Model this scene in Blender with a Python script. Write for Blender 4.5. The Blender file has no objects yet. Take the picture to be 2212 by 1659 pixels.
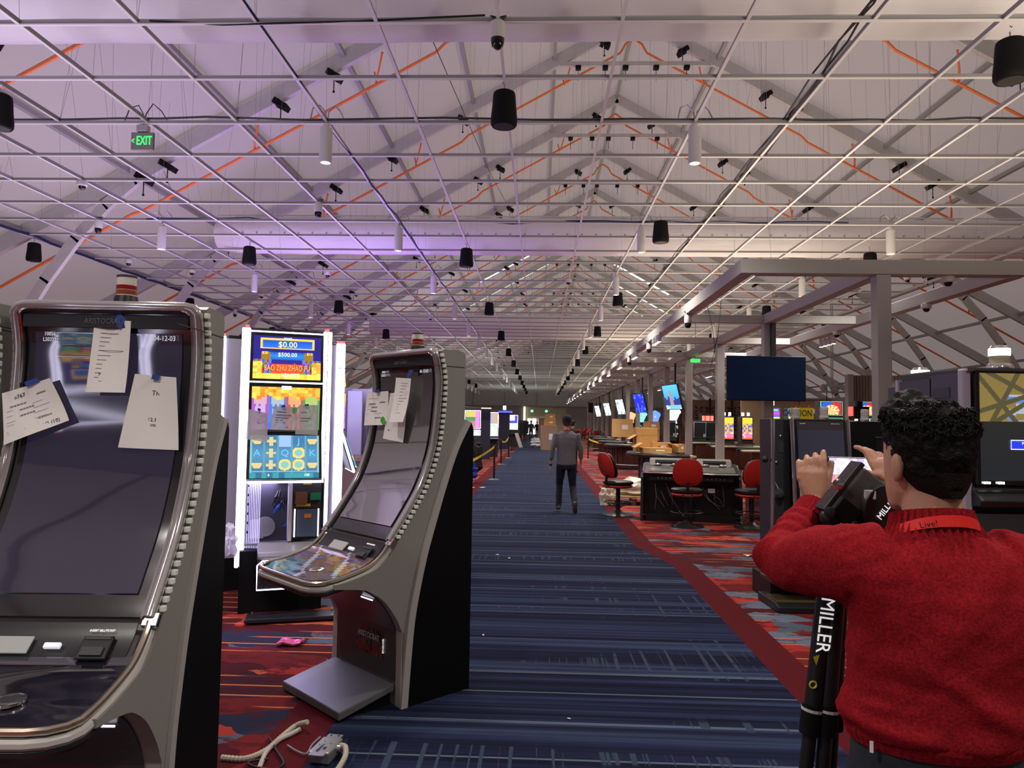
import bpy, bmesh, math, random
from mathutils import Vector, Matrix
random.seed(11)
sc = bpy.context.scene
COL = sc.collection
V = Vector
PI = math.pi

# ------------------------------------------------------------------ camera
F_PX, IMG_W, IMG_H, CAM_H = 1580.0, 2212.0, 1659.0, 1.65
YAW, PITCH, ROLL = math.radians(2.2184), math.radians(2.9545), math.radians(0.9)
c_f = V((-math.sin(YAW) * math.cos(PITCH), math.cos(YAW) * math.cos(PITCH), math.sin(PITCH)))
_r = V((math.cos(YAW), math.sin(YAW), 0)); _u = _r.cross(c_f)
c_r = _r * math.cos(ROLL) + _u * math.sin(ROLL)
c_u = _u * math.cos(ROLL) - _r * math.sin(ROLL)
C0 = V((0, 0, CAM_H))
cam_d = bpy.data.cameras.new('camera')
cam_d.sensor_width = 36.0
cam_d.lens = F_PX / IMG_W * 36.0
cam_d.clip_end = 400
cam = bpy.data.objects.new('camera', cam_d)
COL.objects.link(cam)
m = Matrix.Identity(4)
for i in range(3):
    m[i][0], m[i][1], m[i][2], m[i][3] = c_r[i], c_u[i], -c_f[i], C0[i]
cam.matrix_world = m
sc.camera = cam

# ------------------------------------------------------------------ light and exposure
sc.view_settings.view_transform = 'Standard'
sc.view_settings.look = 'None'
sc.view_settings.gamma = 1.0
sc.view_settings.use_curve_mapping = False
sc.view_settings.exposure = 0.0
w = bpy.data.worlds.new('daylight')
sc.world = w
w.use_nodes = True
bg = w.node_tree.nodes['Background']
bg.inputs['Color'].default_value = (1.0, 0.97, 0.93, 1)      # overcast daylight outside the tent
bg.inputs['Strength'].default_value = .52
sc.cycles.max_bounces = 8
sc.cycles.diffuse_bounces = 4
sc.cycles.glossy_bounces = 3
sc.cycles.transmission_bounces = 4
sc.cycles.transparent_max_bounces = 12
sc.cycles.sample_clamp_indirect = 6.0

def lamp(name, kind, loc, energy, col=(1, 1, 1), rot=(0, 0, 0), **kw):
    d = bpy.data.lights.new(name, kind)
    d.energy = energy; d.color = col
    for k, v in kw.items(): setattr(d, k, v)
    o = bpy.data.objects.new(name, d)
    COL.objects.link(o)
    o.location = loc; o.rotation_euler = rot
    return o
# violet wash of the left slot banks; paler unseen area lights added to lift the roof
for x, y, e, c in ((-5.0, 16.0, 360, (.45, .28, 1.0)), (-6.0, 28.0, 170, (.45, .28, 1.0)), (-7.0, 4.0, 330, (.84, .72, 1.0)), (-8.0, 14.0, 230, (.92, .76, .95)), (-5.0, 42.0, 330, (.9, .85, .9)), (-3.0, 60.0, 380, (.95, .95, .92)), (-3.0, 80.0, 420, (.92, 1.0, .94))):
    lamp('led_and_fill_uplight', 'AREA', (x, y, 2.6), e, c, (PI, 0, 0), shape='RECTANGLE', size=4.0, size_y=7.0)
# warm lamps on top of the canopy beams, shining up
for y in (13.5, 22.0, 31.0, 40.0, 52.0, 66.0, 78.0): lamp('canopy_uplight', 'AREA', (5.0, y, 4.2), 240, (1.0, .83, .62), (PI, 0, 0), shape='RECTANGLE', size=5.5, size_y=8.0)
lamp('right_roof_fill', 'AREA', (6.0, 3.0, 2.9), 460, (1.0, .85, .68), (PI, 0, 0), shape='RECTANGLE', size=4.0, size_y=6.0)  # added bodiless area light that brightens and warms the roof at right

# ------------------------------------------------------------------ helpers
def ray(px, py):
    return c_f + c_r * ((px - IMG_W / 2) / F_PX) - c_u * ((py - IMG_H / 2) / F_PX)
def at(px, py, Y):
    d = ray(px, py); return C0 + d * (Y / d.y)
def onz(px, py, z=0.0):
    d = ray(px, py); return C0 + d * ((z - CAM_H) / d.z)
def onplane(px, py, p, n):
    d = ray(px, py); return C0 + d * ((V(p) - C0).dot(n) / d.dot(n))

MATS = {}
def mat(name, col=(.5, .5, .5), rough=.5, metal=0.0, emit=None, es=0.0, spec=.5, bump=0.0, bscale=60.0, var=0.0, vscale=8.0,
        trans=0.0, ior=1.45, coat=0.0):
    if name in MATS: return MATS[name]
    mt = bpy.data.materials.new(name); MATS[name] = mt
    mt.use_nodes = True
    nt = mt.node_tree; b = nt.nodes['Principled BSDF']
    b.inputs['Base Color'].default_value = (*col, 1)
    b.inputs['Roughness'].default_value = rough
    b.inputs['Metallic'].default_value = metal
    b.inputs['Specular IOR Level'].default_value = spec
    b.inputs['IOR'].default_value = ior
    b.inputs['Transmission Weight'].default_value = trans
    b.inputs['Coat Weight'].default_value = coat
    if emit:
        b.inputs['Emission Color'].default_value = (*emit, 1)
        b.inputs['Emission Strength'].default_value = es
    if bump or var:
        tc = nt.nodes.new('ShaderNodeTexCoord')
        if var:
            n = nt.nodes.new('ShaderNodeTexNoise'); n.inputs['Scale'].default_value = vscale; n.inputs['Detail'].default_value = 4
            nt.links.new(tc.outputs['Object'], n.inputs['Vector'])
            cr = nt.nodes.new('ShaderNodeValToRGB')
            cr.color_ramp.elements[0].position = .3; cr.color_ramp.elements[1].position = .7
            cr.color_ramp.elements[0].color = (*[c * (1 - var) for c in col], 1)
            cr.color_ramp.elements[1].color = (*[min(1, c * (1 + var)) for c in col], 1)
            nt.links.new(n.outputs['Fac'], cr.inputs['Fac']); nt.links.new(cr.outputs['Color'], b.inputs['Base Color'])
        if bump:
            n2 = nt.nodes.new('ShaderNodeTexNoise'); n2.inputs['Scale'].default_value = bscale; n2.inputs['Detail'].default_value = 3
            nt.links.new(tc.outputs['Object'], n2.inputs['Vector'])
            bp = nt.nodes.new('ShaderNodeBump'); bp.inputs['Strength'].default_value = bump; bp.inputs['Distance'].default_value = .01
            nt.links.new(n2.outputs['Fac'], bp.inputs['Height']); nt.links.new(bp.outputs['Normal'], b.inputs['Normal'])
    return mt

def art_mat(name, es, rough=.25, emissive=True):
    """flat print / screen picture: colours come from the mesh's own colour attribute"""
    key = '%s_%g_%d' % (name, es, emissive)
    if key in MATS: return MATS[key]
    mt = bpy.data.materials.new(name); MATS[key] = mt
    mt.use_nodes = True
    nt = mt.node_tree; b = nt.nodes['Principled BSDF']
    a = nt.nodes.new('ShaderNodeVertexColor'); a.layer_name = 'art'
    if emissive:
        b.inputs['Base Color'].default_value = (.01, .01, .01, 1)
        nt.links.new(a.outputs['Color'], b.inputs['Emission Color'])
        b.inputs['Emission Strength'].default_value = es
    else:
        nt.links.new(a.outputs['Color'], b.inputs['Base Color'])
    b.inputs['Roughness'].default_value = rough
    return mt

class MB:
    def __init__(s): s.v = []; s.f = []
    def add(s, vs, fs):
        n = len(s.v); s.v += [tuple(p) for p in vs]; s.f += [tuple(i + n for i in f) for f in fs]; return s
    def box(s, c, d, M=None):
        c = V(c); h = V(d) / 2
        vs = [V((x * h.x, y * h.y, z * h.z)) for x in (-1, 1) for y in (-1, 1) for z in (-1, 1)]
        if M is not None: vs = [M @ p for p in vs]
        return s.add([c + p for p in vs], [(0, 1, 3, 2), (4, 6, 7, 5), (0, 4, 5, 1), (2, 3, 7, 6), (0, 2, 6, 4), (1, 5, 7, 3)])
    def bar(s, p0, p1, wd, ht, up=(0, 0, 1)):
        p0 = V(p0); p1 = V(p1); d = (p1 - p0).normalized(); up = V(up)
        sd = d.cross(up)
        if sd.length < 1e-4: sd = d.cross(V((1, 0, 0)))
        sd.normalize(); u = sd.cross(d)
        vs = []
        for p in (p0, p1):
            for a, b in ((-1, -1), (1, -1), (1, 1), (-1, 1)): vs.append(p + sd * (a * wd / 2) + u * (b * ht / 2))
        return s.add(vs, [(0, 3, 2, 1), (4, 5, 6, 7), (0, 1, 5, 4), (1, 2, 6, 5), (2, 3, 7, 6), (3, 0, 4, 7)])
    def cyl(s, p0, p1, r0, r1=None, n=14, cap=True):
        if r1 is None: r1 = r0
        p0 = V(p0); p1 = V(p1); d = (p1 - p0).normalized()
        a = d.orthogonal().normalized(); b = d.cross(a)
        vs = []
        for p, r in ((p0, r0), (p1, r1)):
            for i in range(n):
                t = 2 * PI * i / n; vs.append(p + a * (r * math.cos(t)) + b * (r * math.sin(t)))
        fs = [(i, (i + 1) % n, n + (i + 1) % n, n + i) for i in range(n)]
        if cap: fs += [tuple(range(n - 1, -1, -1)), tuple(range(n, 2 * n))]
        return s.add(vs, fs)
    def lathe(s, prof, c=(0, 0, 0), n=24, axis=(0, 0, 1), cap=True):
        c = V(c); ax = V(axis).normalized(); a = ax.orthogonal().normalized(); b = ax.cross(a)
        vs = []; fs = []
        for r, z in prof:
            for i in range(n):
                t = 2 * PI * i / n; vs.append(c + ax * z + a * (r * math.cos(t)) + b * (r * math.sin(t)))
        for k in range(len(prof) - 1):
            for i in range(n):
                j = (i + 1) % n; fs.append((k * n + i, k * n + j, (k + 1) * n + j, (k + 1) * n + i))
        if cap:
            fs.append(tuple(range(n - 1, -1, -1))); fs.append(tuple(range((len(prof) - 1) * n, len(prof) * n)))
        return s.add(vs, fs)
    def path(s, pts, r, n=8, closed=False):
        pts = [V(p) for p in pts]; m = len(pts); vs = []; fs = []
        rr = r if isinstance(r, (list, tuple)) else [r] * m
        up = None
        for i, p in enumerate(pts):
            if closed: d = pts[(i + 1) % m] - pts[i - 1]
            else: d = pts[min(i + 1, m - 1)] - pts[max(i - 1, 0)]
            if d.length < 1e-9: d = V((0, 0, 1))
            d.normalize()
            if up is None: up = d.orthogonal().normalized()
            up = (up - d * up.dot(d))
            if up.length < 1e-6: up = d.orthogonal()
            up.normalize(); b = d.cross(up)
            for k in range(n):
                t = 2 * PI * k / n; vs.append(p + up * (rr[i] * math.cos(t)) + b * (rr[i] * math.sin(t)))
        for i in range(m if closed else m - 1):
            j = (i + 1) % m
            for k in range(n):
                l = (k + 1) % n; fs.append((i * n + k, i * n + l, j * n + l, j * n + k))
        if not closed: fs += [tuple(range(n - 1, -1, -1)), tuple(range((m - 1) * n, m * n))]
        return s.add(vs, fs)
    def prism(s, poly, f0, f1):
        """poly: list of 2-D points; f0, f1 map (a, b) to the two end faces"""
        n = len(poly); vs = [f0(*p) for p in poly] + [f1(*p) for p in poly]
        fs = [tuple(range(n - 1, -1, -1)), tuple(range(n, 2 * n))] + [(i, (i + 1) % n, n + (i + 1) % n, n + i) for i in range(n)]
        return s.add(vs, fs)
    def loft(s, rings, cap=True):
        n = len(rings[0]); vs = [p for r in rings for p in r]; fs = []
        for k in range(len(rings) - 1):
            for i in range(n):
                j = (i + 1) % n; fs.append((k * n + i, k * n + j, (k + 1) * n + j, (k + 1) * n + i))
        if cap: fs += [tuple(range(n - 1, -1, -1)), tuple(range((len(rings) - 1) * n, len(rings) * n))]
        return s.add(vs, fs)
    def sphere(s, c, r, nu=16, nv=10, sc=(1, 1, 1)):
        c = V(c); rings = []
        for k in range(nv + 1):
            ph = -PI / 2 + PI * k / nv; ph = max(min(ph, PI / 2 - .02), -PI / 2 + .02)
            rings.append([c + V((r * sc[0] * math.cos(ph) * math.cos(2 * PI * i / nu), r * sc[1] * math.cos(ph) * math.sin(2 * PI * i / nu), r * sc[2] * math.sin(ph))) for i in range(nu)])
        return s.loft(rings)
    def sheet(s, rows, t=None):
        """rows of points -> a sheet; with t a solid of that thickness along the sheet normal"""
        a = len(rows); b = len(rows[0])
        if t is None:
            return s.add([p for r in rows for p in r], [(i * b + j, i * b + j + 1, (i + 1) * b + j + 1, (i + 1) * b + j) for i in range(a - 1) for j in range(b - 1)])
        back = []
        for i in range(a):
            rr = []
            for j in range(b):
                du = V(rows[i][min(j + 1, b - 1)]) - V(rows[i][max(j - 1, 0)]); dv = V(rows[min(i + 1, a - 1)][j]) - V(rows[max(i - 1, 0)][j])
                rr.append(V(rows[i][j]) + du.cross(dv).normalized() * t)
            back.append(rr)
        n = a * b; vs = [p for r in rows for p in r] + [p for r in back for p in r]
        fs = [(i * b + j, i * b + j + 1, (i + 1) * b + j + 1, (i + 1) * b + j) for i in range(a - 1) for j in range(b - 1)]
        fs += [tuple(n + k for k in reversed(f)) for f in fs]
        for j in range(b - 1):
            fs += [(j + 1, j, n + j, n + j + 1), ((a - 1) * b + j, (a - 1) * b + j + 1, n + (a - 1) * b + j + 1, n + (a - 1) * b + j)]
        for i in range(a - 1):
            fs += [(i * b, (i + 1) * b, n + (i + 1) * b, n + i * b), ((i + 1) * b + b - 1, i * b + b - 1, n + i * b + b - 1, n + (i + 1) * b + b - 1)]
        return s.add(vs, fs)
    def build(s, name, material, parent=None, smooth=False, bevel=0.0, seg=2, fix=True):
        me = bpy.data.meshes.new(name)
        me.from_pydata(s.v, [], s.f)
        if fix:
            bm = bmesh.new(); bm.from_mesh(me)
            bmesh.ops.recalc_face_normals(bm, faces=bm.faces)
            bm.to_mesh(me); bm.free()
        if material: me.materials.append(material)
        if smooth: me.polygons.foreach_set('use_smooth', [True] * len(me.polygons))
        o = bpy.data.objects.new(name, me); COL.objects.link(o)
        if parent: o.parent = parent
        if smooth:
            try: me.set_sharp_from_angle(angle=math.radians(38))
            except Exception: pass
        if bevel:
            md = o.modifiers.new('bevel', 'BEVEL'); md.width = bevel; md.segments = seg; md.limit_method = 'ANGLE'; md.angle_limit = math.radians(40)
        return o

def tag(o, label=None, cat=None, group=None, kind=None):
    if label: o['label'] = label
    if cat: o['category'] = cat
    if group: o['group'] = group
    if kind: o['kind'] = kind
    return o
def thing(name, label, cat, loc=(0, 0, 0), rz=0.0, group=None):
    o = bpy.data.objects.new(name, None); COL.objects.link(o)
    o.empty_display_size = .1
    o.location = loc; o.rotation_euler = (0, 0, rz)
    return tag(o, label, cat, group)
def copy_tree(o, parent=None):
    c = o.copy(); COL.objects.link(c)
    if parent: c.parent = parent
    for ch in list(o.children): copy_tree(ch, c)
    return c
def dup(o, loc, rz, label, group=None, scale=None):
    c = copy_tree(o); c.location = loc; c.rotation_euler = (0, 0, rz); c['label'] = label
    if group: c['group'] = group
    if scale: c.scale = scale
    return c
def text(name, body, size, material, M, parent=None, ext=.001, align='CENTER', sx=1.0, space=1.0):
    """lettering; M maps the text plane (x right, y up, z out) to its place"""
    cu = bpy.data.curves.new(name, 'FONT'); cu.body = body; cu.size = size; cu.extrude = ext
    cu.align_x = align; cu.align_y = 'CENTER'; cu.resolution_u = 2; cu.space_character = space
    cu.materials.append(material)
    t = bpy.data.objects.new(name, cu)
    me = bpy.data.meshes.new_from_object(t)
    bpy.data.objects.remove(t); bpy.data.curves.remove(cu)
    me.transform(M @ Matrix.Diagonal((sx, 1, 1, 1)))
    if not me.materials: me.materials.append(material)
    o = bpy.data.objects.new(name, me); COL.objects.link(o)
    if parent: o.parent = parent
    return o
def frame_m(o, x, y):
    x = V(x).normalized(); z = x.cross(V(y)).normalized(); y = z.cross(x)
    mm = Matrix.Identity(4)
    for i in range(3): mm[i][0], mm[i][1], mm[i][2], mm[i][3] = x[i], y[i], z[i], V(o)[i]
    return mm
def art(name, P, nx, ny, func, material, parent=None):
    """a picture as a sheet: P(u, v) gives the place, func(u, v) the printed colour (u right, v up, 0..1)"""
    vs = [P(i / nx, j / ny) for j in range(ny + 1) for i in range(nx + 1)]
    fs = [(j * (nx + 1) + i, j * (nx + 1) + i + 1, (j + 1) * (nx + 1) + i + 1, (j + 1) * (nx + 1) + i) for j in range(ny) for i in range(nx)]
    me = bpy.data.meshes.new(name); me.from_pydata([tuple(p) for p in vs], [], fs)
    ca = me.color_attributes.new('art', 'FLOAT_COLOR', 'CORNER')
    data = []
    for j in range(ny):
        for i in range(nx):
            c = func((i + .5) / nx, (j + .5) / ny); data += [c[0], c[1], c[2], 1.0] * 4
    ca.data.foreach_set('color', data)
    me.materials.append(material)
    o = bpy.data.objects.new(name, me); COL.objects.link(o)
    if parent: o.parent = parent
    return o
def mix(a, b, t): return tuple(x + (y - x) * t for x, y in zip(a, b))
def hsh(*a):
    x = math.sin(sum(v * k for v, k in zip(a, (127.1, 311.7, 74.7)))) * 43758.5453
    return x - math.floor(x)
ORD = 'first second third fourth fifth sixth seventh eighth ninth tenth eleventh twelfth thirteenth fourteenth fifteenth sixteenth seventeenth eighteenth nineteenth twentieth'.split()

# ------------------------------------------------------------------ shared materials
M_black = mat('black_plastic', (.012, .012, .013), .4)
M_blackmatte = mat('black_matte', (.006, .006, .007), .7, spec=.2)
M_sideblack = mat('black_side_laminate', (.0035, .0035, .0045), .6, spec=.15)
M_dark = mat('dark_grey_plastic', (.045, .045, .05), .45)
M_grey = mat('grey_cabinet_paint', (.27, .262, .24), .42, bump=.05, bscale=300)
M_lgrey = mat('light_grey_edge', (.42, .40, .38), .4)
M_white = mat('white_paint', (.75, .74, .72), .4)
M_whiteplastic = mat('white_plastic', (.62, .62, .6), .45)
M_chrome = mat('chrome', (.75, .74, .73), .12, 1.0)
M_steel = mat('steel', (.45, .45, .44), .35, .9)
M_canopy = mat('grey_canopy_paint', (.38, .37, .35), .45)
M_alu = mat('aluminium_frame', (.50, .50, .48), .45, .15, var=.08, vscale=3)
M_rafter = mat('pale_aluminium_rafter', (.50, .505, .48), .5, var=.06, vscale=3)
M_orange = mat('orange_pipe', (.85, .22, .055), .45)
M_rail = mat('white_rail', (.70, .69, .68), .4)
M_cardboard = mat('cardboard', (.52, .30, .11), .8, var=.08)
M_paper = mat('white_paper', (.88, .86, .83), .7)
M_ink = mat('black_ink', (.02, .02, .025), .7)
M_tape = mat('blue_tape', (.03, .07, .33), .6)
M_wood = mat('dark_red_wood', (.085, .03, .018), .35, var=.35, vscale=14)
M_red = mat('red_vinyl', (.55, .025, .018), .5)
M_led = mat('white_led', (.8, .8, .9), .4, emit=(.78, .74, 1.0), es=4.5)
M_ledw = mat('warm_led', (.8, .8, .8), .4, emit=(1, .93, .8), es=6.0)
M_glassdark = mat('dark_screen_glass', (.012, .011, .018), .05, spec=1.0, ior=1.9)
M_yellow = mat('yellow_tape', (.75, .55, .05), .5)
M_clear = mat('clear_plastic', (.9, .9, .95), .12, trans=.85, ior=1.2)
M_txtw = mat('white_lettering', (.8, .8, .8), .5, emit=(1, 1, 1), es=.6)
# ------------------------------------------------------------------ floor carpets
def nodes(mt):
    mt.use_nodes = True
    nt = mt.node_tree
    return nt, nt.nodes['Principled BSDF'], nt.nodes.new('ShaderNodeTexCoord')
def mapping(nt, src, scale, loc=(0, 0, 0), rot=(0, 0, 0)):
    mp = nt.nodes.new('ShaderNodeMapping'); mp.inputs['Scale'].default_value = scale; mp.inputs['Location'].default_value = loc; mp.inputs['Rotation'].default_value = rot
    nt.links.new(src, mp.inputs['Vector']); return mp.outputs['Vector']
def noise(nt, vec, scale, detail=2, rough=.5):
    n = nt.nodes.new('ShaderNodeTexNoise'); n.inputs['Scale'].default_value = scale; n.inputs['Detail'].default_value = detail; n.inputs['Roughness'].default_value = rough
    nt.links.new(vec, n.inputs['Vector']); return n.outputs['Fac']
def ramp(nt, fac, stops, const=False):
    r = nt.nodes.new('ShaderNodeValToRGB'); cr = r.color_ramp
    if const: cr.interpolation = 'CONSTANT'
    while len(cr.elements) < len(stops): cr.elements.new(.5)
    for e, (p, c) in zip(cr.elements, stops): e.position = p; e.color = (*c, 1) if len(c) == 3 else c
    nt.links.new(fac, r.inputs['Fac']); return r.outputs['Color']
def mixc(nt, fac, a, b, blend='MIX'):
    mx = nt.nodes.new('ShaderNodeMix'); mx.data_type = 'RGBA'; mx.blend_type = blend
    if isinstance(fac, float): mx.inputs[0].default_value = fac
    else: nt.links.new(fac, mx.inputs[0])
    for s, i in ((a, 6), (b, 7)):
        if isinstance(s, tuple): mx.inputs[i].default_value = (*s, 1)
        else: nt.links.new(s, mx.inputs[i])
    return mx.outputs[2]
def math_n(nt, op, a, b=None):
    n = nt.nodes.new('ShaderNodeMath'); n.operation = op
    for s, i in ((a, 0), (b, 1)):
        if s is None: continue
        if isinstance(s, (int, float)): n.inputs[i].default_value = s
        else: nt.links.new(s, n.inputs[i])
    return n.outputs[0]
BK, WH = (0, 0, 0), (1, 1, 1)
def blue_carpet():
    mt = bpy.data.materials.new('blue_striped_carpet'); nt, b, tc = nodes(mt); o = tc.outputs['Object']
    wob = mapping(nt, o, (.16, 1, 1))
    # broad bands across the aisle, then fine bands, then thin pale lines
    base = ramp(nt, noise(nt, mapping(nt, o, (.045, 3.1, 1)), 1.0, 5, .7), [(.32, (.008, .010, .034)), (.47, (.010, .013, .045)), (.52, (.020, .029, .080)), (.60, (.036, .056, .115)), (.70, (.05, .078, .14))])
    fine = ramp(nt, noise(nt, mapping(nt, o, (.10, 16, 1), (3, 1, 0)), 1.0, 3, .6), [(.40, (.35, .35, .4)), (.56, (1.0, 1.0, 1.0)), (.68, (1.8, 1.8, 1.7))])
    col = mixc(nt, 1.0, base, fine, 'MULTIPLY')
    line = ramp(nt, noise(nt, mapping(nt, o, (.012, 9, 1), (0, 5.3, 0)), 1.0, 1), [(.655, BK), (.668, WH), (.69, WH), (.705, BK)])
    col = mixc(nt, line, col, (.10, .135, .18))
    # short tick marks along the aisle inside some bands
    tick = ramp(nt, noise(nt, mapping(nt, o, (26, .35, 1)), 1.0, 2), [(.56, BK), (.60, WH)])
    tmask = ramp(nt, noise(nt, mapping(nt, o, (.35, 2.6, 1), (7, 3, 0)), 1.0, 2), [(.56, BK), (.59, WH)])
    t = math_n(nt, 'MULTIPLY', tick, tmask)
    col = mixc(nt, t, col, (.036, .054, .09))
    pile = noise(nt, o, 260, 2)
    col = mixc(nt, 1.0, col, ramp(nt, pile, [(.25, (.5, .5, .52)), (.75, (1.35, 1.35, 1.3))]), 'MULTIPLY')
    nt.links.new(col, b.inputs['Base Color']); b.inputs['Roughness'].default_value = .95; b.inputs['Specular IOR Level'].default_value = .15
    return mt
def red_carpet(name, dark=False):
    mt = bpy.data.materials.new(name); nt, b, tc = nodes(mt); o = tc.outputs['Object']
    warp = nt.nodes.new('ShaderNodeVectorMath'); warp.operation = 'MULTIPLY_ADD'
    nn = nt.nodes.new('ShaderNodeTexNoise'); nn.inputs['Scale'].default_value = 5.0; nn.inputs['Detail'].default_value = 4
    nt.links.new(o, nn.inputs['Vector']); nt.links.new(nn.outputs['Color'], warp.inputs[0]); warp.inputs[1].default_value = (.22, .22, 0); nt.links.new(o, warp.inputs[2])
    vo = nt.nodes.new('ShaderNodeTexVoronoi'); vo.inputs['Scale'].default_value = 1.0
    nt.links.new(mapping(nt, warp.outputs[0], (1.5, 3.6, 1), (.3, .7, 0), (0, 0, .12)), vo.inputs['Vector'])
    sep = nt.nodes.new('ShaderNodeSeparateColor'); nt.links.new(vo.outputs['Color'], sep.inputs[0])
    cell = ramp(nt, sep.outputs[0], [(0, (.085, .010, .014)), (.20, (.20, .018, .018)), (.38, (.42, .035, .028)), (.52, (.55, .06, .035)), (.62, (.06, .012, .02)), (.72, (.10, .13, .18)), (.82, (.16, .20, .27)), (.88, (.025, .03, .065)), (.95, (.62, .12, .05))], True)
    # frayed worn look where darker red shows through
    fray = ramp(nt, noise(nt, mapping(nt, o, (4, 9, 1)), 1.0, 6, .75), [(.53, BK), (.57, WH)])
    col = mixc(nt, math_n(nt, 'MULTIPLY', fray, .85), cell, (.11, .010, .014))
    ln = nt.nodes.new('ShaderNodeTexWave'); ln.bands_direction = 'Y'; ln.inputs['Scale'].default_value = 1.9; ln.inputs['Distortion'].default_value = 1.2; ln.inputs['Detail'].default_value = 1; ln.inputs['Detail Scale'].default_value = .4
    nt.links.new(o, ln.inputs['Vector'])
    lm = ramp(nt, ln.outputs['Fac'], [(.955, BK), (.975, WH)])
    lmask = ramp(nt, noise(nt, mapping(nt, o, (.9, 2, 1), (5, 2, 0)), 1.0, 3), [(.50, BK), (.55, WH)])
    col = mixc(nt, math_n(nt, 'MULTIPLY', lm, lmask), col, (.75, .22, .07))
    pile = noise(nt, o, 240, 2)
    col = mixc(nt, 1.0, col, ramp(nt, pile, [(.25, (.5, .5, .5)), (.75, (1.1, 1.1, 1.1))]), 'MULTIPLY')
    nt.links.new(col, b.inputs['Base Color']); b.inputs['Roughness'].default_value = .95; b.inputs['Specular IOR Level'].default_value = .15
    return mt
M_border = mat('dark_red_border_carpet', (.095, .010, .014), .95, spec=.1, var=.25, vscale=180)
Y0, Y1 = -9.0, 101.0
RB = [(1.575, Y0), (1.575, 8.75), (1.30, 10.1), (1.32, Y1)]             # right edge of the blue aisle
LB = [(-1.095, Y0), (-1.095, 6.0), (-1.47, 9.5), (-1.50, Y1)]            # left edge
def strip(name, a, b, z0, z1, material):
    ys = sorted({p[1] for p in a} | {p[1] for p in b})
    def xv(l, y):
        for (x0, ya), (x1, yb) in zip(l, l[1:]):
            if ya <= y <= yb: return x0 + (x1 - x0) * (y - ya) / (yb - ya)
        return l[-1][0]
    mb = MB(); top = [[V((xv(l, y), y, z1)) for l in (a, b)] for y in ys]; bot = [[V((p.x, p.y, z0)) for p in r] for r in top]
    n = len(ys)
    vs = [p for r in top for p in r] + [p for r in bot for p in r]
    fs = []
    for i in range(n - 1):
        k = 2 * i; fs += [(k, k + 1, k + 3, k + 2), (2 * n + k, 2 * n + k + 2, 2 * n + k + 3, 2 * n + k + 1), (k, k + 2, 2 * n + k + 2, 2 * n + k), (k + 1, 2 * n + k + 1, 2 * n + k + 3, k + 3)]
    fs += [(0, 2 * n, 2 * n + 1, 1), (2 * n - 2, 2 * n - 1, 4 * n - 1, 4 * n - 2)]
    mb.add(vs, fs)
    return tag(mb.build(name, material), kind='structure')
sh = lambda l, d: [(x + d, y) for x, y in l]
strip('floor', LB, RB, -.05, 0, blue_carpet())
strip('trim_1', RB, sh(RB, .27), -.05, 0, M_border)
strip('trim_2', sh(LB, -.285), LB, -.05, 0, M_border)
strip('floor_right', sh(RB, .27), [(21.4, Y0), (21.4, Y1)], -.05, 0, red_carpet('red_patterned_carpet_right'))
strip('floor_left', [(-16.0, Y0), (-16.0, Y1)], sh(LB, -.285), -.05, 0, red_carpet('red_patterned_carpet_left'))

# ------------------------------------------------------------------ tent roof
RX, RZ, SL, HW = 2.7, 14.0, .555, 18.5        # ridge x, ridge height, slope, half width
BAY, FY0 = 5.45, 26.75
FRAMES = [FY0 + BAY * k for k in range(-6, 14)]
def roofz(x): return RZ - SL * abs(x - RX)
M_fab = bpy.data.materials.new('white_tent_fabric'); M_fab.use_nodes = True
nt = M_fab.node_tree; b = nt.nodes['Principled BSDF']; outn = nt.nodes['Material Output']
b.inputs['Base Color'].default_value = (.70, .66, .66, 1); b.inputs['Roughness'].default_value = .7
_tc = nt.nodes.new('ShaderNodeTexCoord'); _n = noise(nt, mapping(nt, _tc.outputs['Object'], (.9, .45, .9)), 1.0, 3)
_bp = nt.nodes.new('ShaderNodeBump'); _bp.inputs['Strength'].default_value = .35; _bp.inputs['Distance'].default_value = .25
nt.links.new(_n, _bp.inputs['Height']); nt.links.new(_bp.outputs['Normal'], b.inputs['Normal'])
tr = nt.nodes.new('ShaderNodeBsdfTranslucent'); tr.inputs['Color'].default_value = (.56, .49, .50, 1)
ms = nt.nodes.new('ShaderNodeMixShader'); ms.inputs[0].default_value = .6
nt.links.new(b.outputs[0], ms.inputs[1]); nt.links.new(tr.outputs[0], ms.inputs[2]); nt.links.new(ms.outputs[0], outn.inputs['Surface'])
M_clearfab = bpy.data.materials.new('clear_roof_vinyl'); M_clearfab.use_nodes = True
nt = M_clearfab.node_tree; b = nt.nodes['Principled BSDF']; outn = nt.nodes['Material Output']
tp = nt.nodes.new('ShaderNodeBsdfTransparent'); tp.inputs['Color'].default_value = (.9, 1.0, .92, 1)
ms = nt.nodes.new('ShaderNodeMixShader'); ms.inputs[0].default_value = .8
b.inputs['Base Color'].default_value = (.7, .75, .7, 1)
nt.links.new(b.outputs[0], ms.inputs[1]); nt.links.new(tp.outputs[0], ms.inputs[2]); nt.links.new(ms.outputs[0], outn.inputs['Surface'])
ceil = thing('ceiling', None, None); tag(ceil, kind='structure')
CLEAR = {3: [(-1, 3.0, 6.5)], 4: [(-1, 2.0, 8.6), (1, 2.2, 6.0)], 5: [(-1, 4.0, 9.5), (1, 3.0, 7.0)], 6: [(-1, 3.0, 7.5), (1, 3.6, 8.5)], 7: [(-1, 2.5, 6.0)]}
fy = [Y0] + [y for y in FRAMES if y > Y0 + 1 and y < 101] + [Y1]
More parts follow.
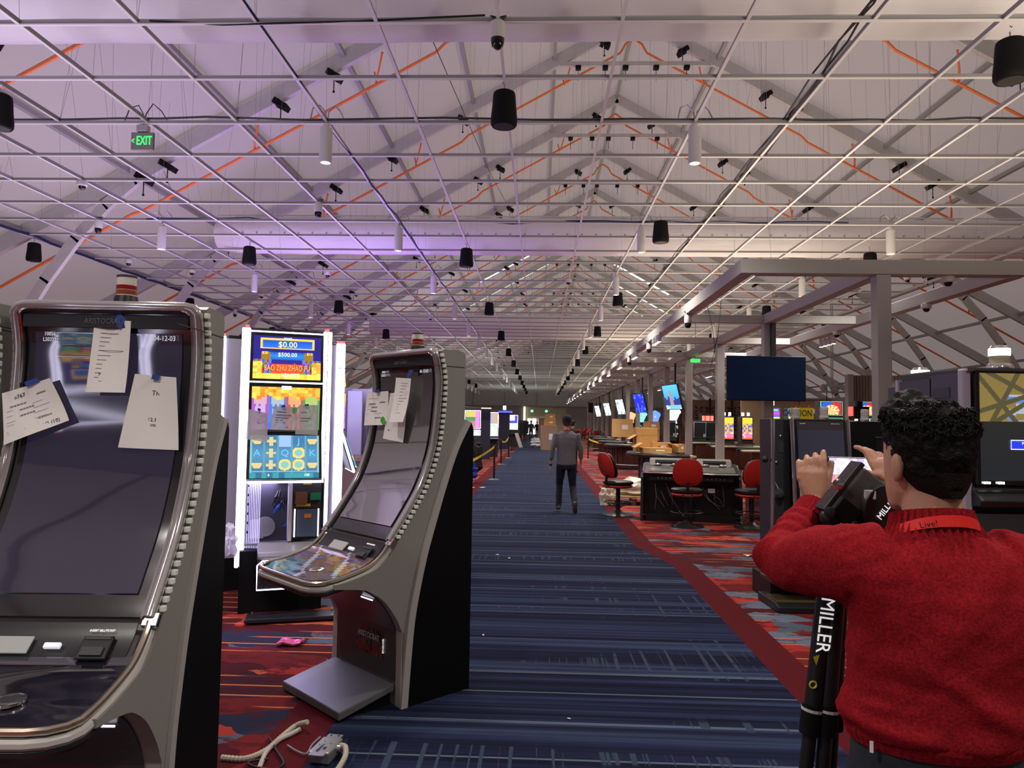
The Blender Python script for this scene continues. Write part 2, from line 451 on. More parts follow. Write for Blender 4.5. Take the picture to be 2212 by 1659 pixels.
for a, bb in zip(fy, fy[1:]):
    bay_i = round((a - FY0) / BAY)
    for s in (-1, 1):
        nu, nv = 12, 5
        rows = []
        for i in range(nu + 1):
            u = i / nu * HW; row = []
            for j in range(nv + 1):
                y = a + (bb - a) * j / nv
                sag = .10 * math.sin(PI * j / nv) * (1 + .5 * math.sin(i * 2.1 + a))
                row.append(V((RX + s * u, y, RZ - SL * u - sag * .6)))
            rows.append(row)
        MB().sheet(rows).build('fabric_panel', M_fab, ceil, smooth=True)
        for (cs, u0, u1) in CLEAR.get(bay_i, []):
            if cs != s: continue
            MB().sheet([[V((RX + s * u, y, RZ - SL * u - .16)) for y in (a + 1.2, a + 1.75)] for u in (u0, (u0 + u1) / 2, u1)]).build('clear_panel', mat('roof_light_strip', (.8, .9, .8), .6, emit=(.86, 1.0, .88), es=1.6), ceil)
for k in range(-7, 8):
    x = RX + 2.4 * k
    if abs(x - RX) > HW: continue
    z = roofz(x) - .22
    MB().bar((x, Y0, z), (x, Y1, z), .10, .10).build('purlin', mat('grey_purlin', (.30, .30, .29), .5), ceil)

# end and side walls of the tent
M_wallgreen = mat('grey_green_wall', (.48, .54, .49), .7, var=.04, vscale=.4)
M_wallgrey = mat('grey_wall', (.34, .33, .30), .7)
M_wallbeige = mat('beige_wall', (.62, .56, .40), .7)
wb = thing('wall_back', None, None); tag(wb, kind='structure')
def panel(x0, x1, z0, z1, y, t, material, name='panel', par=None): return MB().box(((x0 + x1) / 2, y + t / 2, (z0 + z1) / 2), (x1 - x0, t, z1 - z0)).build(name, material, par)
xs = [-16, -9.2, -4.85, -.5, 3.9, 8.2, 12.6, 21.4]
for x0, x1 in zip(xs, xs[1:]):
    panel(x0 + .04, x1 - .04, 3.9, 14, 100.0, .2, M_wallgreen, par=wb)
    panel(x0 - .04, x0 + .04, 3.9, 14, 99.9, .3, M_wallgrey, 'post', wb)
panel(-16, -2.0, 0, 3.9, 99.7, .3, M_wallgrey, par=wb)
panel(-2.0, 3.6, 0, 3.9, 99.9, .2, M_wallbeige, par=wb)
panel(3.6, 21.4, 0, 3.9, 99.7, .3, M_wallgrey, par=wb)
panel(-16, 21.4, 3.75, 3.9, 99.6, .3, M_wallgrey, 'ledge', wb)
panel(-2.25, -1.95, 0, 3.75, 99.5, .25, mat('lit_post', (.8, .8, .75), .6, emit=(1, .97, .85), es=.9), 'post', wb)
M_door = mat('daylit_door_glass', (.9, .9, .9), .3, emit=(1, 1, .96), es=1.6)
for i, x in enumerate((-1.08, .38)):
    d = thing('door_%d' % (i + 1), None, None, (x, 99.75, 0)); tag(d, kind='structure')
    panel(-.62, .62, 0, 2.15, -.02, .06, M_door, 'pane', d)
    for xx in (-.66, .66, 0): panel(xx - .04, xx + .04, 0, 2.2, -.05, .1, M_steel, 'frame', d)
    panel(-.7, .7, 2.15, 2.23, -.05, .1, M_steel, 'frame', d)
for i, x in enumerate((-1.08, .88)):
    t = thing('exit_sign', 'tiny round green glow above the %s bright far door' % ('left' if i == 0 else 'right'), 'exit sign', (x, 99.5, 3.15), group='green lights over the far doors')
    MB().lathe([(.17, 0), (.19, .05), (.15, .12)], axis=(0, -1, 0)).build('lens', mat('green_glow', (.2, .8, .4), .4, emit=(.25, 1, .45), es=1.5), t)
    MB().box((0, .08, .0), (.3, .12, .3)).build('housing', M_white, t)
for nm, x, zt in (('wall_left', RX - HW + .02, roofz(RX - HW)), ('wall_right', RX + HW - .02, roofz(RX + HW))):
    o = thing(nm, None, None); tag(o, kind='structure')
    yy = [Y0 + (Y1 - Y0) * i / 18 for i in range(19)]
    for a, bb in zip(yy, yy[1:]): MB().box((x, (a + bb) / 2, zt / 2), (.06, bb - a - .05, zt)).build('panel', mat('side_wall_fabric', (.45, .43, .42), .7), o)
MB().box((2.7, Y0, 7), (37, .1, 14)).build('wall_front', mat('front_wall_fabric', (.30, .29, .30), .7))['kind'] = 'structure'

# ------------------------------------------------------------------ roof frames and sprinkler pipes
def make_frame(name, y, near):
    o = thing(name, None, 'roof frame', (0, y, 0))
    for s in (-1, 1):
        p = lambda u, dz: V((RX + s * u, 0, RZ - SL * u - dz))
        MB().bar(p(.0, .30), p(HW, .30), .14, .34, (0, 0, 1)).build('rafter', M_rafter, o)
        pts = [p(11.2 + t * .55, .45 + .0 * t) + V((s * .1 * t, 0, -.09 * t * t)) for t in range(8)]
        kb = MB()
        for a, b2 in zip(pts, pts[1:]): kb.bar(a, b2 + (b2 - a) * .05, .12, .24)
        kb.build('knee_brace', M_rafter, o)
        MB().box((RX + s * (HW - .2), 0, (RZ - SL * HW) / 2), (.25, .14, RZ - SL * HW)).build('leg', M_alu, o)
        us = (1.1, 4.2, 4.9, 7.3, 8.6, 11.0, 11.7) if near else (4.2, 7.3, 11.0)
        for u in us:
            uu = u + random.uniform(-.4, .4)
            c = p(uu, .56)
            k = MB(); R = Matrix.Rotation(-s * math.atan(SL), 3, 'Y')
            k.box(c + R @ V((-.08, 0, 0)), (.14, .30, .13), R).box(c + R @ V((.10, 0, 0)), (.15, .28, .12), R).cyl(c, c + V((0, 0, -.34)), .012, n=5).sphere(c + V((0, 0, -.36)), .03, 6, 4)
            k.build('beam_clamp', M_blackmatte, o)
    zt = RZ - SL * 2.3 - .42
    MB().box((RX, 0, zt), (4.7, .10, .13)).build('collar_tie', M_rafter, o)
    for x in (-1.7, -.9, -.3, .6, 1.5): MB().box((RX + x, 0, zt - .11), (.16, .16, .10)).cyl((RX + x, 0, zt - .12), (RX + x, 0, zt - .5), .01, n=5).build('beam_clamp', M_blackmatte, o)
    return o
def make_pipe(name, y, near):
    o = thing(name, None, 'sprinkler pipe', (0, y, 0))
    for s in (-1, 1):
        p = lambda u, dz, dy=0: V((RX + s * u, dy, RZ - SL * u - dz))
        MB().path([p(0, .62), p(.25, .66), p(.4, .85), p(5, .86), p(5.2, .96), p(12, .96), p(12.2, .9), p(HW - 1.5, .95)], .035, 7).build('pipe', M_orange, o, smooth=True)
        for u in (3.4, 11.3): MB().bar(p(u, .90), p(u, .42) + V((0, -.5, 0)), .015, .015, (0, 1, 0)).build('hanger', M_steel, o)
        for u in ((2.1, 6.6, 9.4, 13.0) if near else (6.6, 13)):
            a = p(u, .9)
            MB().path([a, a + V((-s * .10, -.18, .18)), a + V((-s * .20, -.30, .52))], .024, 6).path([a + V((-s * .02, 0, 0)), a + V((s * .06, .12, .30))], .022, 6).sphere(a + V((-s * .20, -.30, .54)), .035, 6, 4).build('sprinkler_branch', M_orange, o)
    return o
fr_n = [y for y in FRAMES if 4 < y < 100]
for i, y in enumerate(fr_n):
    f = make_frame('roof_frame', y, i < 8)
    lab = 'grey aluminium tent roof frame with black clamps, %s counting away from the camera' % ORD[i]
    tag(f, lab, None, 'tent roof frames')
    q = make_pipe('sprinkler_pipe', y + .55, i < 7)
    tag(q, 'orange sprinkler pipe running up both roof slopes, %s counting from the camera' % ORD[i], None, 'orange sprinkler pipes')

# ------------------------------------------------------------------ hung ceiling grid
GZ, GS, GX0, GY0 = 5.62, 1.225, -.465, 7.07
grid = thing('ceiling_grid', 'white metal ceiling grid without tiles hanging under the tent roof', 'ceiling grid')
RAILX = [GX0 + GS * k for k in range(-9, 10)]
RAILY = [GY0 + GS * j for j in range(-4, 76)]
mr = MB(); L = 100 - 2.0
mr.box((0, 0, 0), (.036, L, .008)).box((0, 0, .032), (.014, L, .055))
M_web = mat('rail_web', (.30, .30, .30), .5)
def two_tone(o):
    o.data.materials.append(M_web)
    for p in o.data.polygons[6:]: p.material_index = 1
    return o
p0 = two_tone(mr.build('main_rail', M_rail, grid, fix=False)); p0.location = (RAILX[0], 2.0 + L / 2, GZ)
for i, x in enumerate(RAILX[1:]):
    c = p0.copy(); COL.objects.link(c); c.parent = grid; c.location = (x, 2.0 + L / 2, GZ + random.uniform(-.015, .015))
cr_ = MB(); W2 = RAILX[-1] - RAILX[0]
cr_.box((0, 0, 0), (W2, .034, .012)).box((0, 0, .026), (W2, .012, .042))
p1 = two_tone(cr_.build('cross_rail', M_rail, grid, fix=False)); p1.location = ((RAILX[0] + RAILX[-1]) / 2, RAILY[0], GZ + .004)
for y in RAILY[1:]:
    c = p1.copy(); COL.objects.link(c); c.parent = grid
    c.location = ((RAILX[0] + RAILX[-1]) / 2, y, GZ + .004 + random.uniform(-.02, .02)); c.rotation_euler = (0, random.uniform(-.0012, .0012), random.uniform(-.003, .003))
wires = MB()
for x in RAILX:
    for y in RAILY:
        if y > 75: break
        if random.random() < .6:
            k = random.choice((1, 1, 2))
            for _ in range(k):
                tx = x + random.gauss(0, .22); ty = y + random.gauss(0, .3)
                zt = roofz(tx) - .3
                wires.bar((x, y, GZ), (tx, ty, zt), .003, .003, (0, 1, 0))
tag(wires.build('hanger_wire', mat('thin_wire', (.30, .30, .30), .5, .5), grid, fix=False), kind='stuff')

# ------------------------------------------------------------------ fabric ducts
def duct_material():
    mt = bpy.data.materials.new('white_duct_fabric'); nt, b, tc = nodes(mt); o = tc.outputs['Object']
    sx = nt.nodes.new('ShaderNodeSeparateXYZ'); nt.links.new(o, sx.inputs[0])
    n = noise(nt, mapping(nt, o, (1.2, 3, 3)), 1.0, 4)
    b.inputs['Base Color'].default_value = (.74, .72, .73, 1); b.inputs['Roughness'].default_value = .65
    bp = nt.nodes.new('ShaderNodeBump'); bp.inputs['Strength'].default_value = .5; bp.inputs['Distance'].default_value = .08
    nt.links.new(n, bp.inputs['Height']); nt.links.new(bp.outputs['Normal'], b.inputs['Normal'])
    return mt
M_duct = duct_material()
def duct(label, x0, x1, y, z, r, holes):
    o = thing('fabric_duct', label, 'air duct', (0, y, z), group='white fabric ducts across the hall')
    n = 28; rings = []
    for i in range(41):
        t = i / 40; x = x0 + (x1 - x0) * t
        rr = r * (1 + .012 * math.sin(i * 1.9)) * (.80 if i in (0, 40) else (.95 if i in (1, 39) else 1))
        rings.append([V((x + (.1 if i == 0 else 0), rr * math.cos(2 * PI * k / n), rr * math.sin(2 * PI * k / n))) for k in range(n)])
    MB().loft(rings).build('duct_tube', M_duct, o, smooth=True)
    MB().box(((x0 + x1) / 2, 0, r + .06), (x1 - x0, .04, .03)).build('suspension_rail', M_rail, o)
    for a in (math.radians(195), math.radians(238)):
        MB().box(((x0 + x1) / 2, math.cos(a) * r * 1.003, math.sin(a) * r * 1.003), (x1 - x0 - .6, .02, .02)).build('seam', mat('duct_seam', (.42, .42, .43), .6), o)
    k = 0
    hm = MB(); hm.cyl((0, 0, 0), (0, -.012, -.002), .022, n=8)
    x = x0 + .9; first = None
    while x < x1 - .5 and holes:
        a = math.radians(186)
        if first is None: first = hm.build('nozzle', mat('duct_nozzle', (.30, .30, .31), .6), o); c = first
        else: c = first.copy(); COL.objects.link(c); c.parent = o
        c.location = (x, math.cos(a) * r * 1.01, math.sin(a) * r * 1.01); x += .36
    x = x0 + .5
    while x < x1:
        MB().bar((x, 0, r + .05), (x + .05, 0, r * .98), .02, .02, (0, 1, 0)).build('clip', M_rail, o); x += 1.22
    return o
duct('nearest white fabric air duct crossing the top of the view', -11.0, 14.5, 7.95, 6.42, .475, False)
duct('white fabric air duct with a row of small nozzles, second from the camera', -8.55, 14.5, 18.67, 6.42, .475, True)
duct('farthest white fabric air duct crossing behind the canopy', -8.8, 12.5, 37.0, 6.46, .62, False)
# ------------------------------------------------------------------ things hung from the grid
def pendant(name):
    o = thing(name, None, 'pendant light')
    MB().lathe([(.045, -.02), (.045, -.075), (.080, -.08), (.084, -.10), (.084, -.535), (.079, -.55), (.066, -.55), (.062, -.50)], n=20).build('body', M_whiteplastic, o, smooth=True)
    MB().lathe([(.060, -.51), (.060, -.515)], n=16).build('lens', mat('pendant_lens', (.9, .9, .85), .3, emit=(1, .93, .82), es=5.0), o)
    MB().path([(0, 0, -.02), (-.02, 0, .15), (-.10, 0, .24), (-.19, 0, .20), (-.22, 0, .05)], .010, 6).path([(.01, 0, -.02), (.03, 0, .15), (.11, 0, .23), (.18, 0, .16), (.24, 0, .04)], .010, 6).build('cable', M_steel, o)
    return o
pend = None
PX = [-7.815, -2.915, 1.985, 6.885]
colname = ['near the left wall', 'left of the aisle', 'right of the aisle', 'over the canopy']
spot = bpy.data.lights.new('pendant_spot', 'SPOT'); spot.energy = 170; spot.color = (1, .92, .84); spot.spot_size = 2.5; spot.spot_blend = .6; spot.shadow_soft_size = .15
spotf = spot.copy(); spotf.energy = 420
spotb = spot.copy(); spotb.energy = 320
for r in [0, 1, 2, 3, 4, 5, 6, 7, 8, 9, 10, 11, 12, 13, 14, 15, 16, 17, -1, -2, -3]:
    y = 9.52 + 4.9 * r + (.15 if r else 0)
    for ci, x in enumerate(PX):
        if r == 0 and ci in (0, 3): continue
        if r < 0 and ci in (0, 3): continue
        lab = 'white cylinder pendant light %s, %s row from the camera' % (colname[ci], ORD[r]) if r >= 0 else 'white cylinder pendant light %s, %s row behind the camera' % (colname[ci], ORD[-r - 1])
        if pend is None: pend = pendant('pendant_light'); o = pend
        else: o = copy_tree(pend)
        o.location = (x, y, GZ); o['label'] = lab; o['group'] = 'white cylinder pendant lights'
        if r < 7 or (r % 2 and ci in (1, 2)):
            so = bpy.data.objects.new('pendant_spot', spotb if r < 0 else (spot if r < 1 else spotf)); COL.objects.link(so); so.location = (x, y, GZ - .58)

def speaker(name):
    o = thing(name, None, 'speaker')
    MB().lathe([(.02, -.11), (.10, -.115), (.125, -.13), (.132, -.16), (.142, -.30), (.156, -.44), (.155, -.50), (.14, -.525), (.12, -.53), (.10, -.525)], n=22).build('body', M_blackmatte, o, smooth=True)
    MB().lathe([(.118, -.528), (.112, -.532), (.02, -.534)], n=20).build('grille', mat('speaker_grille', (.03, .03, .03), .6), o)
    MB().path([(0, 0, -.11), (0, 0, -.03), (.03, 0, .0), (0, 0, .03)], .008, 6).build('hook', M_steel, o)
    return o
spk = None
SP = [(-.467, 8.37, 'above the aisle nearest the camera'), (4.61, 7.25, 'at the upper right edge'), (-6.58, 8.42, 'at the upper left edge')]
for k in range(3): SP.append((-11.45, 15.9 + 7.35 * k, 'hung by the left wall, %s from the camera' % ORD[k]))
for k in range(9): SP.append((-6.6, 16.1 + 7.35 * k, 'over the left slot banks, %s from the camera' % ORD[k]))
for k in range(11): SP.append((-1.69, 16.15 + 7.4 * k, 'left of the aisle, %s from the camera' % ORD[k]))
for k in range(11): SP.append((2.25, 13.85 + 7.65 * k, 'right of the aisle, %s from the camera' % ORD[k]))
for k in range(4): SP.append((7.25, 16.3 + 7.4 * k, 'above the grey canopy, %s from the camera' % ORD[k]))
for x, y, d in SP:
    if spk is None: spk = speaker('pendant_speaker'); o = spk
    else: o = copy_tree(spk)
    o.location = (x, y, GZ); o['label'] = 'black pendant speaker ' + d; o['group'] = 'black pendant speakers'; o.rotation_euler.z = random.uniform(0, 6)

def dome_cam(name, ptz=True):
    o = thing(name, None, 'camera')
    if ptz:
        MB().lathe([(.04, 0), (.072, -.02), (.075, -.05), (.075, -.17), (.070, -.185)], n=18).build('housing', M_whiteplastic, o, smooth=True)
        MB().lathe([(.066, -.18), (.066, -.22), (.055, -.26), (.03, -.285), (.004, -.29)], n=18).build('dome', mat('camera_dome', (.01, .01, .012), .08), o, smooth=True)
        MB().path([(.05, 0, .01), (.08, 0, .05), (.0, .05, .06), (-.07, 0, .05), (-.03, 0, .01)], .010, 6).build('cable', M_dark, o)
    else:
        MB().lathe([(.085, 0), (.088, -.02), (.085, -.07), (.07, -.085)], n=18).build('housing', M_whiteplastic, o, smooth=True)
        MB().lathe([(.060, -.08), (.055, -.115), (.03, -.14), (.004, -.145)], n=16).build('dome', mat('camera_dome', (.01, .01, .012), .08), o, smooth=True)
    return o
ptz = dome_cam('security_camera'); dom = dome_cam('security_camera', False)
used = set()
def put_cam(src, loc, label):
    if src.name in used: o = copy_tree(src)
    else: o = src; used.add(src.name)
    o.location = loc; o['label'] = label; o['group'] = 'white security cameras'
put_cam(ptz, (-.47, 7.05, GZ - .0), 'white pan tilt camera with black dome at the top centre of the view')
for px, py, d in ((213, 474, 'near the left wall behind the bent rafter'), (688, 437, 'left of the long fabric duct top'), (508, 668, 'far left above the tall lit slot machine'), (1673, 735, 'behind the grey canopy posts')):
    put_cam(ptz, onz(px, py, GZ), 'small white pan tilt camera ' + d)
for px, py, d in ((178, 392, 'on the ceiling grid below the green exit sign'), (278, 562, 'on a rail left of the amber beacon'), (415, 583, 'on a rail near the left wall end'), (565, 635, 'on a rail beside a pendant light'), (708, 588, 'on a rail under the left end of the duct'), (1228, 604, 'high over the middle of the aisle'), (1960, 598, 'above the front corner of the canopy'), (930, 684, 'on a rail beyond the duct over the aisle')):
    put_cam(dom, onz(px, py, GZ), 'small white dome camera ' + d)

ex = thing('exit_sign', 'grey exit sign with glowing green letters hanging from the ceiling grid', 'exit sign', (-5.42, 9.52, GZ))
MB().box((0, 0, -.09), (.15, .09, .09)).build('junction_box', M_steel, ex, bevel=.006)
MB().box((0, 0, -.26), (.31, .05, .24)).build('housing', mat('sign_grey', (.2, .2, .19), .5), ex, bevel=.01)
M_exit = mat('green_sign_light', (.05, .6, .12), .4, emit=(.03, 1.0, .10), es=2.0)
text('lettering', 'EXIT', .17, M_exit, frame_m((.03, -.028, -.262), (1, 0, 0), (0, 0, 1)), ex, .003, sx=.62)
text('arrow', '<', .12, M_exit, frame_m((-.122, -.028, -.265), (1, 0, 0), (0, 0, 1)), ex, .003, sx=.62)
MB().path([(0, 0, -.05), (-.01, 0, .12), (-.08, 0, .24), (-.2, 0, .2), (-.26, 0, .03)], .008, 6).path([(.0, 0, -.05), (.03, 0, .12), (.12, 0, .26), (.24, 0, .16), (.33, 0, .02), (.6, 0, -.01)], .008, 6).build('cable', M_dark, ex)

# cables lying along the rails
def cable(label, pts, r, material, wob=.03):
    out = []
    for a, b2 in zip(pts, pts[1:]):
        a = V(a); b2 = V(b2); n = max(2, int((b2 - a).length / .6))
        for i in range(n): out.append(a.lerp(b2, i / n) + V((random.gauss(0, wob), random.gauss(0, wob), random.gauss(0, wob * .6))))
    out.append(V(pts[-1]))
    return tag(MB().path(out, r, 6).build('cable', material, smooth=True), label, 'cable')
M_cableb = mat('blue_cable', (.008, .014, .085), .5); M_cablek = mat('black_cable', (.01, .01, .012), .5)
cable('thick dark blue cable running along the outermost left ceiling rail', [(-11.45, 5, GZ + .03), (-11.45, 60, GZ + .03)], .035, M_cableb)
cable('dark blue cable draped along the ceiling rail left of the aisle', [(-2.88, 4, GZ + .05), (-2.93, 9.6, GZ + .02), (-2.86, 14, GZ + .0), (-2.9, 24, GZ + .03), (-2.9, 50, GZ + .03)], .016, M_cableb, .012)
for i, dx in enumerate((-.05, .0, .05)):
    cable(['leftmost','middle','rightmost'][i] + ' black cable of the loose bundle along a right ceiling rail', [(3.19 + dx, 4, GZ + .03), (3.14 + dx, 7, GZ + .16), (3.17 + dx, 9.6, GZ + .03), (3.2 + dx, 40, GZ + .03)], .012, M_cablek, .03)['group'] = 'bundled black ceiling cables'
cable('grey cable lying on the third cross rail of the ceiling grid', [(-9, 9.52, GZ + .05), (-2, 9.5, GZ + .05), (3, 9.52, GZ + .05), (10.4, 9.5, GZ + .05)], .014, M_dark, .02)
cable('thin black cable on the front cross rail of the ceiling grid', [(-4, 7.05, GZ + .03), (-2.5, 7.05, GZ - .02), (-.6, 7.07, GZ + .07)], .010, M_cablek, .01)
cable('blue cable lying on the cross rail in front of the long duct', [(-9, 14.42, GZ + .05), (-3, 14.45, GZ + .03), (6, 14.42, GZ + .04)], .014, M_cableb, .03)
cable('thin dark stay wire slanting across the roof over the aisle', [(-1.95, 6.5, 7.2), (-1.5, 20, 8.6), (-1.2, 34, 11.0)], .008, M_cablek, 0)

# ------------------------------------------------------------------ grey canopy over the gaming tables
CZ0, CZ1 = 3.89, 4.10
COLY = [10.9, 16.3] + [20.55 + 4.27 * k for k in range(14)]
can = thing('canopy_frame', 'long grey steel canopy frame on square posts over the gaming tables', 'canopy')
def cbeam(a, b2, wd=.2, ht=.21, nm='beam'): return MB().bar(a, b2, wd, ht).build(nm, M_canopy, can, bevel=.006)
zc = (CZ0 + CZ1) / 2
YE = COLY[-1] + 3
cbeam((3.03, 10.942, zc), (3.03, YE, zc)); cbeam((5.0, 11.0, zc), (5.0, YE, zc)); cbeam((7.0, 11.0, zc), (7.0, YE, zc))
for dy in (0,): cbeam((2.93, 10.86, zc), (7.9, 10.86, zc), .16)
cbeam((3.2, 11.02, zc - .06), (7.0, 11.02, zc - .06), .05, .08, 'channel')
for y in COLY[1:]:
    cbeam((3.13, y, zc), (4.9, y, zc), .16, .17); cbeam((5.1, y, zc), (6.9, y, zc), .16, .17)
for y in COLY: MB().box((5.0, y, CZ0 / 2), (.21, .21, CZ0)).build('post', M_canopy, can, bevel=.012)

def track(name):
    o = thing(name, None, 'track light')
    MB().box((0, 0, -.02), (.03, 1.0, .03)).build('track', M_whiteplastic, o)
    for i in range(4):
        y = -.39 + .26 * i
        h = MB().lathe([(.02, -.05), (.052, -.07), (.055, -.09), (.055, -.24)], (.0, y, 0), n=14).build('lamp_head', M_whiteplastic, o, smooth=True)
        MB().lathe([(.050, -.242), (.047, -.247)], (0, y, 0), n=14).build('lens', M_ledw, h)
        MB().bar((0, y, -.03), (0, y, -.09), .02, .02, (0, 1, 0)).build('arm', M_whiteplastic, h)
    return o
tr0 = None
tspot = bpy.data.lights.new('track_spot', 'SPOT'); tspot.energy = 170; tspot.color = (1, .83, .58); tspot.spot_size = 1.7; tspot.spot_blend = .7; tspot.shadow_soft_size = .2
for s, X, side in ((0, 2.90, 'aisle'), (1, 7.12, 'far')):
    for k in range(15 if s == 0 else 8):
        y = 18.4 + 4.27 * k
        if tr0 is None: tr0 = track('track_light'); o = tr0
        else: o = copy_tree(tr0)
        o.location = (X, y, CZ0 + .02); o['group'] = 'white track lights on the canopy'
        o['label'] = 'four white track spots on the %s side canopy beam, %s from the camera' % (side, ORD[k])
        so = bpy.data.objects.new('track_spot', tspot); COL.objects.link(so); so.location = (X, y, CZ0 - .3)
for i, (x, y, l) in enumerate(((2.98, 14.9, 'under the front of the canopy aisle beam'), (2.98, 20.2, 'under the canopy aisle beam by the second post'), (2.98, 24.6, 'under the canopy aisle beam by the third post'), (2.98, 33, 'under the canopy aisle beam farther down'), (6.0, 10.95, 'under the front canopy beam'), (6.95, 13.4, 'on the far canopy beam near the front post'), (6.95, 17.4, 'on the far canopy beam above the big television'))):
    put_cam(ptz if i in (0, 1, 2) else dom, (x, y, CZ0 + (.0 if i < 3 else .0)), 'white dome camera ' + l)

# televisions
M_tvscreen = mat('dark_blue_tv_screen', (.004, .007, .016), .12, emit=(.0008, .005, .018), es=.7)
tv = thing('television', 'large blank dark blue television mounted on the second canopy post', 'television', (4.88, 16.0, 0), math.radians(3))
MB().box((0, 0, 2.67), (1.72, .05, .97)).build('housing', M_black, tv, bevel=.008)
MB().box((0, -.028, 2.675), (1.69, .008, .94)).build('screen', M_tvscreen, tv)
MB().box((.2, .12, 3.45), (.10, .08, .9)).box((0, .1, 2.7), (.4, .16, .3)).build('wall_mount', M_black, tv)
def hang_tv(y, label, func, i):
    o = thing('television', label, 'television', (4.85, y, 0), math.radians(-79), 'tilted televisions hung from the canopy')
    MB().cyl((0, .1, CZ0), (0, .1, 2.9), .035, n=10).box((0, .1, 2.8), (.2, .16, .25)).build('pole', M_black, o)
    T = Matrix.Translation((0, 0, 2.65)) @ Matrix.Rotation(math.radians(14), 4, 'X')
    hb = MB().box((0, 0, 0), (1.5, .07, .95)); 
    MB().add([T @ V(p) for p in hb.v], hb.f).build('housing', M_black, o)
    art('screen', lambda u, v: T @ V((-.73 + 1.46 * u, -.04, -.45 + .90 * v)), 30, 24, func, art_mat('tv_picture', 1.5), o)
def city(u, v):
    if v < .18: return (.18, .5, .75) if hsh(int(u * 9), int(v * 20)) > .3 else (.9, .9, .95)
    if abs(u - .45) < .06 + .25 * max(0, .8 - v) * .4 and v < .8: return (.35, .25, .25)
    if v < .35 + .25 * hsh(int(u * 9), 3): return (.02, .04, .25)
    return mix((.03, .25, .8), (.10, .5, .9), v)
blue = lambda u, v: (.01, .02, .9) if hsh(int(u * 8), int(v * 8)) < .75 else (.05, .15, .8)
white = lambda u, v: (.75, .9, .9) if hsh(int(u * 5), int(v * 9)) < .8 else (.3, .45, .5)
for i, (y, l, fn) in enumerate(((27.0, 'tilted hanging television showing a blue city tower picture', city), (35.6, 'tilted hanging television with a plain bright blue picture', blue), (44.1, 'tilted hanging television with a pale picture, third from the camera', white), (52.6, 'tilted hanging television with a pale picture, fourth from the camera', white), (61.2, 'tilted hanging television with a pale picture, farthest from the camera', white))):
    hang_tv(y, l, fn, i)
bt = thing('television', 'small black television hung at the far end of the aisle canopy', 'television', (5.4, 70, 0))
MB().box((0, 0, 3.1), (1.6, .08, .95)).build('housing', M_black, bt); MB().cyl((0, .05, 3.5), (0, .05, CZ0 + .1), .03).build('pole', M_black, bt)

MB().box((5.0 - .112, 16.28, 1.42), (.02, .07, .13)).build('keypad', M_black, can, bevel=.006)
for i, (a, b2) in enumerate((((1524, 640), (1545, 780)), ((1557, 650), (1533, 800)))):
    cable('thin grey wire dangling from the canopy near the front, %s of two' % ('left' if i == 0 else 'right'), [at(*a, 15.0), at((a[0] + b2[0]) / 2 + 6, (a[1] + b2[1]) / 2, 15.0), at(*b2, 15.0)], .006, M_dark, .01)
ex2 = thing('exit_sign', 'small green lit exit sign far under the canopy', 'exit sign', at(1502, 779, 24.0))
MB().box((0, 0, 0), (.30, .05, .10)).build('housing', M_exit, ex2, bevel=.005); MB().cyl((0, 0, .05), (0, 0, 1.9), .008, n=6).build('stem', M_dark, ex2)
# ------------------------------------------------------------------ curved slot machines
def catmull(pts, n=5):
    out = []
    P = [pts[0]] + list(pts) + [pts[-1]]
    for i in range(1, len(P) - 2):
        p0, p1, p2, p3 = (V(p) for p in P[i - 1:i + 3])
        for k in range(n):
            t = k / n
            out.append(.5 * ((2 * p1) + (p2 - p0) * t + (2 * p0 - 5 * p1 + 4 * p2 - p3) * t * t + (3 * p1 - p0 - 3 * p2 + p3) * t ** 3))
    out.append(V(pts[-1])); return out
PROF = catmull([(.222, 2.05), (.253, 1.90), (.241, 1.674), (.207, 1.464), (.126, 1.259), (.023, 1.102), (-.071, .977), (-.132, .892), (-.222, .825), (-.369, .785), (-.47, .770)], 5)
BLK = catmull([(.03, 0), (.05, .28), (.07, .488), (.105, .669), (.15, .851), (.21, 1.036), (.29, 1.267), (.375, 1.476), (.475, 1.643)], 4)
ARCH = catmull([(-.40, .728), (-.30, .712), (-.231, .69), (-.138, .624), (-.056, .52), (-.012, .433)], 4)
M_acryl = mat('clear_acrylic_trim', (.62, .60, .60), .10, .75)
M_screen = mat('curved_screen', (.014, .012, .022), .04, spec=.9, ior=1.8, emit=(.05, .04, .085), es=.25)
M_bezel = mat('screen_bezel', (.008, .008, .010), .08, spec=1.0, ior=1.7)
M_goldtrim = mat('brushed_trim', (.55, .48, .38), .22, .9)
def ribbon(pts, x0, x1, nx=1, off=0.0, t=.006):
    rows = []
    for i, p in enumerate(pts):
        a = pts[max(i - 1, 0)]; b2 = pts[min(i + 1, len(pts) - 1)]
        d = (V(b2) - V(a)).normalized(); n = V((d.y, -d.x))         # towards the player for a curve running downwards
        q = V(p) + V((-abs(n.x) if n.x else 0, abs(n.y))) * off
        rows.append([V((x0 + (x1 - x0) * k / nx, q.x, q.y)) for k in range(nx + 1)])
    return MB().sheet(rows, t)
M_screen2 = mat('curved_screen_bright', (.03, .028, .03), .04, spec=1.0, ior=2.9)
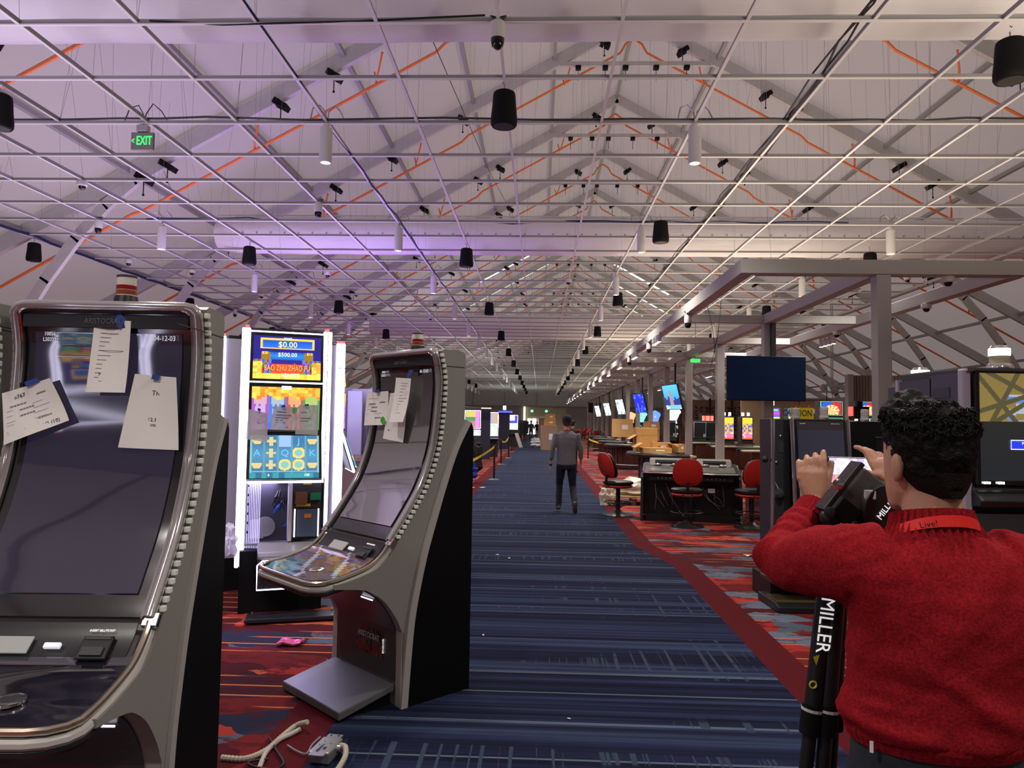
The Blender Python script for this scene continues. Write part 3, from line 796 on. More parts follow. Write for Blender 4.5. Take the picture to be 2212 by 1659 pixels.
def curved_slot(name, label, deck_refl=False):
    o = thing(name, label, 'slot machine', group='curved screen slot machines')
    W = .76
    front = [(p.x + .03, p.y - .012) for p in PROF]
    poly = [(0, 0)] + [tuple(p) for p in reversed(ARCH)] + [(-.46, .735), (-.46, .76)] + list(reversed(front)) + [(.235, 2.075), (.26, 2.088), (.40, 2.085), (.425, 2.07), (.43, 2.04), (.43, 1.66), (.49, 1.64), (.49, 0)]
    MB().prism(poly, lambda a, b2: V((0, a, b2)), lambda a, b2: V((-W, a, b2))).build('cabinet', M_grey, o)
    bp = [tuple(p) for p in BLK] + [(.495, 1.60), (.495, .0)]
    edge = [tuple(p) for p in BLK] + [(p[0] - .045, p[1] + .0) for p in reversed([tuple(q) for q in BLK])]
    for x, s in ((.0, 1), (-W, -1)):
        MB().prism(bp, lambda a, b2: V((x, a, b2)), lambda a, b2: V((x + s * .012, a, b2))).build('side_panel', M_sideblack, o)
        MB().prism(edge, lambda a, b2: V((x, a, b2)), lambda a, b2: V((x + s * .016, a, b2))).build('edge_trim', M_lgrey, o)
        MB().box((x, .2, 1.985), (.004, .44, .004)).build('seam', M_dark, o)
    for x in (-.028, -W + .028): MB().box((x, -.002, .215), (.056, .02, .43)).build('front_strip', M_lgrey, o, bevel=.004)
    MB().box((-.38, -.006, .285), (.64, .02, .29)).build('front_panel', mat('belly_panel', (.05, .05, .055), .35), o)
    MB().sheet([[V((x, p.x - .005, p.y - .004)) for x in (-.70, -.06)] for p in ARCH], .006).build('arch_panel', mat('arch_panel', (.06, .06, .066), .3), o)
    for x in (-.60, -.16): MB().box((x, -.150, .615), (.12, .006, .006), Matrix.Rotation(.9, 3, 'X')).build('slot_light', mat('slot_light', (.8, .8, .9), .4, emit=(.9, .9, 1), es=2.0), o)
    # printed belly glass with vertical bars
    def belly(u, v):
        if int(u * 26) % 2: return (.01, .01, .012)
        return (.35, .03, .03) if v < .35 and hsh(int(u * 26), 2) > .4 else ((.12, .12, .14) if hsh(int(u * 26), int(v * 6)) > .4 else (.03, .03, .04))
    art('belly_glass', lambda u, v: V((-.46 + .28 * u, -.018, .235 + .155 * v)), 52, 8, belly, art_mat('belly_print', 1, .15, False), o)
    text('lettering', 'ARISTOCRAT', .05, mat('silver_lettering', (.6, .6, .62), .3), frame_m((-.33, -.022, .345), (1, 0, 0), (0, 0, 1)), o, .002, sx=.78)
    text('lettering', 'GAMING', .022, M_txtw, frame_m((-.172, -.022, .315), (0, 0, -1), (1, 0, 0)), o, .001)
    # sloped foot plate
    MB().prism([(-.38, 0.01), (-.38, .055), (-.02, .13), (-.02, .09)], lambda a, b2: V((-.05, a, b2)), lambda a, b2: V((-.71, a, b2))).build('foot_plate', mat('foot_plate', (.13, .13, .135), .38), o, bevel=.006)
    MB().prism([(-.33, 0.0), (-.33, .05), (-.02, .11), (-.02, 0)], lambda a, b2: V((-.09, a, b2)), lambda a, b2: V((-.67, a, b2))).build('foot_base', M_blackmatte, o)
    # screen and bezels
    k0 = min(range(len(PROF)), key=lambda i: abs(PROF[i].y - .95))
    up = PROF[:k0 + 1]
    rb = lambda pts, x0, x1, off, mt, nm, nx=1: ribbon(pts, x0, x1, nx, off, .006).build(nm, mt, o, smooth=True)
    rb(up, -.715, -.045, .0, M_bezel, 'bezel')
    scr = [p for p in up if 1.00 < p.y < 1.985]
    rb(scr, -.665, -.095, .008, M_screen2 if deck_refl else M_screen, 'screen')
    MB().box((-.38, .222, 2.018), (.64, .02, .05)).build('top_bezel', mat('top_bezel', (.02, .02, .024), .25), o)
    text('lettering', 'ARISTOCRAT', .030, mat('dim_lettering', (.16, .16, .17), .4), frame_m((-.39, .21, 2.018), (1, 0, 0), (0, 0, 1)), o, .001, sx=.8)
    M_scrt = mat('screen_text', (.5, .5, .5), .4, emit=(.8, .82, .9), es=.45)
    text('lettering', '04-12-03', .030, M_scrt, frame_m((-.155, .222, 1.955), (1, 0, 0), (0, 0, 1)), o, .0006, sx=.8)
    text('lettering', '10056\nLS0322', .022, M_scrt, frame_m((-.60, .222, 1.955), (1, 0, 0), (0, 0, 1)), o, .0006, sx=.8)
    # clear trim up both sides and over the top
    off = lambda p, dd: (p.x - dd, p.y)
    R = [V((-.028, *off(p, .006))) for p in reversed(up)]
    Ltr = [V((-W + .028, *off(p, .006))) for p in up]
    top = [V((-.032, .214, 2.058)), V((-.045, .212, 2.072)), V((-.07, .21, 2.078))] + [V((-W + .07, .21, 2.078)), V((-W + .045, .212, 2.072)), V((-W + .032, .214, 2.058))]
    MB().path(R + top + Ltr, .021, 10).build('clear_trim', M_acryl, o, smooth=True)
    MB().path([p + V((-.020 if p.x > -.3 else .020, -.012, -.012 if p.z > 2.05 else 0)) for p in R + top + Ltr], .006, 6).build('chrome_line', M_chrome, o, smooth=True)
    lb = MB().box((0, 0, 0), (.020, .020, .020)); first = None
    M_blk = mat('led_block', (.55, .54, .50), .3, emit=(.9, .85, .75), es=.12)
    acc = 0; last = None; seq = []
    for p in up:
        q = V((.001, p.x + .018, p.y))
        if last is not None:
            seg = (q - last).length; n0 = acc; acc += seg
            while len(seq) * .034 < acc: seq.append(last.lerp(q, max(0, min(1, (len(seq) * .034 - n0) / max(seg, 1e-6)))))
        last = q
    for q in seq + [V((-.06 - .036 * i, .235, 2.086)) for i in range(19)]:
        if first is None: first = lb.build('led_block', M_blk, o, bevel=.003); c = first
        else: c = first.copy(); COL.objects.link(c); c.parent = o
        c.location = q
    # button deck
    lo = [p for p in PROF if p.y < .945]
    ctrl = [p for p in lo if p.y > .84]
    rb(ctrl, -.70, -.06, .004, mat('control_panel', (.022, .022, .025), .3), 'control_panel')
    dk = [p for p in lo if p.y <= .85] + [V((-.505, .7655)), V((-.53, .763)), V((-.543, .762))]
    hw = lambda d: .352 if d > -.47 else (.340 if d > -.50 else (.31 if d > -.52 else (.28 if d > -.535 else .25)))
    rows = [[V((-.38 + hw(p.x) * s, p.x, p.y + .004)) for s in (-1, -.5, 0, .5, 1)] for p in dk]
    MB().sheet(rows, .006).build('deck_glass', M_glassdark, o, smooth=True)
    MB().sheet([[q - V((0, 0, .012)) for q in r] for r in rows], .035).build('deck_tray', M_black, o)
    if deck_refl:  # reflections on the deck glass, painted as a faintly glowing sheet
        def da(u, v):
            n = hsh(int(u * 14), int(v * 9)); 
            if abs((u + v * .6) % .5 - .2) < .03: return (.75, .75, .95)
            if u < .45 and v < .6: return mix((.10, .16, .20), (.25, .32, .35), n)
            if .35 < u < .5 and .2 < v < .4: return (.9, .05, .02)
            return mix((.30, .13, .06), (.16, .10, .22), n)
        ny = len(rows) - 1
        art('painted_deck_reflection', lambda u, v: V((-.38 + .66 * (u - .5) * (hw(dk[min(ny, int(round((1 - v) * ny)))].x) / .352), dk[min(ny, int(round((1 - v) * ny)))].x, dk[min(ny, int(round((1 - v) * ny)))].y + .013)), 28, ny, da, art_mat('deck_reflection_paint', .35, .05), o)
    outline = [V((-.022, p.x, p.y)) for p in lo] + [V((-.026, -.495, .765)), V((-.045, -.53, .762)), V((-.085, -.556, .760)), V((-.14, -.566, .759))]
    outline = outline + [V((-W - p.x, p.y, p.z)) for p in reversed(outline)]
    MB().path([p + V((0, 0, .008)) for p in outline], .012, 8).build('deck_trim', M_goldtrim, o, smooth=True)
    MB().path([p + V((0, 0, -.026)) for p in outline], .017, 8).build('deck_bumper', mat('pale_bumper', (.50, .49, .46), .3), o, smooth=True)
    MB().path([p + V((0, 0, -.050)) for p in outline], .013, 8).build('deck_underside_trim', M_black, o, smooth=True)
    for x in (-.02, -W + .02): MB().box((x, -.092, .948), (.055, .05, .022), Matrix.Rotation(.9, 3, 'X')).build('trim_bracket', M_chrome, o, bevel=.004)
    pc = lambda x, d, z: V((x, d, z))
    RC = Matrix.Rotation(math.radians(-52 + 90), 3, 'X')
    slope = Matrix.Rotation(math.radians(42), 3, 'X')
    MB().box((-.46, -.168, .885), (.16, .06, .006), slope).build('card_display', mat('card_display', (.30, .30, .29), .3, emit=(.5, .5, .5), es=.25), o)
    MB().box((-.305, -.172, .884), (.055, .02, .014), slope).build('card_slot', mat('card_slot', (.8, .8, .85), .3, emit=(.9, .9, 1), es=.5), o, bevel=.004)
    bv = MB().box((-.165, -.172, .878), (.10, .085, .012), slope).build('bill_acceptor', M_black, o, bevel=.004)
    MB().box((-.165, -.192, .872), (.07, .03, .012), slope).box((-.165, -.150, .902), (.085, .012, .012), slope).build('slot_lip', M_dark, bv)
    text('lettering', 'INSERT BILL/TICKET', .012, M_txtw, frame_m((-.165, -.128, .922), (1, 0, 0), (0, .74, .67)), o, .0006, sx=.8)
    bt = MB().lathe([(.040, 0), (.046, .006), (.044, .014), (.036, .016)], (-.29, -.40, .782), n=24, axis=(0, -.1, 1)).build('spin_button', M_chrome, o, smooth=True)
    MB().lathe([(.034, .012), (.030, .017), (.005, .019)], (-.29, -.40, .782), n=20, axis=(0, -.1, 1)).build('button_cap', mat('button_cap', (.05, .05, .06), .1), bt, smooth=True)
    # beacon
    bc = MB().lathe([(.052, 0), (.050, .012), (.042, .05)], (-.36, .32, 2.085), n=20).build('beacon', M_black, o, smooth=True)
    MB().lathe([(.037, .05), (.037, .125)], (-.36, .32, 2.085), n=20).build('lens', mat('beacon_clear', (.75, .72, .66), .15), bc, smooth=True)
    for z, mt in ((.056, mat('beacon_amber', (.30, .06, .015), .2)), (.076, mat('beacon_red', (.28, .01, .012), .2))):
        MB().lathe([(.0385, z), (.0385, z + .017)], (-.36, .32, 2.085), n=20).build('lens_band', mt, bc, smooth=True)
    MB().lathe([(.038, .125), (.038, .134)], (-.36, .32, 2.085), n=20).build('lens_cap', M_dark, bc)
    return o
m1 = curved_slot('slot_machine', 'grey curved screen slot machine nearest the camera with three papers taped on')
m1.location = (-1.312, 2.60, 0); m1.rotation_euler.z = .062
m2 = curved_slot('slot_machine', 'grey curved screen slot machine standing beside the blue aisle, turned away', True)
m2.location = (-.768, 4.257, 0); m2.rotation_euler.z = math.radians(-44)
dup(m1, (-2.135, 2.545, 0), .062, 'dark edge of a grey slot machine cut off at the left border')

# ------------------------------------------------------------------ papers taped to the machines
def taped_paper(label, quad, plane_p, plane_n, curl=.02, tape=None, lines=None):
    P = [onplane(*q, plane_p, plane_n) for q in quad]           # top-left, top-right, bottom-right, bottom-left
    n = V(plane_n).normalized()
    if n.dot(C0 - V(plane_p)) < 0: n = -n
    base = (P[2] + P[3]) / 2
    o = thing('taped_paper', label, 'paper', base)
    def S(u, v):
        a = P[3].lerp(P[2], u); b2 = P[0].lerp(P[1], u)
        return a.lerp(b2, v) + n * (.012 + curl * (1 - v) ** 2 + .006 * math.sin(u * 5 + v * 3)) - base
    MB().sheet([[S(i / 6, j / 8) for i in range(7)] for j in range(9)], .0006).build('sheet', M_paper, o, smooth=True)
    ln = MB(); s = .0012
    for (u0, u1, v, h) in (lines or []):
        a, b2, c, d = S(u0, v), S(u1, v), S(u1, v + h), S(u0, v + h)
        ln.add([q + n * s for q in (a, b2, c, d)], [(0, 1, 2, 3)])
    if lines: ln.build('printed_lines', mat('grey_ink', (.10, .10, .11), .7), o, fix=False)['kind'] = 'stuff'
    if tape:
        tp = [onplane(*q, plane_p, plane_n) + n * .016 - base for q in tape]
        MB().add([q for q in tp] + [q + n * .001 for q in tp], [tuple(range(len(tp))), tuple(range(2 * len(tp) - 1, len(tp) - 1, -1))]).build('tape', M_tape, o, fix=False)
    x = (S(1, .5) - S(0, .5)).normalized(); y = (S(.5, 1) - S(.5, 0)).normalized()
    def put(body, u, v, size, sx=1.0): return text('handwriting', body, size, M_ink, frame_m(S(u, v) + n * .0015, x, y), o, .0003, sx=sx)
    return o, put
def barcode(u, v, w2=.20, h=.035): return [(u + i * w2 / 16, u + i * w2 / 16 + w2 / 16 * (.75 if i % 3 else .4), v, h) for i in range(16)]
c1, s1 = math.cos(.062), math.sin(.062)
pl1 = m1.location + V((-s1 * .2 - .38 * c1, c1 * .205, 1.8)); n1 = V((s1, -c1, 0))
rows = lambda vs, u0, us, h=.006: [(u0, u0 + w2, v, h) for v, w2 in zip(vs, us)]
LI = barcode(.12, .66, .30) + barcode(.28, .55, .26) + barcode(.28, .43, .26) + barcode(.55, .26, .24) + barcode(.62, .76, .2) + rows([.60, .50, .38, .32, .20, .16], .06, [.12, .1, .15, .12, .5, .3]) + rows([.62, .52, .41, .30], .5, [.2, .3, .25, .2])
o, put = taped_paper('tilted printed form with barcodes taped low on the nearest slot machine', [(9, 850), (114, 817), (161, 908), (24, 961)], pl1, n1, .03, [(58, 826), (86, 816), (92, 826), (62, 836)], LI)
put('698767', .26, .84, .022); put('1/2 (10)', .74, .10, .022)
o, put = taped_paper('printed list paper under a blue tape diamond on the nearest slot machine', [(209, 690), (288, 695), (280, 849), (198, 848)], pl1, n1, .03, [(262, 674), (277, 692), (264, 714), (251, 694)], rows([.88, .81, .75, .69, .63, .57, .50, .44, .38, .32, .26, .20], .18, [.5, .48, .28, .25, .14, .65, .32, .22, .14, .14, .14, .10], .008) + rows([.15, .15, .15], .3, [.08, .08, .08], .006))
put('y', .30, .26, .02)
o, put = taped_paper('blank white paper with a handwritten note on the nearest slot machine', [(295, 808), (385, 816), (392, 972), (264, 966)], pl1, n1, .02, [(334, 808), (351, 812), (346, 823), (331, 819)])
put('12.1\n9am', .50, .36, .020); put('TR', .52, .76, .026)
a2 = math.radians(-44); w2v = V((math.cos(a2), math.sin(a2), 0)); d2v = V((-math.sin(a2), math.cos(a2), 0))
pl2 = m2.location + d2v * .215 - w2v * .38 + V((0, 0, 1.7)); n2 = -d2v
o, put = taped_paper('printed form with a green dot taped on the slot machine by the aisle', [(797, 848), (844, 845), (843, 918), (795, 919)], pl2, n2, .02, [(815, 843), (824, 841), (824, 848), (815, 849)], barcode(.12, .62, .28, .04) + barcode(.55, .66, .3, .04) + barcode(.25, .52, .24, .04) + barcode(.25, .40, .24, .04) + barcode(.45, .2, .24, .04) + rows([.8, .58, .47, .35, .30, .14], .1, [.4, .2, .2, .6, .5, .4], .008))
q = [onplane(836.5 + 5 * math.cos(t), 908 + 8 * math.sin(t), pl2, n2) + n2 * .035 - o.location for t in [2 * PI * i / 14 for i in range(14)]]
MB().add(q, [tuple(range(14))]).build('green_dot', mat('green_sticker', (.08, .55, .06), .5), o, fix=False)
o, put = taped_paper('plain paper with small notes hanging lowest on the slot machine by the aisle', [(847, 850), (886, 843), (878, 956), (836, 947)], pl2, n2, .02)
put('9a.1\nBadge', .25, .86, .016); put('(5)', .25, .2, .014)
o, put = taped_paper('curled printed list under blue tape on the slot machine by the aisle', [(859, 816), (893, 818), (886, 912), (858, 912)], pl2, n2 * 1.0, .05, [(888, 800), (898, 799), (893, 812), (883, 815)], rows([.88, .82, .75, .68, .60, .54, .47, .40, .34, .28, .2], .3, [.5, .45, .35, .3, .2, .5, .3, .2, .1, .1, .3], .008))
# ------------------------------------------------------------------ tall lit slot machine bank on the left
M_metal_in = mat('bare_metal_panel', (.45, .45, .48), .35, .6)
M_ribpanel = mat('ribbed_light_panel', (.6, .6, .7), .4, emit=(.50, .44, 1.0), es=1.1)
def fire(u, v, t=0): return mix((.95, .75, .10), (.85, .18, .02), hsh(int(u * 17), int(v * 13), t))
def bao_top(u, v):
    if v > .62:
        if .10 < u < .90 and .70 < v < .94: return mix((.01, .02, .12), (.02, .16, .75), 1 - abs(v - .74) * 3.5) if .14 < u < .86 and .72 < v < .90 else ((.85, .55, .10) if u < .90 else (.02, .02, .2))
        return (.02, .015, .20)
    if .45 < v <= .62:
        if .25 < u < .75: return mix((.01, .03, .2), (.02, .22, .8), 1 - abs(v - .53) * 7)
        if .12 < u < .88: return (.30, .16, .02)
        return (.02, .015, .22)
    if v < .12: return mix((.95, .80, .12), (.9, .45, .03), hsh(int(u * 20), 5))
    e = abs(u - .5)
    if v < .40 and e > .36: return fire(u, v)
    if v < .44 and e > .24:
        k = int((e - .24) * 30); return ((.55, .02, .02), (.02, .35, .08), (.25, .03, .5), (.03, .25, .75))[(k + int(v * 8)) % 4]
    if v < .36 and e < .30: return (.65, .08, .03)
    return (.03, .02, .22) if hsh(int(u * 40), int(v * 30)) < .94 else (.7, .1, .15)
def bao_mid(u, v):
    if v > .74 - .05 * math.sin(u * 20): return fire(u, v, 1) if v < .97 else (.01, .01, .01)
    cols = ((.42, .06, .62), (.03, .20, .75), (.62, .05, .04), (.05, .35, .06))
    k = min(3, int(u * 4)); c = cols[k]; uu = u * 4 - k
    if v < .04: return (.02, .02, .02)
    if v > .60 and abs(uu - .5) < .38: return mix(c, (.9, .8, .3), .45)
    if ((uu - .5) * 2.2) ** 2 < .5 and hsh(int(u * 30), int(v * 16)) > .45: return mix(c, (.85, .8, .8), .45)
    return mix(c, (.25, .25, .25), .25) if v > .2 else c
def bao_low(u, v):
    if v < .13: return (.03, .18, .30) if hsh(int(u * 12), 1) < .7 else (.05, .35, .42)
    if .155 < v < .175 or u < .03 or u > .97: return (.25, .55, .60)
    for k in (1, 2, 3, 4):
        if abs(u - k / 5) < .008: return (.12, .36, .5)
    k = int(u * 5); r = int((v - .17) / .277); uu = u * 5 - k - .5; vv = (v - .17) / .277 - r - .5
    sym = {(0, 0): 'g', (0, 2): 'g', (4, 0): 'g', (4, 2): 'g', (1, 0): 's', (1, 1): 's', (1, 2): 's', (3, 0): 'c', (2, 0): 'c', (3, 1): 'c', (2, 2): 'd'}.get((k, r))
    if sym == 'g' and abs(uu) < .36 and -.28 < vv < .2 and abs(uu) < .42 - abs(vv - .1) * .6: return (.85, .62, .25)
    if sym == 's' and (abs(uu) < .12 or abs(vv) < .10) and abs(uu) < .36 and abs(vv) < .38: return (.72, .62, .30)
    if sym == 'c' and uu * uu + vv * vv < .23: return (.90, .70, .22) if uu * uu + vv * vv > .08 else (.25, .60, .55)
    if sym == 'd' and abs(uu) < .45: return (.35, .55, .85)
    return mix((.10, .30, .50), (.06, .20, .38), .5 + .5 * math.sin(v * 9))
M_goldtxt = mat('gold_screen_text', (.9, .7, .2), .4, emit=(1, .78, .25), es=1.4)
M_redtxt = mat('red_screen_text', (.8, .2, .1), .4, emit=(1, .22, .06), es=1.2)
M_whitetxt = mat('white_screen_text', (.9, .9, .9), .4, emit=(1, 1, 1), es=1.2)
M_darktxt = mat('dark_screen_text', (.1, .01, .01), .4, emit=(.12, .01, .005), es=1.0)
def tall_slot(name, label, detail=True):
    o = thing(name, label, 'slot machine', group='tall lit slot machines')
    fx = lambda z: frame_m
    MB().box((0, .22, 1.36), (.62, .36, 2.12)).build('column', M_dark, o, bevel=.01)
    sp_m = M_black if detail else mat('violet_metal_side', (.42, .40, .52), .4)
    MB().box((-.345, .16, 1.36), (.012, .50, 2.1)).build('side_panel', sp_m, o); MB().box((.345, .16, 1.36), (.012, .50, 2.1)).build('side_panel', sp_m, o)
    for s in (-1, 1):
        MB().box((s * .345, -.045, 1.40), (.072 if detail else .046, .09, 2.06)).build('led_edge', M_led, o, bevel=.01)
        MB().box((s * .338, -.045, 2.44), (.034, .08, .03)).build('red_cap', mat('red_light_cap', (.5, .1, .1), .4, emit=(1, .25, .25), es=.8), o)
    for i in range(9): MB().box((-.30 + .014 * i, .015 - .006 * i, 1.40), (.007, .01, 2.02)).build('rib', M_ribpanel, o)
    MB().box((0, .20, 2.43), (.62, .34, .03)).build('top_cap', M_black, o)
    def display(nm, zb, zt, w2, yb, yt, fn, nx, ny, es):
        c = [V((-w2, yb, zb)), V((w2, yb, zb)), V((w2, yt, zt)), V((-w2, yt, zt))]
        out = V((0, -(zt - zb), -(yb - yt))).normalized() if False else V((0, -1, 0))
        S = lambda u, v: V((-w2 + 2 * w2 * u, yb + (yt - yb) * v, zb + (zt - zb) * v))
        fr = MB().sheet([[S(u, v) + V(((u - .5) * .05, .012, (v - .5) * .05)) for u in (0, 1)] for v in (0, .5, 1)], .05).build(nm, M_black, o)
        art('picture', lambda u, v: S(u, v) + V((0, -.054, 0)), nx, ny, fn, art_mat('screen_picture', es, .12), fr)
        edge = [S(u, v) + V(((u - .5) * .07, -.015, (v - .5) * .07)) for u, v in ((0, 0), (1, 0), (1, 1), (0, 1))]
        MB().path(edge, .013, 6, closed=True).build('led_frame', M_led, fr)
        return fr, S
    d1, S1 = display('top_display', 1.99, 2.37, .285, -.06, -.02, bao_top, 60, 40, 1.5)
    d2, S2 = display('middle_display', 1.53, 1.93, .285, -.06, -.06, bao_mid, 60, 40, 1.25)
    d3, S3 = display('lower_display', 1.14, 1.50, .285, -.20, -.06, bao_low, 70, 48, 1.15)
    if detail:
        fm = lambda S, u, v: frame_m(S(u, v) + V((0, -.058, 0)), (1, 0, 0), S(.5, 1) - S(.5, 0))
        text('lettering', 'GRAND', .020, M_whitetxt, fm(S1, .5, .95), d1, .0008)
        text('lettering', '$0.00', .072, M_goldtxt, fm(S1, .5, .80), d1, .001)
        text('lettering', '$500.00', .050, M_goldtxt, fm(S1, .5, .565), d1, .001)
        text('lettering', '$20', .032, M_goldtxt, fm(S1, .17, .60), d1, .001); text('lettering', '$10', .032, M_goldtxt, fm(S1, .83, .60), d1, .001)
        text('lettering', 'BAO ZHU ZHAO FU', .072, M_darktxt, frame_m(S1(.5, .245) + V((0, -.056, 0)), (1, 0, 0), (0, 0, 1)), d1, .0008, sx=.63)
        text('lettering', 'BAO ZHU ZHAO FU', .068, mat('orange_screen_text', (.8, .3, .1), .4, emit=(1, .42, .10), es=1.3), frame_m(S1(.5, .25) + V((0, -.060, 0)), (1, 0, 0), (0, 0, 1)), d1, .0008, sx=.63)
        text('lettering', 'IGNITE', .050, M_whitetxt, fm(S1, .55, .085), d1, .001)
        for ch, u, v in (('J', .70, .86), ('A', .10, .58), ('Q', .5, .58), ('K', .90, .58)):
            text('lettering', ch, .085, mat('blue_screen_text', (.1, .4, .8), .4, emit=(.08, .40, .85), es=1.2), fm(S3, u, v), d3, .001)
        text('lettering', '0', .03, M_whitetxt, fm(S3, .27, .07), d3, .001); text('lettering', '100', .03, M_whitetxt, fm(S3, .82, .07), d3, .001)
        MB().box((0, -.118, 1.915), (.08, .004, .03)).build('camera_light', M_led, d2)
        # open cabinet under the displays
        cab = MB().box((-.12, .28, .84), (.44, .02, .58)).build('cabinet_back', M_metal_in, o)
        MB().box((-.30, .1, .84), (.02, .34, .58)).build('cabinet_side', M_metal_in, o); MB().box((-.12, .1, .56), (.40, .36, .02)).build('cabinet_floor', M_metal_in, o)
        for i in range(6): MB().box((-.285, -.02 + .0 * i, .66 + .08 * i), (.012, .02, .02)).build('hinge_tab', M_dark, cab)
        coil = MB()
        for i in range(9):
            rr = .10 - .004 * i; coil.path([V((.0 + .012 * math.sin(i), .05 + .004 * i + .02 * math.sin(t * 2), .79)) + V((rr * .7 * math.cos(t), 0, rr * math.sin(t))) for t in [2 * PI * k / 20 for k in range(20)]], .006, 6, closed=True)
        coil.build('blue_cable_coil', mat('bright_blue_cable', (.02, .10, .55), .4), o, smooth=True)['kind'] = 'stuff'
        mess = MB()
        for i in range(12):
            a = V((random.uniform(-.08, .06), .12, random.uniform(.66, .72))); b2 = V((random.uniform(-.06, .04), .06, random.uniform(.95, 1.08)))
            mess.path([a, a.lerp(b2, .3) + V((random.uniform(-.05, .05), -.04, 0)), a.lerp(b2, .7) + V((random.uniform(-.05, .05), -.05, 0)), b2], .007, 5)
        mess.build('loose_wiring', M_cablek, o)['kind'] = 'stuff'
        MB().lathe([(.085, 0), (.085, .03), (.03, .034)], (-.14, .02, .70), n=22, axis=(0, -1, 0)).build('power_unit', M_metal_in, o, smooth=True)
        MB().box((-.21, .1, .68), (.12, .2, .16)).build('power_box', M_metal_in, o)
        bvb = MB().box((.20, .06, .86), (.30, .34, .54)).build('bill_validator', M_black, o, bevel=.02)
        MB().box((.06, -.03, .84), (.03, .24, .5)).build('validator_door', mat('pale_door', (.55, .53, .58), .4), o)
        MB().box((.20, -.118, .98), (.24, .02, .22)).build('validator_face', M_dark, bvb); MB().box((.15, -.14, .96), (.10, .05, .10)).build('bill_feeder', mat('brown_feeder', (.16, .07, .04), .4), bvb)
        MB().box((.27, -.14, .97), (.09, .04, .06)).build('green_bezel', mat('green_bezel', (.02, .22, .10), .4), bvb)
        for z, x, w3 in ((1.085, .2, .07), (.895, .17, .12)): MB().box((x, -.132, z), (w3, .005, .022)).build('yellow_label', M_yellow, bvb)
        for x in (.10, .30): MB().box((x, -.125, .74), (.010, .012, .24)).build('white_strip', M_led, bvb)
        MB().box((.20, -.115, .74), (.16, .02, .24)).build('cash_box', mat('cash_box', (.10, .13, .2), .3), bvb); MB().box((.21, -.128, .80), (.06, .004, .035)).build('orange_label', mat('orange_label', (.8, .25, .05), .5), bvb)
    # button deck and base
    dk = MB().prism([(-.10, .44), (-.36, .46), (-.40, .50), (-.38, .54), (-.12, .58)], lambda a, b2: V((-.20, a, b2)), lambda a, b2: V((.36, a, b2))).build('button_deck', mat('deck_top', (.20, .195, .18), .35), o, bevel=.01)
    MB().box((.08, -.375, .36), (.56, .03, .24)).build('deck_front', M_black, dk)
    MB().path([V((-.20, -.395, .24)), V((-.20, -.395, .44)), V((-.16, -.395, .475)), V((.34, -.395, .475)), V((.36, -.395, .44)), V((.36, -.395, .24))], .006, 6, closed=True).build('led_outline', M_led, dk)
    for x in (-.06, .13): art('button_picture', lambda u, v: V((x - .05 + .1 * u, -.392, .31 + .12 * v)), 10, 12, lambda u, v: (.45, .30, .06) if abs(u - .5) < .28 and v > .15 else (.03, .01, .04), art_mat('button_picture', .8), dk)
    MB().box((.12, -.392, .455), (.05, .006, .010)).build('blue_button', mat('blue_light', (.05, .1, .8), .4, emit=(.02, .08, 1), es=2), dk)
    MB().box((0, .10, .26), (.68, .52, .52)).build('base', M_blackmatte, o)
    return o
bao = tall_slot('slot_machine', 'tall white lit slot machine with bright screens facing the camera, cabinet open')
bao.location = (-2.26, 6.42, 0); bao.rotation_euler.z = math.radians(22)
lamp('cabinet_led', 'AREA', bao.location + V((-.18, -.02, 1.08)), 5, (.6, .5, 1.0), (0, 0, 0), size=.25)
lamp('deck_led', 'AREA', bao.location + V((.1, -.75, 1.0)), 5, (.6, .5, 1.0), (math.radians(-25), 0, 0), size=.4)
side = tall_slot('slot_machine', 'white lit slot machine in profile around the corner from the bright screens', False)
side.location = (-2.24, 7.78, 0); side.rotation_euler.z = math.radians(112)
dup(side, (-3.20, 7.20, 0), math.radians(-60), 'dim slot machine seen edge on behind the nearest grey cabinet')
dup(bao, (-3.35, -.75, 0), math.radians(172), 'tall lit slot machine behind the camera, seen mirrored in the nearest screen')
# floor panel lying in front of it
fp = thing('cabinet_panel', 'black metal cabinet door lying on the carpet under the lit slot machine', 'metal panel', (-2.02, 6.05, 0), math.radians(17))
MB().box((0, 0, .02), (.72, .30, .03), Matrix.Rotation(-.08, 3, 'X')).build('panel', mat('black_steel', (.018, .018, .022), .35), fp, bevel=.004)
MB().box((.1, -.07, .040), (.20, .03, .012)).build('latch', M_black, fp)
for x, y in ((-.32, -.1), (.32, -.1), (-.32, .1), (.32, .1)): MB().cyl((x, y, .03), (x, y, .046), .008, n=8).build('screw', M_steel, fp)
# papers on the middle screen
fpn = V((math.sin(math.radians(22)), -math.cos(math.radians(22)), 0)); fpp = bao.location + fpn * .13
o, put = taped_paper('thin paper hanging off the left of the lit middle screen', [(538, 884), (579, 893), (577, 955), (530, 948)], fpp, fpn, .02, [(557, 881), (564, 884), (561, 889), (556, 886)])
put('12.1\n9am', .55, .65, .02)
o, put = taped_paper('printed form taped across the centre of the lit middle screen', [(592, 877), (643, 880), (641, 930), (582, 928)], fpp, fpn, .01, [(608, 875), (616, 875), (616, 880), (608, 880)], rows([.75, .62, .50, .40, .30], .15, [.4, .6, .5, .3, .4], .03))
put('1/5', .6, .12, .02)
q = [onplane(636 + 5.5 * math.cos(t), 885 + 5.5 * math.sin(t), fpp, fpn) + fpn * .02 - o.location for t in [2 * PI * i / 12 for i in range(12)]]
MB().add(q, [tuple(range(12))]).build('green_dot', MATS['green_sticker'], o, fix=False)
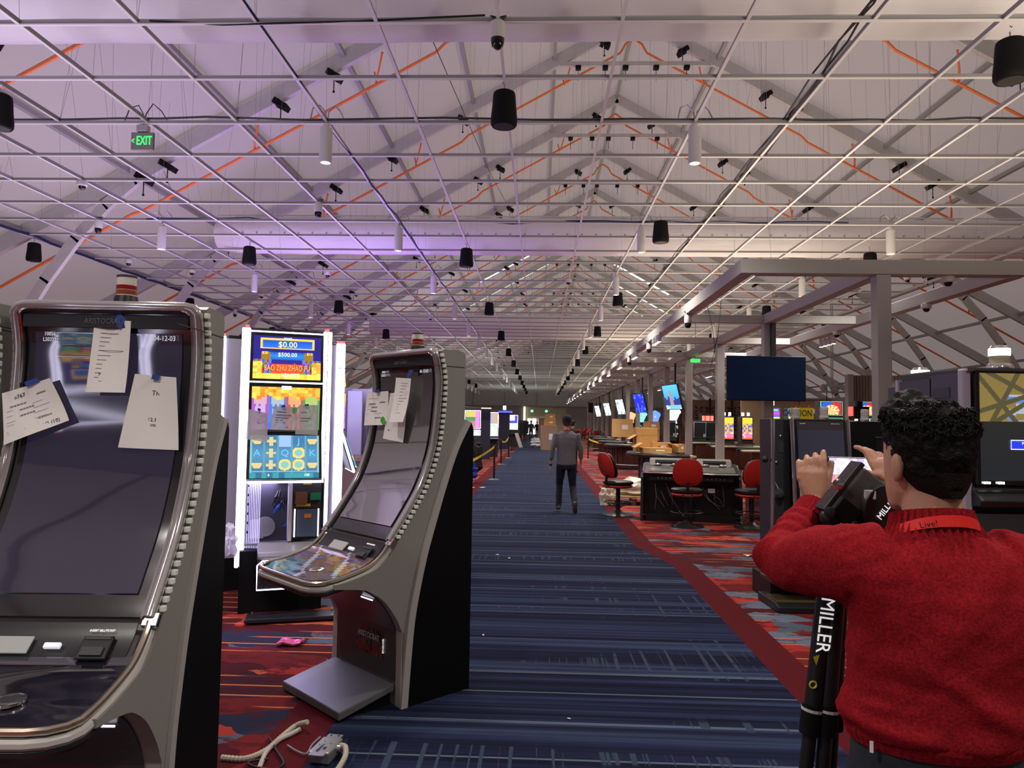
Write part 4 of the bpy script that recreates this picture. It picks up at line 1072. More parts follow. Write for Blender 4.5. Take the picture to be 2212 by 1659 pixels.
o, put = taped_paper('printed list paper at the right of the lit middle screen', [(645, 876), (688, 875), (686, 940), (637, 938)], fpp, fpn, .01, [(658, 873), (667, 873), (667, 877), (658, 877)], rows([.75, .55, .45], .15, [.3, .5, .4], .02))

M_thin = bpy.data.materials.new('thin_backlit_paper'); M_thin.use_nodes = True
_t = M_thin.node_tree; _b = _t.nodes['Principled BSDF']; _b.inputs['Base Color'].default_value = (.7, .68, .72, 1)
_tr = _t.nodes.new('ShaderNodeBsdfTransparent'); _tr.inputs['Color'].default_value = (.8, .78, .8, 1); _ms = _t.nodes.new('ShaderNodeMixShader'); _ms.inputs[0].default_value = .45
_t.links.new(_b.outputs[0], _ms.inputs[1]); _t.links.new(_tr.outputs[0], _ms.inputs[2]); _t.links.new(_ms.outputs[0], _t.nodes['Material Output'].inputs['Surface'])
for ob_ in list(COL.objects):
    if ob_.name.startswith('taped_paper') and 'lit middle screen' in ob_.get('label', ''):
        for ch_ in ob_.children:
            if ch_.name.startswith('sheet'): ch_.data.materials[0] = M_thin
# clear plastic bags
def bag(label, c, r, sc2, seed, material=None, name='plastic_bag'):
    rnd = random.Random(seed); bm = bmesh.new(); bmesh.ops.create_icosphere(bm, subdivisions=3, radius=r)
    for v in bm.verts:
        d = v.co.normalized(); k = 1 + .22 * math.sin(d.x * 6 + seed) * math.sin(d.y * 7 + 1) + .15 * math.sin(d.z * 11 + seed * 2) + rnd.uniform(-.07, .07)
        v.co = V((v.co.x * k * sc2[0], v.co.y * k * sc2[1], max(-r * sc2[2] * .6, v.co.z * k * sc2[2])))
    me = bpy.data.meshes.new(name); bm.to_mesh(me); bm.free(); me.materials.append(material or M_bag)
    o = bpy.data.objects.new(name, me); COL.objects.link(o); o.location = V(c) + V((0, 0, r * sc2[2] * .6))
    return tag(o, label, 'bag')
M_bag = mat('thin_clear_bag', (.75, .72, .80), .25, trans=.35, ior=1.1)
bag('crumpled clear plastic bag on the open slot machine base', bao.location + V((-.36, -.38, .50)), .11, (1.0, .7, 1.5), 3)
bag('clear plastic bag behind the deck of the lit slot machine', (-1.72, 6.9, .75), .12, (.8, .8, 1.3), 5)

# brown counter and open cabinets behind
M_brown = mat('brown_laminate', (.16, .07, .06), .45)
ct = thing('counter', 'plain brown counter box standing behind the two lit slot machines', 'counter', (-2.1, 9.0, 0))
MB().box((0, 0, .58), (1.9, .8, 1.16)).build('body', M_brown, ct); MB().box((0, 0, 1.18), (1.98, .88, .05)).build('top', mat('brown_top', (.22, .11, .09), .35), ct, bevel=.005)
oc = thing('slot_machine', 'opened slot machine showing wiring on the brown counter, lit violet', 'slot machine', (-2.25, 9.1, 1.206))
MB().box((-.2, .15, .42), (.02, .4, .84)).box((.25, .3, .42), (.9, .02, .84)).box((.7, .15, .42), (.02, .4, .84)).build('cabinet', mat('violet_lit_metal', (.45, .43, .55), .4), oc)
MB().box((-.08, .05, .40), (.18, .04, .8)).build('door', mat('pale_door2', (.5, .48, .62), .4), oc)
bd = MB().box((.18, .22, .30), (.26, .06, .56)).build('circuit_board', M_black, oc)
for i in range(26): MB().box((.08 + .2 * random.random(), .18, .06 + .48 * random.random()), (random.uniform(.015, .05), .03, random.uniform(.012, .04))).build('component', random.choice((M_steel, M_whiteplastic, M_dark, M_steel)), bd)
MB().path([V((.42, .05, -.02)), V((.40, .02, .3)), V((.40, .02, .6)), V((.44, .05, .82))], .018, 8).build('led_edge', M_led, oc)
lamp('led_spill', 'AREA', (-2.3, 8.3, 2.2), 8, (.55, .45, 1.0), (math.radians(70), 0, 0), size=.5)
# second curved machine edge right next to the aisle machine
cs = thing('slot_machine', 'slot machine with a curved white lit edge just left of the aisle slot machine', 'slot machine', (-1.36, 8.9, 1.206), math.radians(60))
MB().box((0, .15, .42), (.4, .3, .84)).build('cabinet', M_dark, cs)
MB().sheet([[V((x, -.02 - .08 * math.sin(PI * k / 8), .05 + .1 * k)) for x in (-.2, .2)] for k in range(9)], .02).build('screen', M_glassdark, cs)
for x in (-.21, .21): MB().path([V((x, -.02 - .08 * math.sin(PI * k / 8), .05 + .1 * k)) for k in range(9)], .012, 6).build('led_edge', M_led, cs)

# things on the carpet in front
pk = thing('foil_packet', 'crumpled pink foil packet lying on the red carpet', 'packet', onz(628, 1393, 0))
rowsP = [[V((-.085 + .17 * i / 7, -.06 + .12 * j / 6 + .02 * (i / 7 - .5), .012 + .012 * hsh(i, j) + .008 * math.sin(i))) for i in range(8)] for j in range(7)]
MB().sheet(rowsP, .01).build('pouch', mat('pink_foil', (.75, .10, .28), .25, .3), pk)
jb = thing('junction_box', 'galvanised steel electrical box lying on the carpet near the bottom edge', 'junction box', (-1.02, 3.62, 0), math.radians(-8))
T = Matrix.Rotation(math.radians(-12), 4, 'X')
MB().box((0, 0, .035), (.105, .17, .055)).build('box', mat('galvanised_steel', (.42, .42, .40), .4, .7, var=.15, vscale=30), jb, bevel=.006)
MB().box((0, .10, .06), (.075, .04, .006)).box((0, -.10, .06), (.075, .04, .006)).build('mounting_ear', MATS['galvanised_steel'], jb)
for x, y in ((-.02, .03), (.02, .01), (-.03, -.01)): MB().sphere((x, y, .064), .005, 8, 5).build('screw', M_chrome, jb)
for x, y in ((-.02, .105), (.02, .105)): MB().cyl((x, y, .062), (x, y, .0645), .006, n=8).build('ear_hole', M_black, jb)
MB().lathe([(.02, 0), (.02, .02), (.014, .022)], (.052, .02, .04), n=14, axis=(1, 0, 0)).build('conduit_fitting', M_steel, jb, smooth=True)
text('handwriting', 'MEN 8-2\n105', .022, M_ink, frame_m((.0, -.04, .064), (0, 1, 0), (-1, 0, 0)), jb, .0005)
def conduit(label, pts, r, material, ridged=False, name='conduit'):
    c = catmull([V(p) for p in pts], 14 if ridged else 6)
    rr = [r * (1.12 if i % 2 else .88) for i in range(len(c))] if ridged else r
    return tag(MB().path(c, rr, 8).build(name, material, smooth=not ridged), label, 'cable')
M_flex = mat('beige_flex_conduit', (.50, .45, .36), .5)
conduit('short ribbed beige conduit coming out of the steel box', [(-.955, 3.64, .05), (-.92, 3.60, .06), (-.90, 3.50, .05), (-.93, 3.36, .015), (-.96, 3.2, .015)], .013, M_flex, True)
P = lambda x, y, z=.015: tuple(onz(x, y, z))
conduit('ribbed beige conduit curling from the bottom edge across the red carpet', [P(478, 1636), P(530, 1638), P(575, 1620), P(610, 1590), P(640, 1567), (onz(664, 1560, .06))], .013, M_flex, True)
conduit('second ribbed conduit crossing the beige one on the red carpet', [P(560, 1659), P(575, 1625), P(600, 1600), P(630, 1585), P(648, 1575)], .011, mat('white_flex', (.55, .53, .48), .5), True)
conduit('black wire loop lying on the red carpet', [P(582, 1594), P(600, 1625), P(613, 1650), P(590, 1662), P(545, 1655), P(540, 1645), P(580, 1640)], .006, M_cablek)
conduit('thin grey wire leading to the steel box', [P(621, 1610), P(640, 1622), P(662, 1628), P(675, 1608), P(692, 1592)], .005, mat('grey_wire', (.25, .24, .24), .4))
for i, (x, y, s2) in enumerate(((1044, 1373, .012), (1229, 1554, .010), (1074, 1199, .02), (1100, 1206, .02), (1019, 1053, .09), (1042, 1053, .09))):
    t = thing('paper_scrap', ('tiny white scrap on the blue carpet, %s from the bottom of the picture' % ORD[(1, 0, 2, 3, 4, 5)[i]]), 'scrap', onz(x, y, 0), random.uniform(0, 3), 'white scraps on the carpet')
    MB().sheet([[V((-s2 + s2 * a, -.5 * s2 + s2 * b2 * .5, .003 + .004 * hsh(a, b2, i))) for a in range(3)] for b2 in range(3)], .002).build('scrap', M_paper, t)
# ------------------------------------------------------------------ generic lit slot machines
def video_slot(label, loc, rz, w2, h, scr, es=1.4, top=None, frame_mt=None, body_mt=None, name='slot_machine', group=None, deck=True, nx=16, topper=None):
    o = thing(name, label, 'slot machine', loc, rz, group)
    bm_ = body_mt or M_dark
    MB().box((0, .24, h / 2), (w2, .46, h)).build('cabinet', bm_, o, bevel=.015)
    for i, (zb, zt, fn) in enumerate(scr):
        fr = MB().box((0, -.005, (zb + zt) / 2), (w2 * .96, .03, zt - zb + .05)).build('screen_frame', frame_mt or M_led, o, bevel=.006)
        MB().box((0, -.022, (zb + zt) / 2), (w2 * .90, .006, zt - zb + .02)).build('bezel', M_black, fr)
        art('picture', lambda u, v: V((-w2 * .42 + w2 * .84 * u, -.0265, zb + (zt - zb) * v)), nx, int(nx * (zt - zb) / w2) + 1, fn, art_mat('game_picture', es), fr)
    if deck: MB().prism([(0, .78), (-.26, .80), (-.27, .84), (0, .92)], lambda a, b2: V((-w2 / 2, a, b2)), lambda a, b2: V((w2 / 2, a, b2))).build('button_deck', M_black, o, bevel=.01)
    if topper: topper(o, h)
    return o
def blob(cols, seed, n=6):
    return lambda u, v: cols[int(hsh(int(u * n), int(v * n * 1.6), seed) * len(cols)) % len(cols)]
def beacon2(o, h, x=0, s=1.0, mt=None):
    b2 = MB().lathe([(.05 * s, 0), (.05 * s, .02 * s), (.04 * s, .03 * s)], (x, .2, h), n=18).build('beacon', M_chrome, o, smooth=True)
    MB().lathe([(.038 * s, .03 * s), (.038 * s, .11 * s), (.03 * s, .125 * s)], (x, .2, h), n=18).build('lens', mt or mat('beacon_white', (.9, .9, .9), .3, emit=(1, 1, 1), es=2.2), b2, smooth=True)
SUNNY = lambda u, v: ((.95, .62, .05) if v > .72 else ((.9, .45, .08) if hsh(int(u * 7), int(v * 9)) > .35 else (.10, .15, .5)) if v > .30 else ((.8, .2, .3) if hsh(int(u * 6), int(v * 12)) > .45 else (.7, .6, .95)) if v > .08 else (.85, .10, .03))
PINK = lambda u, v: (.75, .25, .7) if u > .7 else ((.6, .55, .12) if v > .65 else ((.45, .25, .22) if v < .4 else (.10, .25, .12)))
AQUA = lambda u, v: (.15, .5, .5) if hsh(int(u * 5), int(v * 9)) > .4 else (.1, .2, .75)
PALE = lambda u, v: (.75, .75, .65) if hsh(int(u * 6), int(v * 5)) > .5 else (.5, .7, .7)
PURP = lambda u, v: (.30, .85, .10) if .72 < v < .9 and .25 < u < .85 else ((.75, .9, .2) if v < .2 else ((.55, .08, .65) if abs(v - .5) < .2 and u > .2 else (.06, .12, .75)))
# left side, down the aisle
M_navy = mat('navy_cabinet', (.035, .035, .06), .4)
FAR = 'lit slot machines down the left of the aisle'
video_slot('lit slot machine with a pink and yellow screen left of the aisle', (-2.48, 27.0, 0), math.radians(8), .62, 2.18, [(1.15, 1.30, PALE), (1.40, 2.02, PINK)], group=FAR)
tw = thing('slot_machine', 'plain dark slot machine back standing nearest the roped aisle', 'slot machine', (-2.42, 32.0, 0), math.radians(5), FAR)
MB().box((0, .2, 1.1), (.52, .5, 2.2)).build('cabinet', M_navy, tw, bevel=.01); MB().box((0, .0, 2.22), (.56, .9, .04)).build('light_cap', mat('pinkish_cap', (.7, .5, .5), .4, emit=(1, .75, .75), es=1), tw)
video_slot('lit slot machine with a pale blue lower screen behind the dark cabinet', (-2.20, 34.2, 0), math.radians(20), .55, 2.18, [(1.0, 1.50, PALE), (1.55, 2.05, lambda u, v: (.55, .4, .25) if u > .5 else (.4, .38, .6))], group=FAR)
video_slot('lit slot machine with a teal screen down the aisle', (-2.55, 40.0, 0), math.radians(5), .62, 2.12, [(1.35, 2.0, AQUA)], group=FAR)
tw2 = thing('slot_machine', 'dark slot machine back with a small white beacon and blue cap', 'slot machine', (-2.12, 44.0, 0), math.radians(5), FAR)
MB().box((0, .2, 1.1), (.62, .5, 2.2)).build('cabinet', M_navy, tw2, bevel=.01); MB().box((0, .1, 2.24), (.9, .7, .10)).build('light_cap', mat('blue_cap', (.1, .1, .7), .4, emit=(.1, .15, 1), es=1.2), tw2); beacon2(tw2, 2.3, 0, 2.5)
video_slot('lit slot machine with a blue and cream screen farthest down the aisle', (-1.95, 50.0, 0), math.radians(5), .95, 2.15, [(1.15, 1.5, PALE), (1.55, 2.08, lambda u, v: (.75, .65, .75) if abs(u - .5) < .33 and v > .35 else (.06, .08, .8))], group=FAR)
for i, (x, y) in enumerate(((-3.6, 30), (-4.3, 36), (-4.2, 42), (-5.6, 26), (-6.8, 33))):
    video_slot('half hidden lit slot machine in the left hall, %s from the camera' % ORD[i], (x, y, 0), math.radians(10), .62, 2.1, [(1.2, 1.95, blob(((.5, .2, .7), (.2, .3, .9), (.9, .6, .3)), i))], group=FAR)
# stanchions and tape
def stanchion(label, x, y, h=.98):
    o = thing('stanchion', label, 'stanchion', (x, y, 0), group='black crowd control posts')
    MB().lathe([(.17, 0), (.17, .015), (.10, .035), (.03, .05)], n=22).build('base', mat('stanchion_base', (.10, .10, .09), .5), o, smooth=True)
    MB().lathe([(.028, .04), (.028, h - .08), (.036, h - .08), (.036, h - .01), (.03, h)], n=14).build('post', M_black, o, smooth=True)
    return o
for l, x, y in (('black stanchion post holding yellow tape nearest on the left of the aisle', -1.27, 20.7), ('black stanchion post second along the left of the aisle', -1.46, 28.0), ('black stanchion post third along the left of the aisle', -1.38, 33.1), ('black stanchion post farthest along the left of the aisle', -1.5, 39.7), ('black stanchion post on the right of the aisle by the tables', 2.18, 33.0)): stanchion(l, x, y)
def tape_strip(label, pts, sagv=.06):
    rws = []
    P2 = [V(p) for p in pts]
    for a, b2 in zip(P2, P2[1:]):
        for k in range(8):
            t = k / 8; p = a.lerp(b2, t) - V((0, 0, sagv * 4 * t * (1 - t))); tw_ = .6 * math.sin(t * 5)
            rws.append([p + V((.02 * tw_, 0, .035)), p - V((.02 * tw_, 0, .035))])
    rws.append([P2[-1] + V((0, 0, .035)), P2[-1] - V((0, 0, .035))])
    return tag(MB().sheet(rws, .004).build('barrier_tape', M_yellow, smooth=True), label, 'barrier tape')
tape_strip('yellow barrier tape sagging from the nearest left stanchion', [(-1.27, 20.66, .93), (-1.85, 18.4, .60), (-2.3, 17.0, .62)], .05)
tape_strip('short yellow barrier tape between the far left stanchions', [(-1.46, 28.0, .93), (-1.40, 33.1, .93)], .12)
tape_strip('yellow barrier tape from the right stanchion to a gaming table', [(2.18, 33.0, .93), (3.2, 32.0, .78)], .08)
# coat heap, garment racks
M_coat = mat('dark_coat', (.012, .012, .013), .9); M_bluecloth = mat('blue_cloth', (.02, .06, .35), .8)
ch = thing('coat_rack', 'black coats with a blue jacket piled beside the nearest slot machine back', 'coats', (-1.95, 19.6, 0))
hp = bag('x', (0, 0, 0), .5, (.75, .5, 1.3), 8, M_coat, 'coat'); hp.location = (0, 0, .62); hp.parent = ch
for kk in ('label', 'category'): del hp[kk]
hb = bag('x', (0, 0, 0), .22, (.9, .7, 1.3), 9, M_bluecloth, 'jacket'); hb.location = (.1, -.3, .32); hb.parent = ch
for kk in ('label', 'category'): del hb[kk]
for i in range(9):
    x = -2.2 + .28 * (i % 3) + random.uniform(-.05, .05); y = 53 + 3.0 * i
    r = thing('garment_rack', 'dark garment rack along the far left of the aisle, %s from the camera' % ORD[i], 'garment rack', (x, y, 0), 0, 'garment racks by the far aisle')
    MB().cyl((-.4, 0, 1.75), (.5, 0, 1.75), .02, n=8).cyl((-.4, 0, 0), (-.4, 0, 1.75), .02, n=8).cyl((.5, 0, 0), (.5, 0, 1.75), .02, n=8).box((-.4, 0, .03), (.06, .7, .06)).box((.5, 0, .03), (.06, .7, .06)).build('rack', M_black, r)
    for k in range(4): MB().prism([(-.16, 1.55), (0, 1.72), (.16, 1.55), (.22, .5 + .3 * hsh(i, k)), (-.22, .45)], lambda a, b2: V((-.3 + .22 * k, a, b2)), lambda a, b2: V((-.18 + .22 * k, a, b2))).build('garment', mat('garment_%d' % (k % 3), ((.012, .012, .014), (.05, .05, .045), (.02, .022, .018))[k % 3], .9), r)
ldr = thing('sign_board', 'white folded board leaning beside the far garment racks', 'sign board', (-1.35, 47.5, 0), math.radians(-20))
MB().box((0, 0, .45), (.06, .5, 1.0), Matrix.Rotation(-.35, 3, 'Y')).build('board', M_whiteplastic, ldr)
# cardboard in the aisle
M_wrap = mat('wrapped_carton', (.38, .26, .18), .5)
def carton(label, loc, d, rz=0, mt=None, name='cardboard_box', flaps=False):
    o = thing(name, label, 'box', loc, rz)
    MB().box((0, 0, d[2] / 2), d).build('carton', mt or M_cardboard, o, bevel=.006)
    MB().box((0, 0, d[2] + .001), (d[0] * .98, .06, .004)).build('tape', mat('packing_tape', (.55, .40, .22), .3), o)
    MB().box((d[0] * .1, -d[1] / 2 - .002, d[2] * .55), (d[0] * .3, .004, d[2] * .25)).build('box_label', M_paper, o)
    if flaps:
        for s in (-1, 1): MB().box((s * (d[0] / 2 + .10), 0, d[2] + .06), (.24, d[1], .006), Matrix.Rotation(s * .5, 3, 'Y')).build('flap', M_cardboard, o)
    return o
carton('tall wrapped carton on the aisle behind the walking man', (.55, 44.0, 0), (.9, .9, 1.45), .1, M_wrap)
carton('brown cardboard box on top of the tall wrapped carton', (.6, 44.0, 1.46), (.7, .6, .35))
carton('topmost small cardboard box of the stack on the wrapped carton', (.62, 44.0, 1.82), (.6, .5, .30))
carton('large brown carton with a white label beside the aisle stack', (.35, 50.0, 0), (.9, .9, 1.95), 0, mat('dull_carton', (.30, .17, .12), .6))
bag('white plastic sheet heap on the carpet left of the cartons', (-.25, 49, 0), .4, (.9, .8, .9), 12, mat('white_plastic_sheet', (.7, .68, .7), .4), 'plastic_sheet')

# ------------------------------------------------------------------ red chairs
def chair(name):
    o = thing(name, None, 'chair')
    MB().lathe([(.25, 0), (.25, .012), (.18, .035), (.08, .075), (.045, .12)], n=28).build('base', mat('chair_base', (.02, .019, .018), .4), o, smooth=True)
    MB().cyl((0, 0, .10), (0, 0, .60), .036, n=16).build('column', M_black, o, smooth=True)
    ringp = [V((.23 * math.cos(t), .23 * math.sin(t), .28)) for t in [2 * PI * i / 28 for i in range(28)]]
    fr = MB().path(ringp, .012, 8, closed=True).build('foot_ring', M_black, o, smooth=True)
    for k in range(6):
        t = 2 * PI * k / 6; MB().cyl((.22 * math.cos(t), .22 * math.sin(t), .28), (.03 * math.cos(t), .03 * math.sin(t), .16), .007, n=6).build('spoke', M_black, fr)
    def pad(z0, z1, rx, ry, nm, mt):
        pr = [(.80, z0), (.96, z0 + .018), (1.0, (z0 + z1) / 2), (.97, z1 - .015), (.85, z1)]
        rg = []
        for r, z in [(.01, z0)] + pr + [(.01, z1 + .004)]:
            rg.append([V((rx * r * math.copysign(abs(math.cos(t)) ** .8, math.cos(t)), ry * r * math.copysign(abs(math.sin(t)) ** .8, math.sin(t)), z)) for t in [2 * PI * i / 28 for i in range(28)]])
        return MB().loft(rg).build(nm, mt, o, smooth=True)
    pad(.585, .655, .225, .225, 'seat_shell', M_red); pad(.650, .735, .235, .235, 'seat', mat('black_vinyl', (.015, .015, .015), .4))
    def slab(y0, y1, sx, nm, mt):
        rg = []
        for y, k in ((y0, .93), (y0 + .01, 1.0), (y1 - .01, 1.0), (y1, .93)):
            ring = []
            for i in range(36):
                t = 2 * PI * i / 36; cx, sz = math.cos(t), math.sin(t)
                wx = .215 * sx * k * math.copysign(abs(cx) ** .75, cx) * (1 - .12 * max(0, sz)); zz = .265 * k * math.copysign(abs(sz) ** .72, sz)
                ring.append(V((wx, y - .06 * (zz / .26) - .0 + .35 * wx * wx * -1, 1.06 + zz)))
            rg.append(ring)
        return MB().loft(rg).build(nm, mt, o, smooth=True)
    slab(-.245, -.21, 1.0, 'back_shell', M_red); slab(-.205, -.15, .98, 'backrest', MATS['black_vinyl'])
    MB().path([V((0, -.06, .62)), V((0, -.20, .64)), V((0, -.235, .72)), V((0, -.22, .86))], .022, 8).build('back_bracket', M_black, o, smooth=True)
    MB().path([V((-.06, -.22, .63)), V((-.07, -.27, .60)), V((.07, -.27, .60)), V((.06, -.22, .63))], .012, 6).build('lever', M_black, o)
    return o
c0 = chair('casino_chair'); CG = 'red casino chairs'
c0.location = (1.43, 13.35, 0); c0.scale = (1.10, 1.10, .84); c0.rotation_euler.z = math.radians(-62); tag(c0, 'red and black swivel chair side on beside the blue aisle', None, CG)
dup(c0, (2.40, 12.05, 0), math.radians(-8), 'red backed swivel chair pulled up to the black twin gaming console', CG)
dup(c0, (3.44, 12.05, 0), math.radians(8), 'red backed swivel chair half hidden behind the dark lever machine', CG)

# ------------------------------------------------------------------ black twin gaming console
def console(name, label, loc, rz):
    o = thing(name, label, 'gaming console', loc, rz)
    MB().box((0, .40, .42), (1.42, .55, .70)).build('cabinet', M_black, o)
    for s in (-1, 1):
        MB().prism([(-.10, .0), (-.22, .02), (.02, .68), (.14, .74), (.72, .74), (.72, .0)], lambda a, b2: V((s * .70, a, b2)), lambda a, b2: V((s * .74, a, b2))).build('side_leg', mat('gloss_black', (.012, .012, .013), .15), o)
        MB().box((s * .35, -.02, .05), (.62, .16, .10)).build('foot', M_black, o)
    MB().box((0, .05, .38), (.05, .3, .72)).build('divider', M_black, o)
    for s in (-1, 1):
        cx = s * .36
        st = MB().prism([(-.24, .745), (-.26, .775), (.30, .86), (.66, .90), (.66, .84)], lambda a, b2: V((cx - .345, a, b2)), lambda a, b2: V((cx + .345, a, b2))).build('desk', M_black, o, bevel=.01)
        MB().box((cx, .06, .826), (.56, .44, .006), Matrix.Rotation(.150, 3, 'X')).build('desk_screen', mat('grey_console_screen', (.16, .165, .15), .12), st)
        MB().path([V((cx - .34, .4, .885)), V((cx - .34, -.20, .79)), V((cx - .30, -.255, .775)), V((cx - .12, -.245, .775)), V((cx, -.27, .773)), V((cx + .12, -.245, .775)), V((cx + .30, -.255, .775)), V((cx + .34, -.20, .79)), V((cx + .34, .4, .885))], .014, 8).build('chrome_rail', M_chrome, st, smooth=True)
        hd = MB().prism([(.30, .86), (.36, .96), (.58, .985), (.66, .90)], lambda a, b2: V((cx - .26, a, b2)), lambda a, b2: V((cx + .26, a, b2))).build('bill_hood', mat('silver_hood', (.42, .42, .38), .25, .5), o, bevel=.02)
        MB().box((cx, .33, .925), (.34, .05, .05), Matrix.Rotation(.9, 3, 'X')).build('bill_slot', M_black, hd)
        for x in (-.13, .12): MB().sphere((cx + x, .29, .885), .045, 12, 8, (1.3, 1, .6)).build('card_reader', M_chrome, hd, smooth=True)
        MB().box((cx, -.12, .69), (.5, .05, .07)).build('control_box', M_dark, o)
        for k in range(5): MB().cyl((cx - .12 + .06 * k, -.145, .69), (cx - .12 + .06 * k, -.15, .69), .012, n=8).build('port', M_steel, o)
        mess = MB()
        for k in range(5):
            a = V((cx + random.uniform(-.2, .2), .1, random.uniform(.15, .3))); b2 = V((cx + random.uniform(-.2, .2), .08, random.uniform(.4, .62))); mess.path([a, a.lerp(b2, .5) + V((random.uniform(-.1, .1), -.08, 0)), b2], .006, 5)
        mess.build('wiring', mat('grey_wiring', (.22, .22, .22), .5), o)['kind'] = 'stuff'
    MB().box((.30, -.03, .50), (.10, .004, .07)).build('notice', M_paper, o)
    return o
console('gaming_console', 'black twin seat gaming console with chrome rails and silver hoods', (2.60, 12.72, 0), math.radians(-10)).scale = (1.14, 1.05, 1.06)
console('gaming_console', 'second black gaming console behind the lever machine', (4.55, 12.9, 0), math.radians(4))

# ------------------------------------------------------------------ gaming tables
M_felt = mat('pale_table_felt', (.50, .48, .34), .9, var=.05); M_pad = mat('black_table_pad', (.018, .018, .022), .35)
def gaming_table(label, loc, rz, sx=1.0, base=None, group='curved gaming tables'):
    o = thing('gaming_table', label, 'gaming table', loc, rz, group)
    D = [(1.05 * math.cos(t) * sx, -.95 * math.sin(t)) for t in [PI * i / 24 for i in range(25)]]      # round side towards local -y
    D = [(x, y) for x, y in D] + [(-1.05 * sx, .25), (1.05 * sx, .25)]
    ins = lambda k: [(x * k, y * k + .02) for x, y in D]
    MB().prism(ins(.94), lambda a, b2: V((a, b2, .82)), lambda a, b2: V((a, b2, .862))).build('felt_top', M_felt, o)
    MB().path([V((x, y, .845)) for x, y in D[:25]], .062, 10).build('padded_rail', M_pad, o, smooth=True)
    MB().prism(ins(.72), lambda a, b2: V((a, b2, .06)), lambda a, b2: V((a, b2, .83))).build('base', base or M_wood, o)
    MB().prism(ins(.78), lambda a, b2: V((a, b2, 0)), lambda a, b2: V((a, b2, .07))).build('plinth', M_black, o)
    MB().path([V((x * .90, y * .90, .17)) for x, y in D[:25]], .022, 8).build('foot_rail', M_steel, o, smooth=True)
    n = 9
    for i in range(n):
        t = PI * (i + .5) / n; MB().box((.757 * math.cos(t) * sx, -.69 * math.sin(t) + .02, .45), (.05, .03, .62), Matrix.Rotation(-t + PI / 2, 3, 'Z')).build('panel_batten', M_wood, o)
    MB().box((0, .12, .875), (.62, .18, .03)).build('chip_tray', M_dark, o)
    return o
for i, (x, y, rz, l) in enumerate(((3.4, 27.2, -80, 'dark padded gaming table behind the boxes, second along the aisle'), (3.55, 32.0, -84, 'dark padded gaming table third along the aisle'), (3.7, 37.5, -86, 'dark padded gaming table fourth along the aisle'), (3.85, 43.5, -88, 'dark padded gaming table farthest along the aisle'))):
    gaming_table(l, (x, y, 0), math.radians(rz))
M_navyskirt = mat('violet_blue_table_side', (.055, .05, .12), .5)
gaming_table('gaming table with a violet side and cardboard boxes on top', (3.35, 19.6, 0), math.radians(-70), 1.1, M_navyskirt)
for i, (x, y, rz, l) in enumerate(((7.2, 19.0, 172, 'brown gaming table under the canopy nearest the big television'), (7.6, 23.4, 176, 'brown gaming table second along beyond the canopy posts'), (7.7, 28.0, 178, 'brown gaming table third along beyond the canopy posts'), (7.9, 33.0, 180, 'brown gaming table fourth along beyond the canopy posts'), (6.8, 15.6, 186, 'brown gaming table half hidden by the lever machine'))):
    gaming_table(l, (x, y, 0), math.radians(rz), 1.25, None, 'brown gaming tables beyond the posts')
for i in range(14):
    x = 3.2 + 1.6 * hsh(i, 4); y = 46 + 2.0 * i
    o2 = dup(c0, (x, y, 0), random.uniform(0, 6), 'dark upturned chair in the far jumble, %s from the camera' % ORD[i], 'far jumble of chairs')
# boxes on the near table
ob = thing('cardboard_box', 'tall open yellow cardboard box standing on the violet sided table', 'box', (2.80, 19.6, .905), math.radians(6))
MB().box((0, 0, .32), (.56, .4, .64)).build('carton', M_cardboard, ob, bevel=.005); MB().box((0, -.201, .44), (.56, .003, .006)).build('fold', mat('cardboard_fold', (.35, .19, .06), .8), ob)
MB().box((-.36, -.05, .40), (.24, .4, .008), Matrix.Rotation(-.55, 3, 'Y')).build('flap', M_cardboard, ob)
o2 = carton('low open cardboard tray in front of the tall yellow box', (3.0, 19.15, .90), (.75, .45, .14), .1, None, 'cardboard_box', True)
o3 = carton('flat printed cardboard box leaning by the tall yellow box', (3.2, 19.40, .905), (.48, .08, .27), .05)
text('lettering', 'VROMA', .08, mat('brown_print', (.14, .07, .03), .7), frame_m((.02, -.045, .14), (1, 0, 0), (0, 0, 1)), o3, .001)
carton('small cardboard box tipped on its edge beside the printed box', (3.62, 19.3, .92), (.26, .22, .22), .7)
carton('tall pair of brown boxes among the far tables, lower box', (5.0, 33.2, .9), (.7, .5, .45)); carton('tall pair of brown boxes among the far tables, upper box', (5.02, 33.2, 1.36), (.66, .5, .4))
carton('large pale cardboard box behind the far canopy posts', (4.6, 41.0, .9), (1.1, .6, 1.0), 0, mat('pale_cardboard', (.62, .40, .16), .8))
carton('flat brown box lying on the half hidden gaming table', (6.1, 15.0, .90), (.55, .4, .10))
# pallet with wrapped goods
pa = thing('pallet', 'low wooden pallet on feet beside the red side on chair', 'pallet', (1.95, 15.4, 0), math.radians(-4))
for i in range(5): MB().box((0, -.42 + .21 * i, .17), (1.15, .17, .03)).build('plank', mat('pale_wood', (.55, .42, .22), .7, var=.1), pa)
for x in (-.45, 0, .45):
    MB().box((x, 0, .145), (.10, 1.0, .03)).build('bearer', MATS['pale_wood'], pa)
    for y in (-.38, .38): MB().lathe([(.05, 0), (.07, .13)], (x, y, 0), n=12).build('foot', mat('brown_foot', (.30, .17, .09), .6), pa)
M_wrapw = mat('cream_plastic_wrap', (.68, .60, .45), .35, spec=.6)
bag('cream plastic wrapped bundle lying on the pallet', (2.0, 15.3, .19), .26, (1.9, 1.0, .75), 21, M_wrapw, 'wrapped_bundle')
bag('cream plastic bag spilling off the pallet onto the aisle', (1.38, 14.95, 0), .20, (.75, .8, 1.2), 22, M_wrapw, 'plastic_bag')

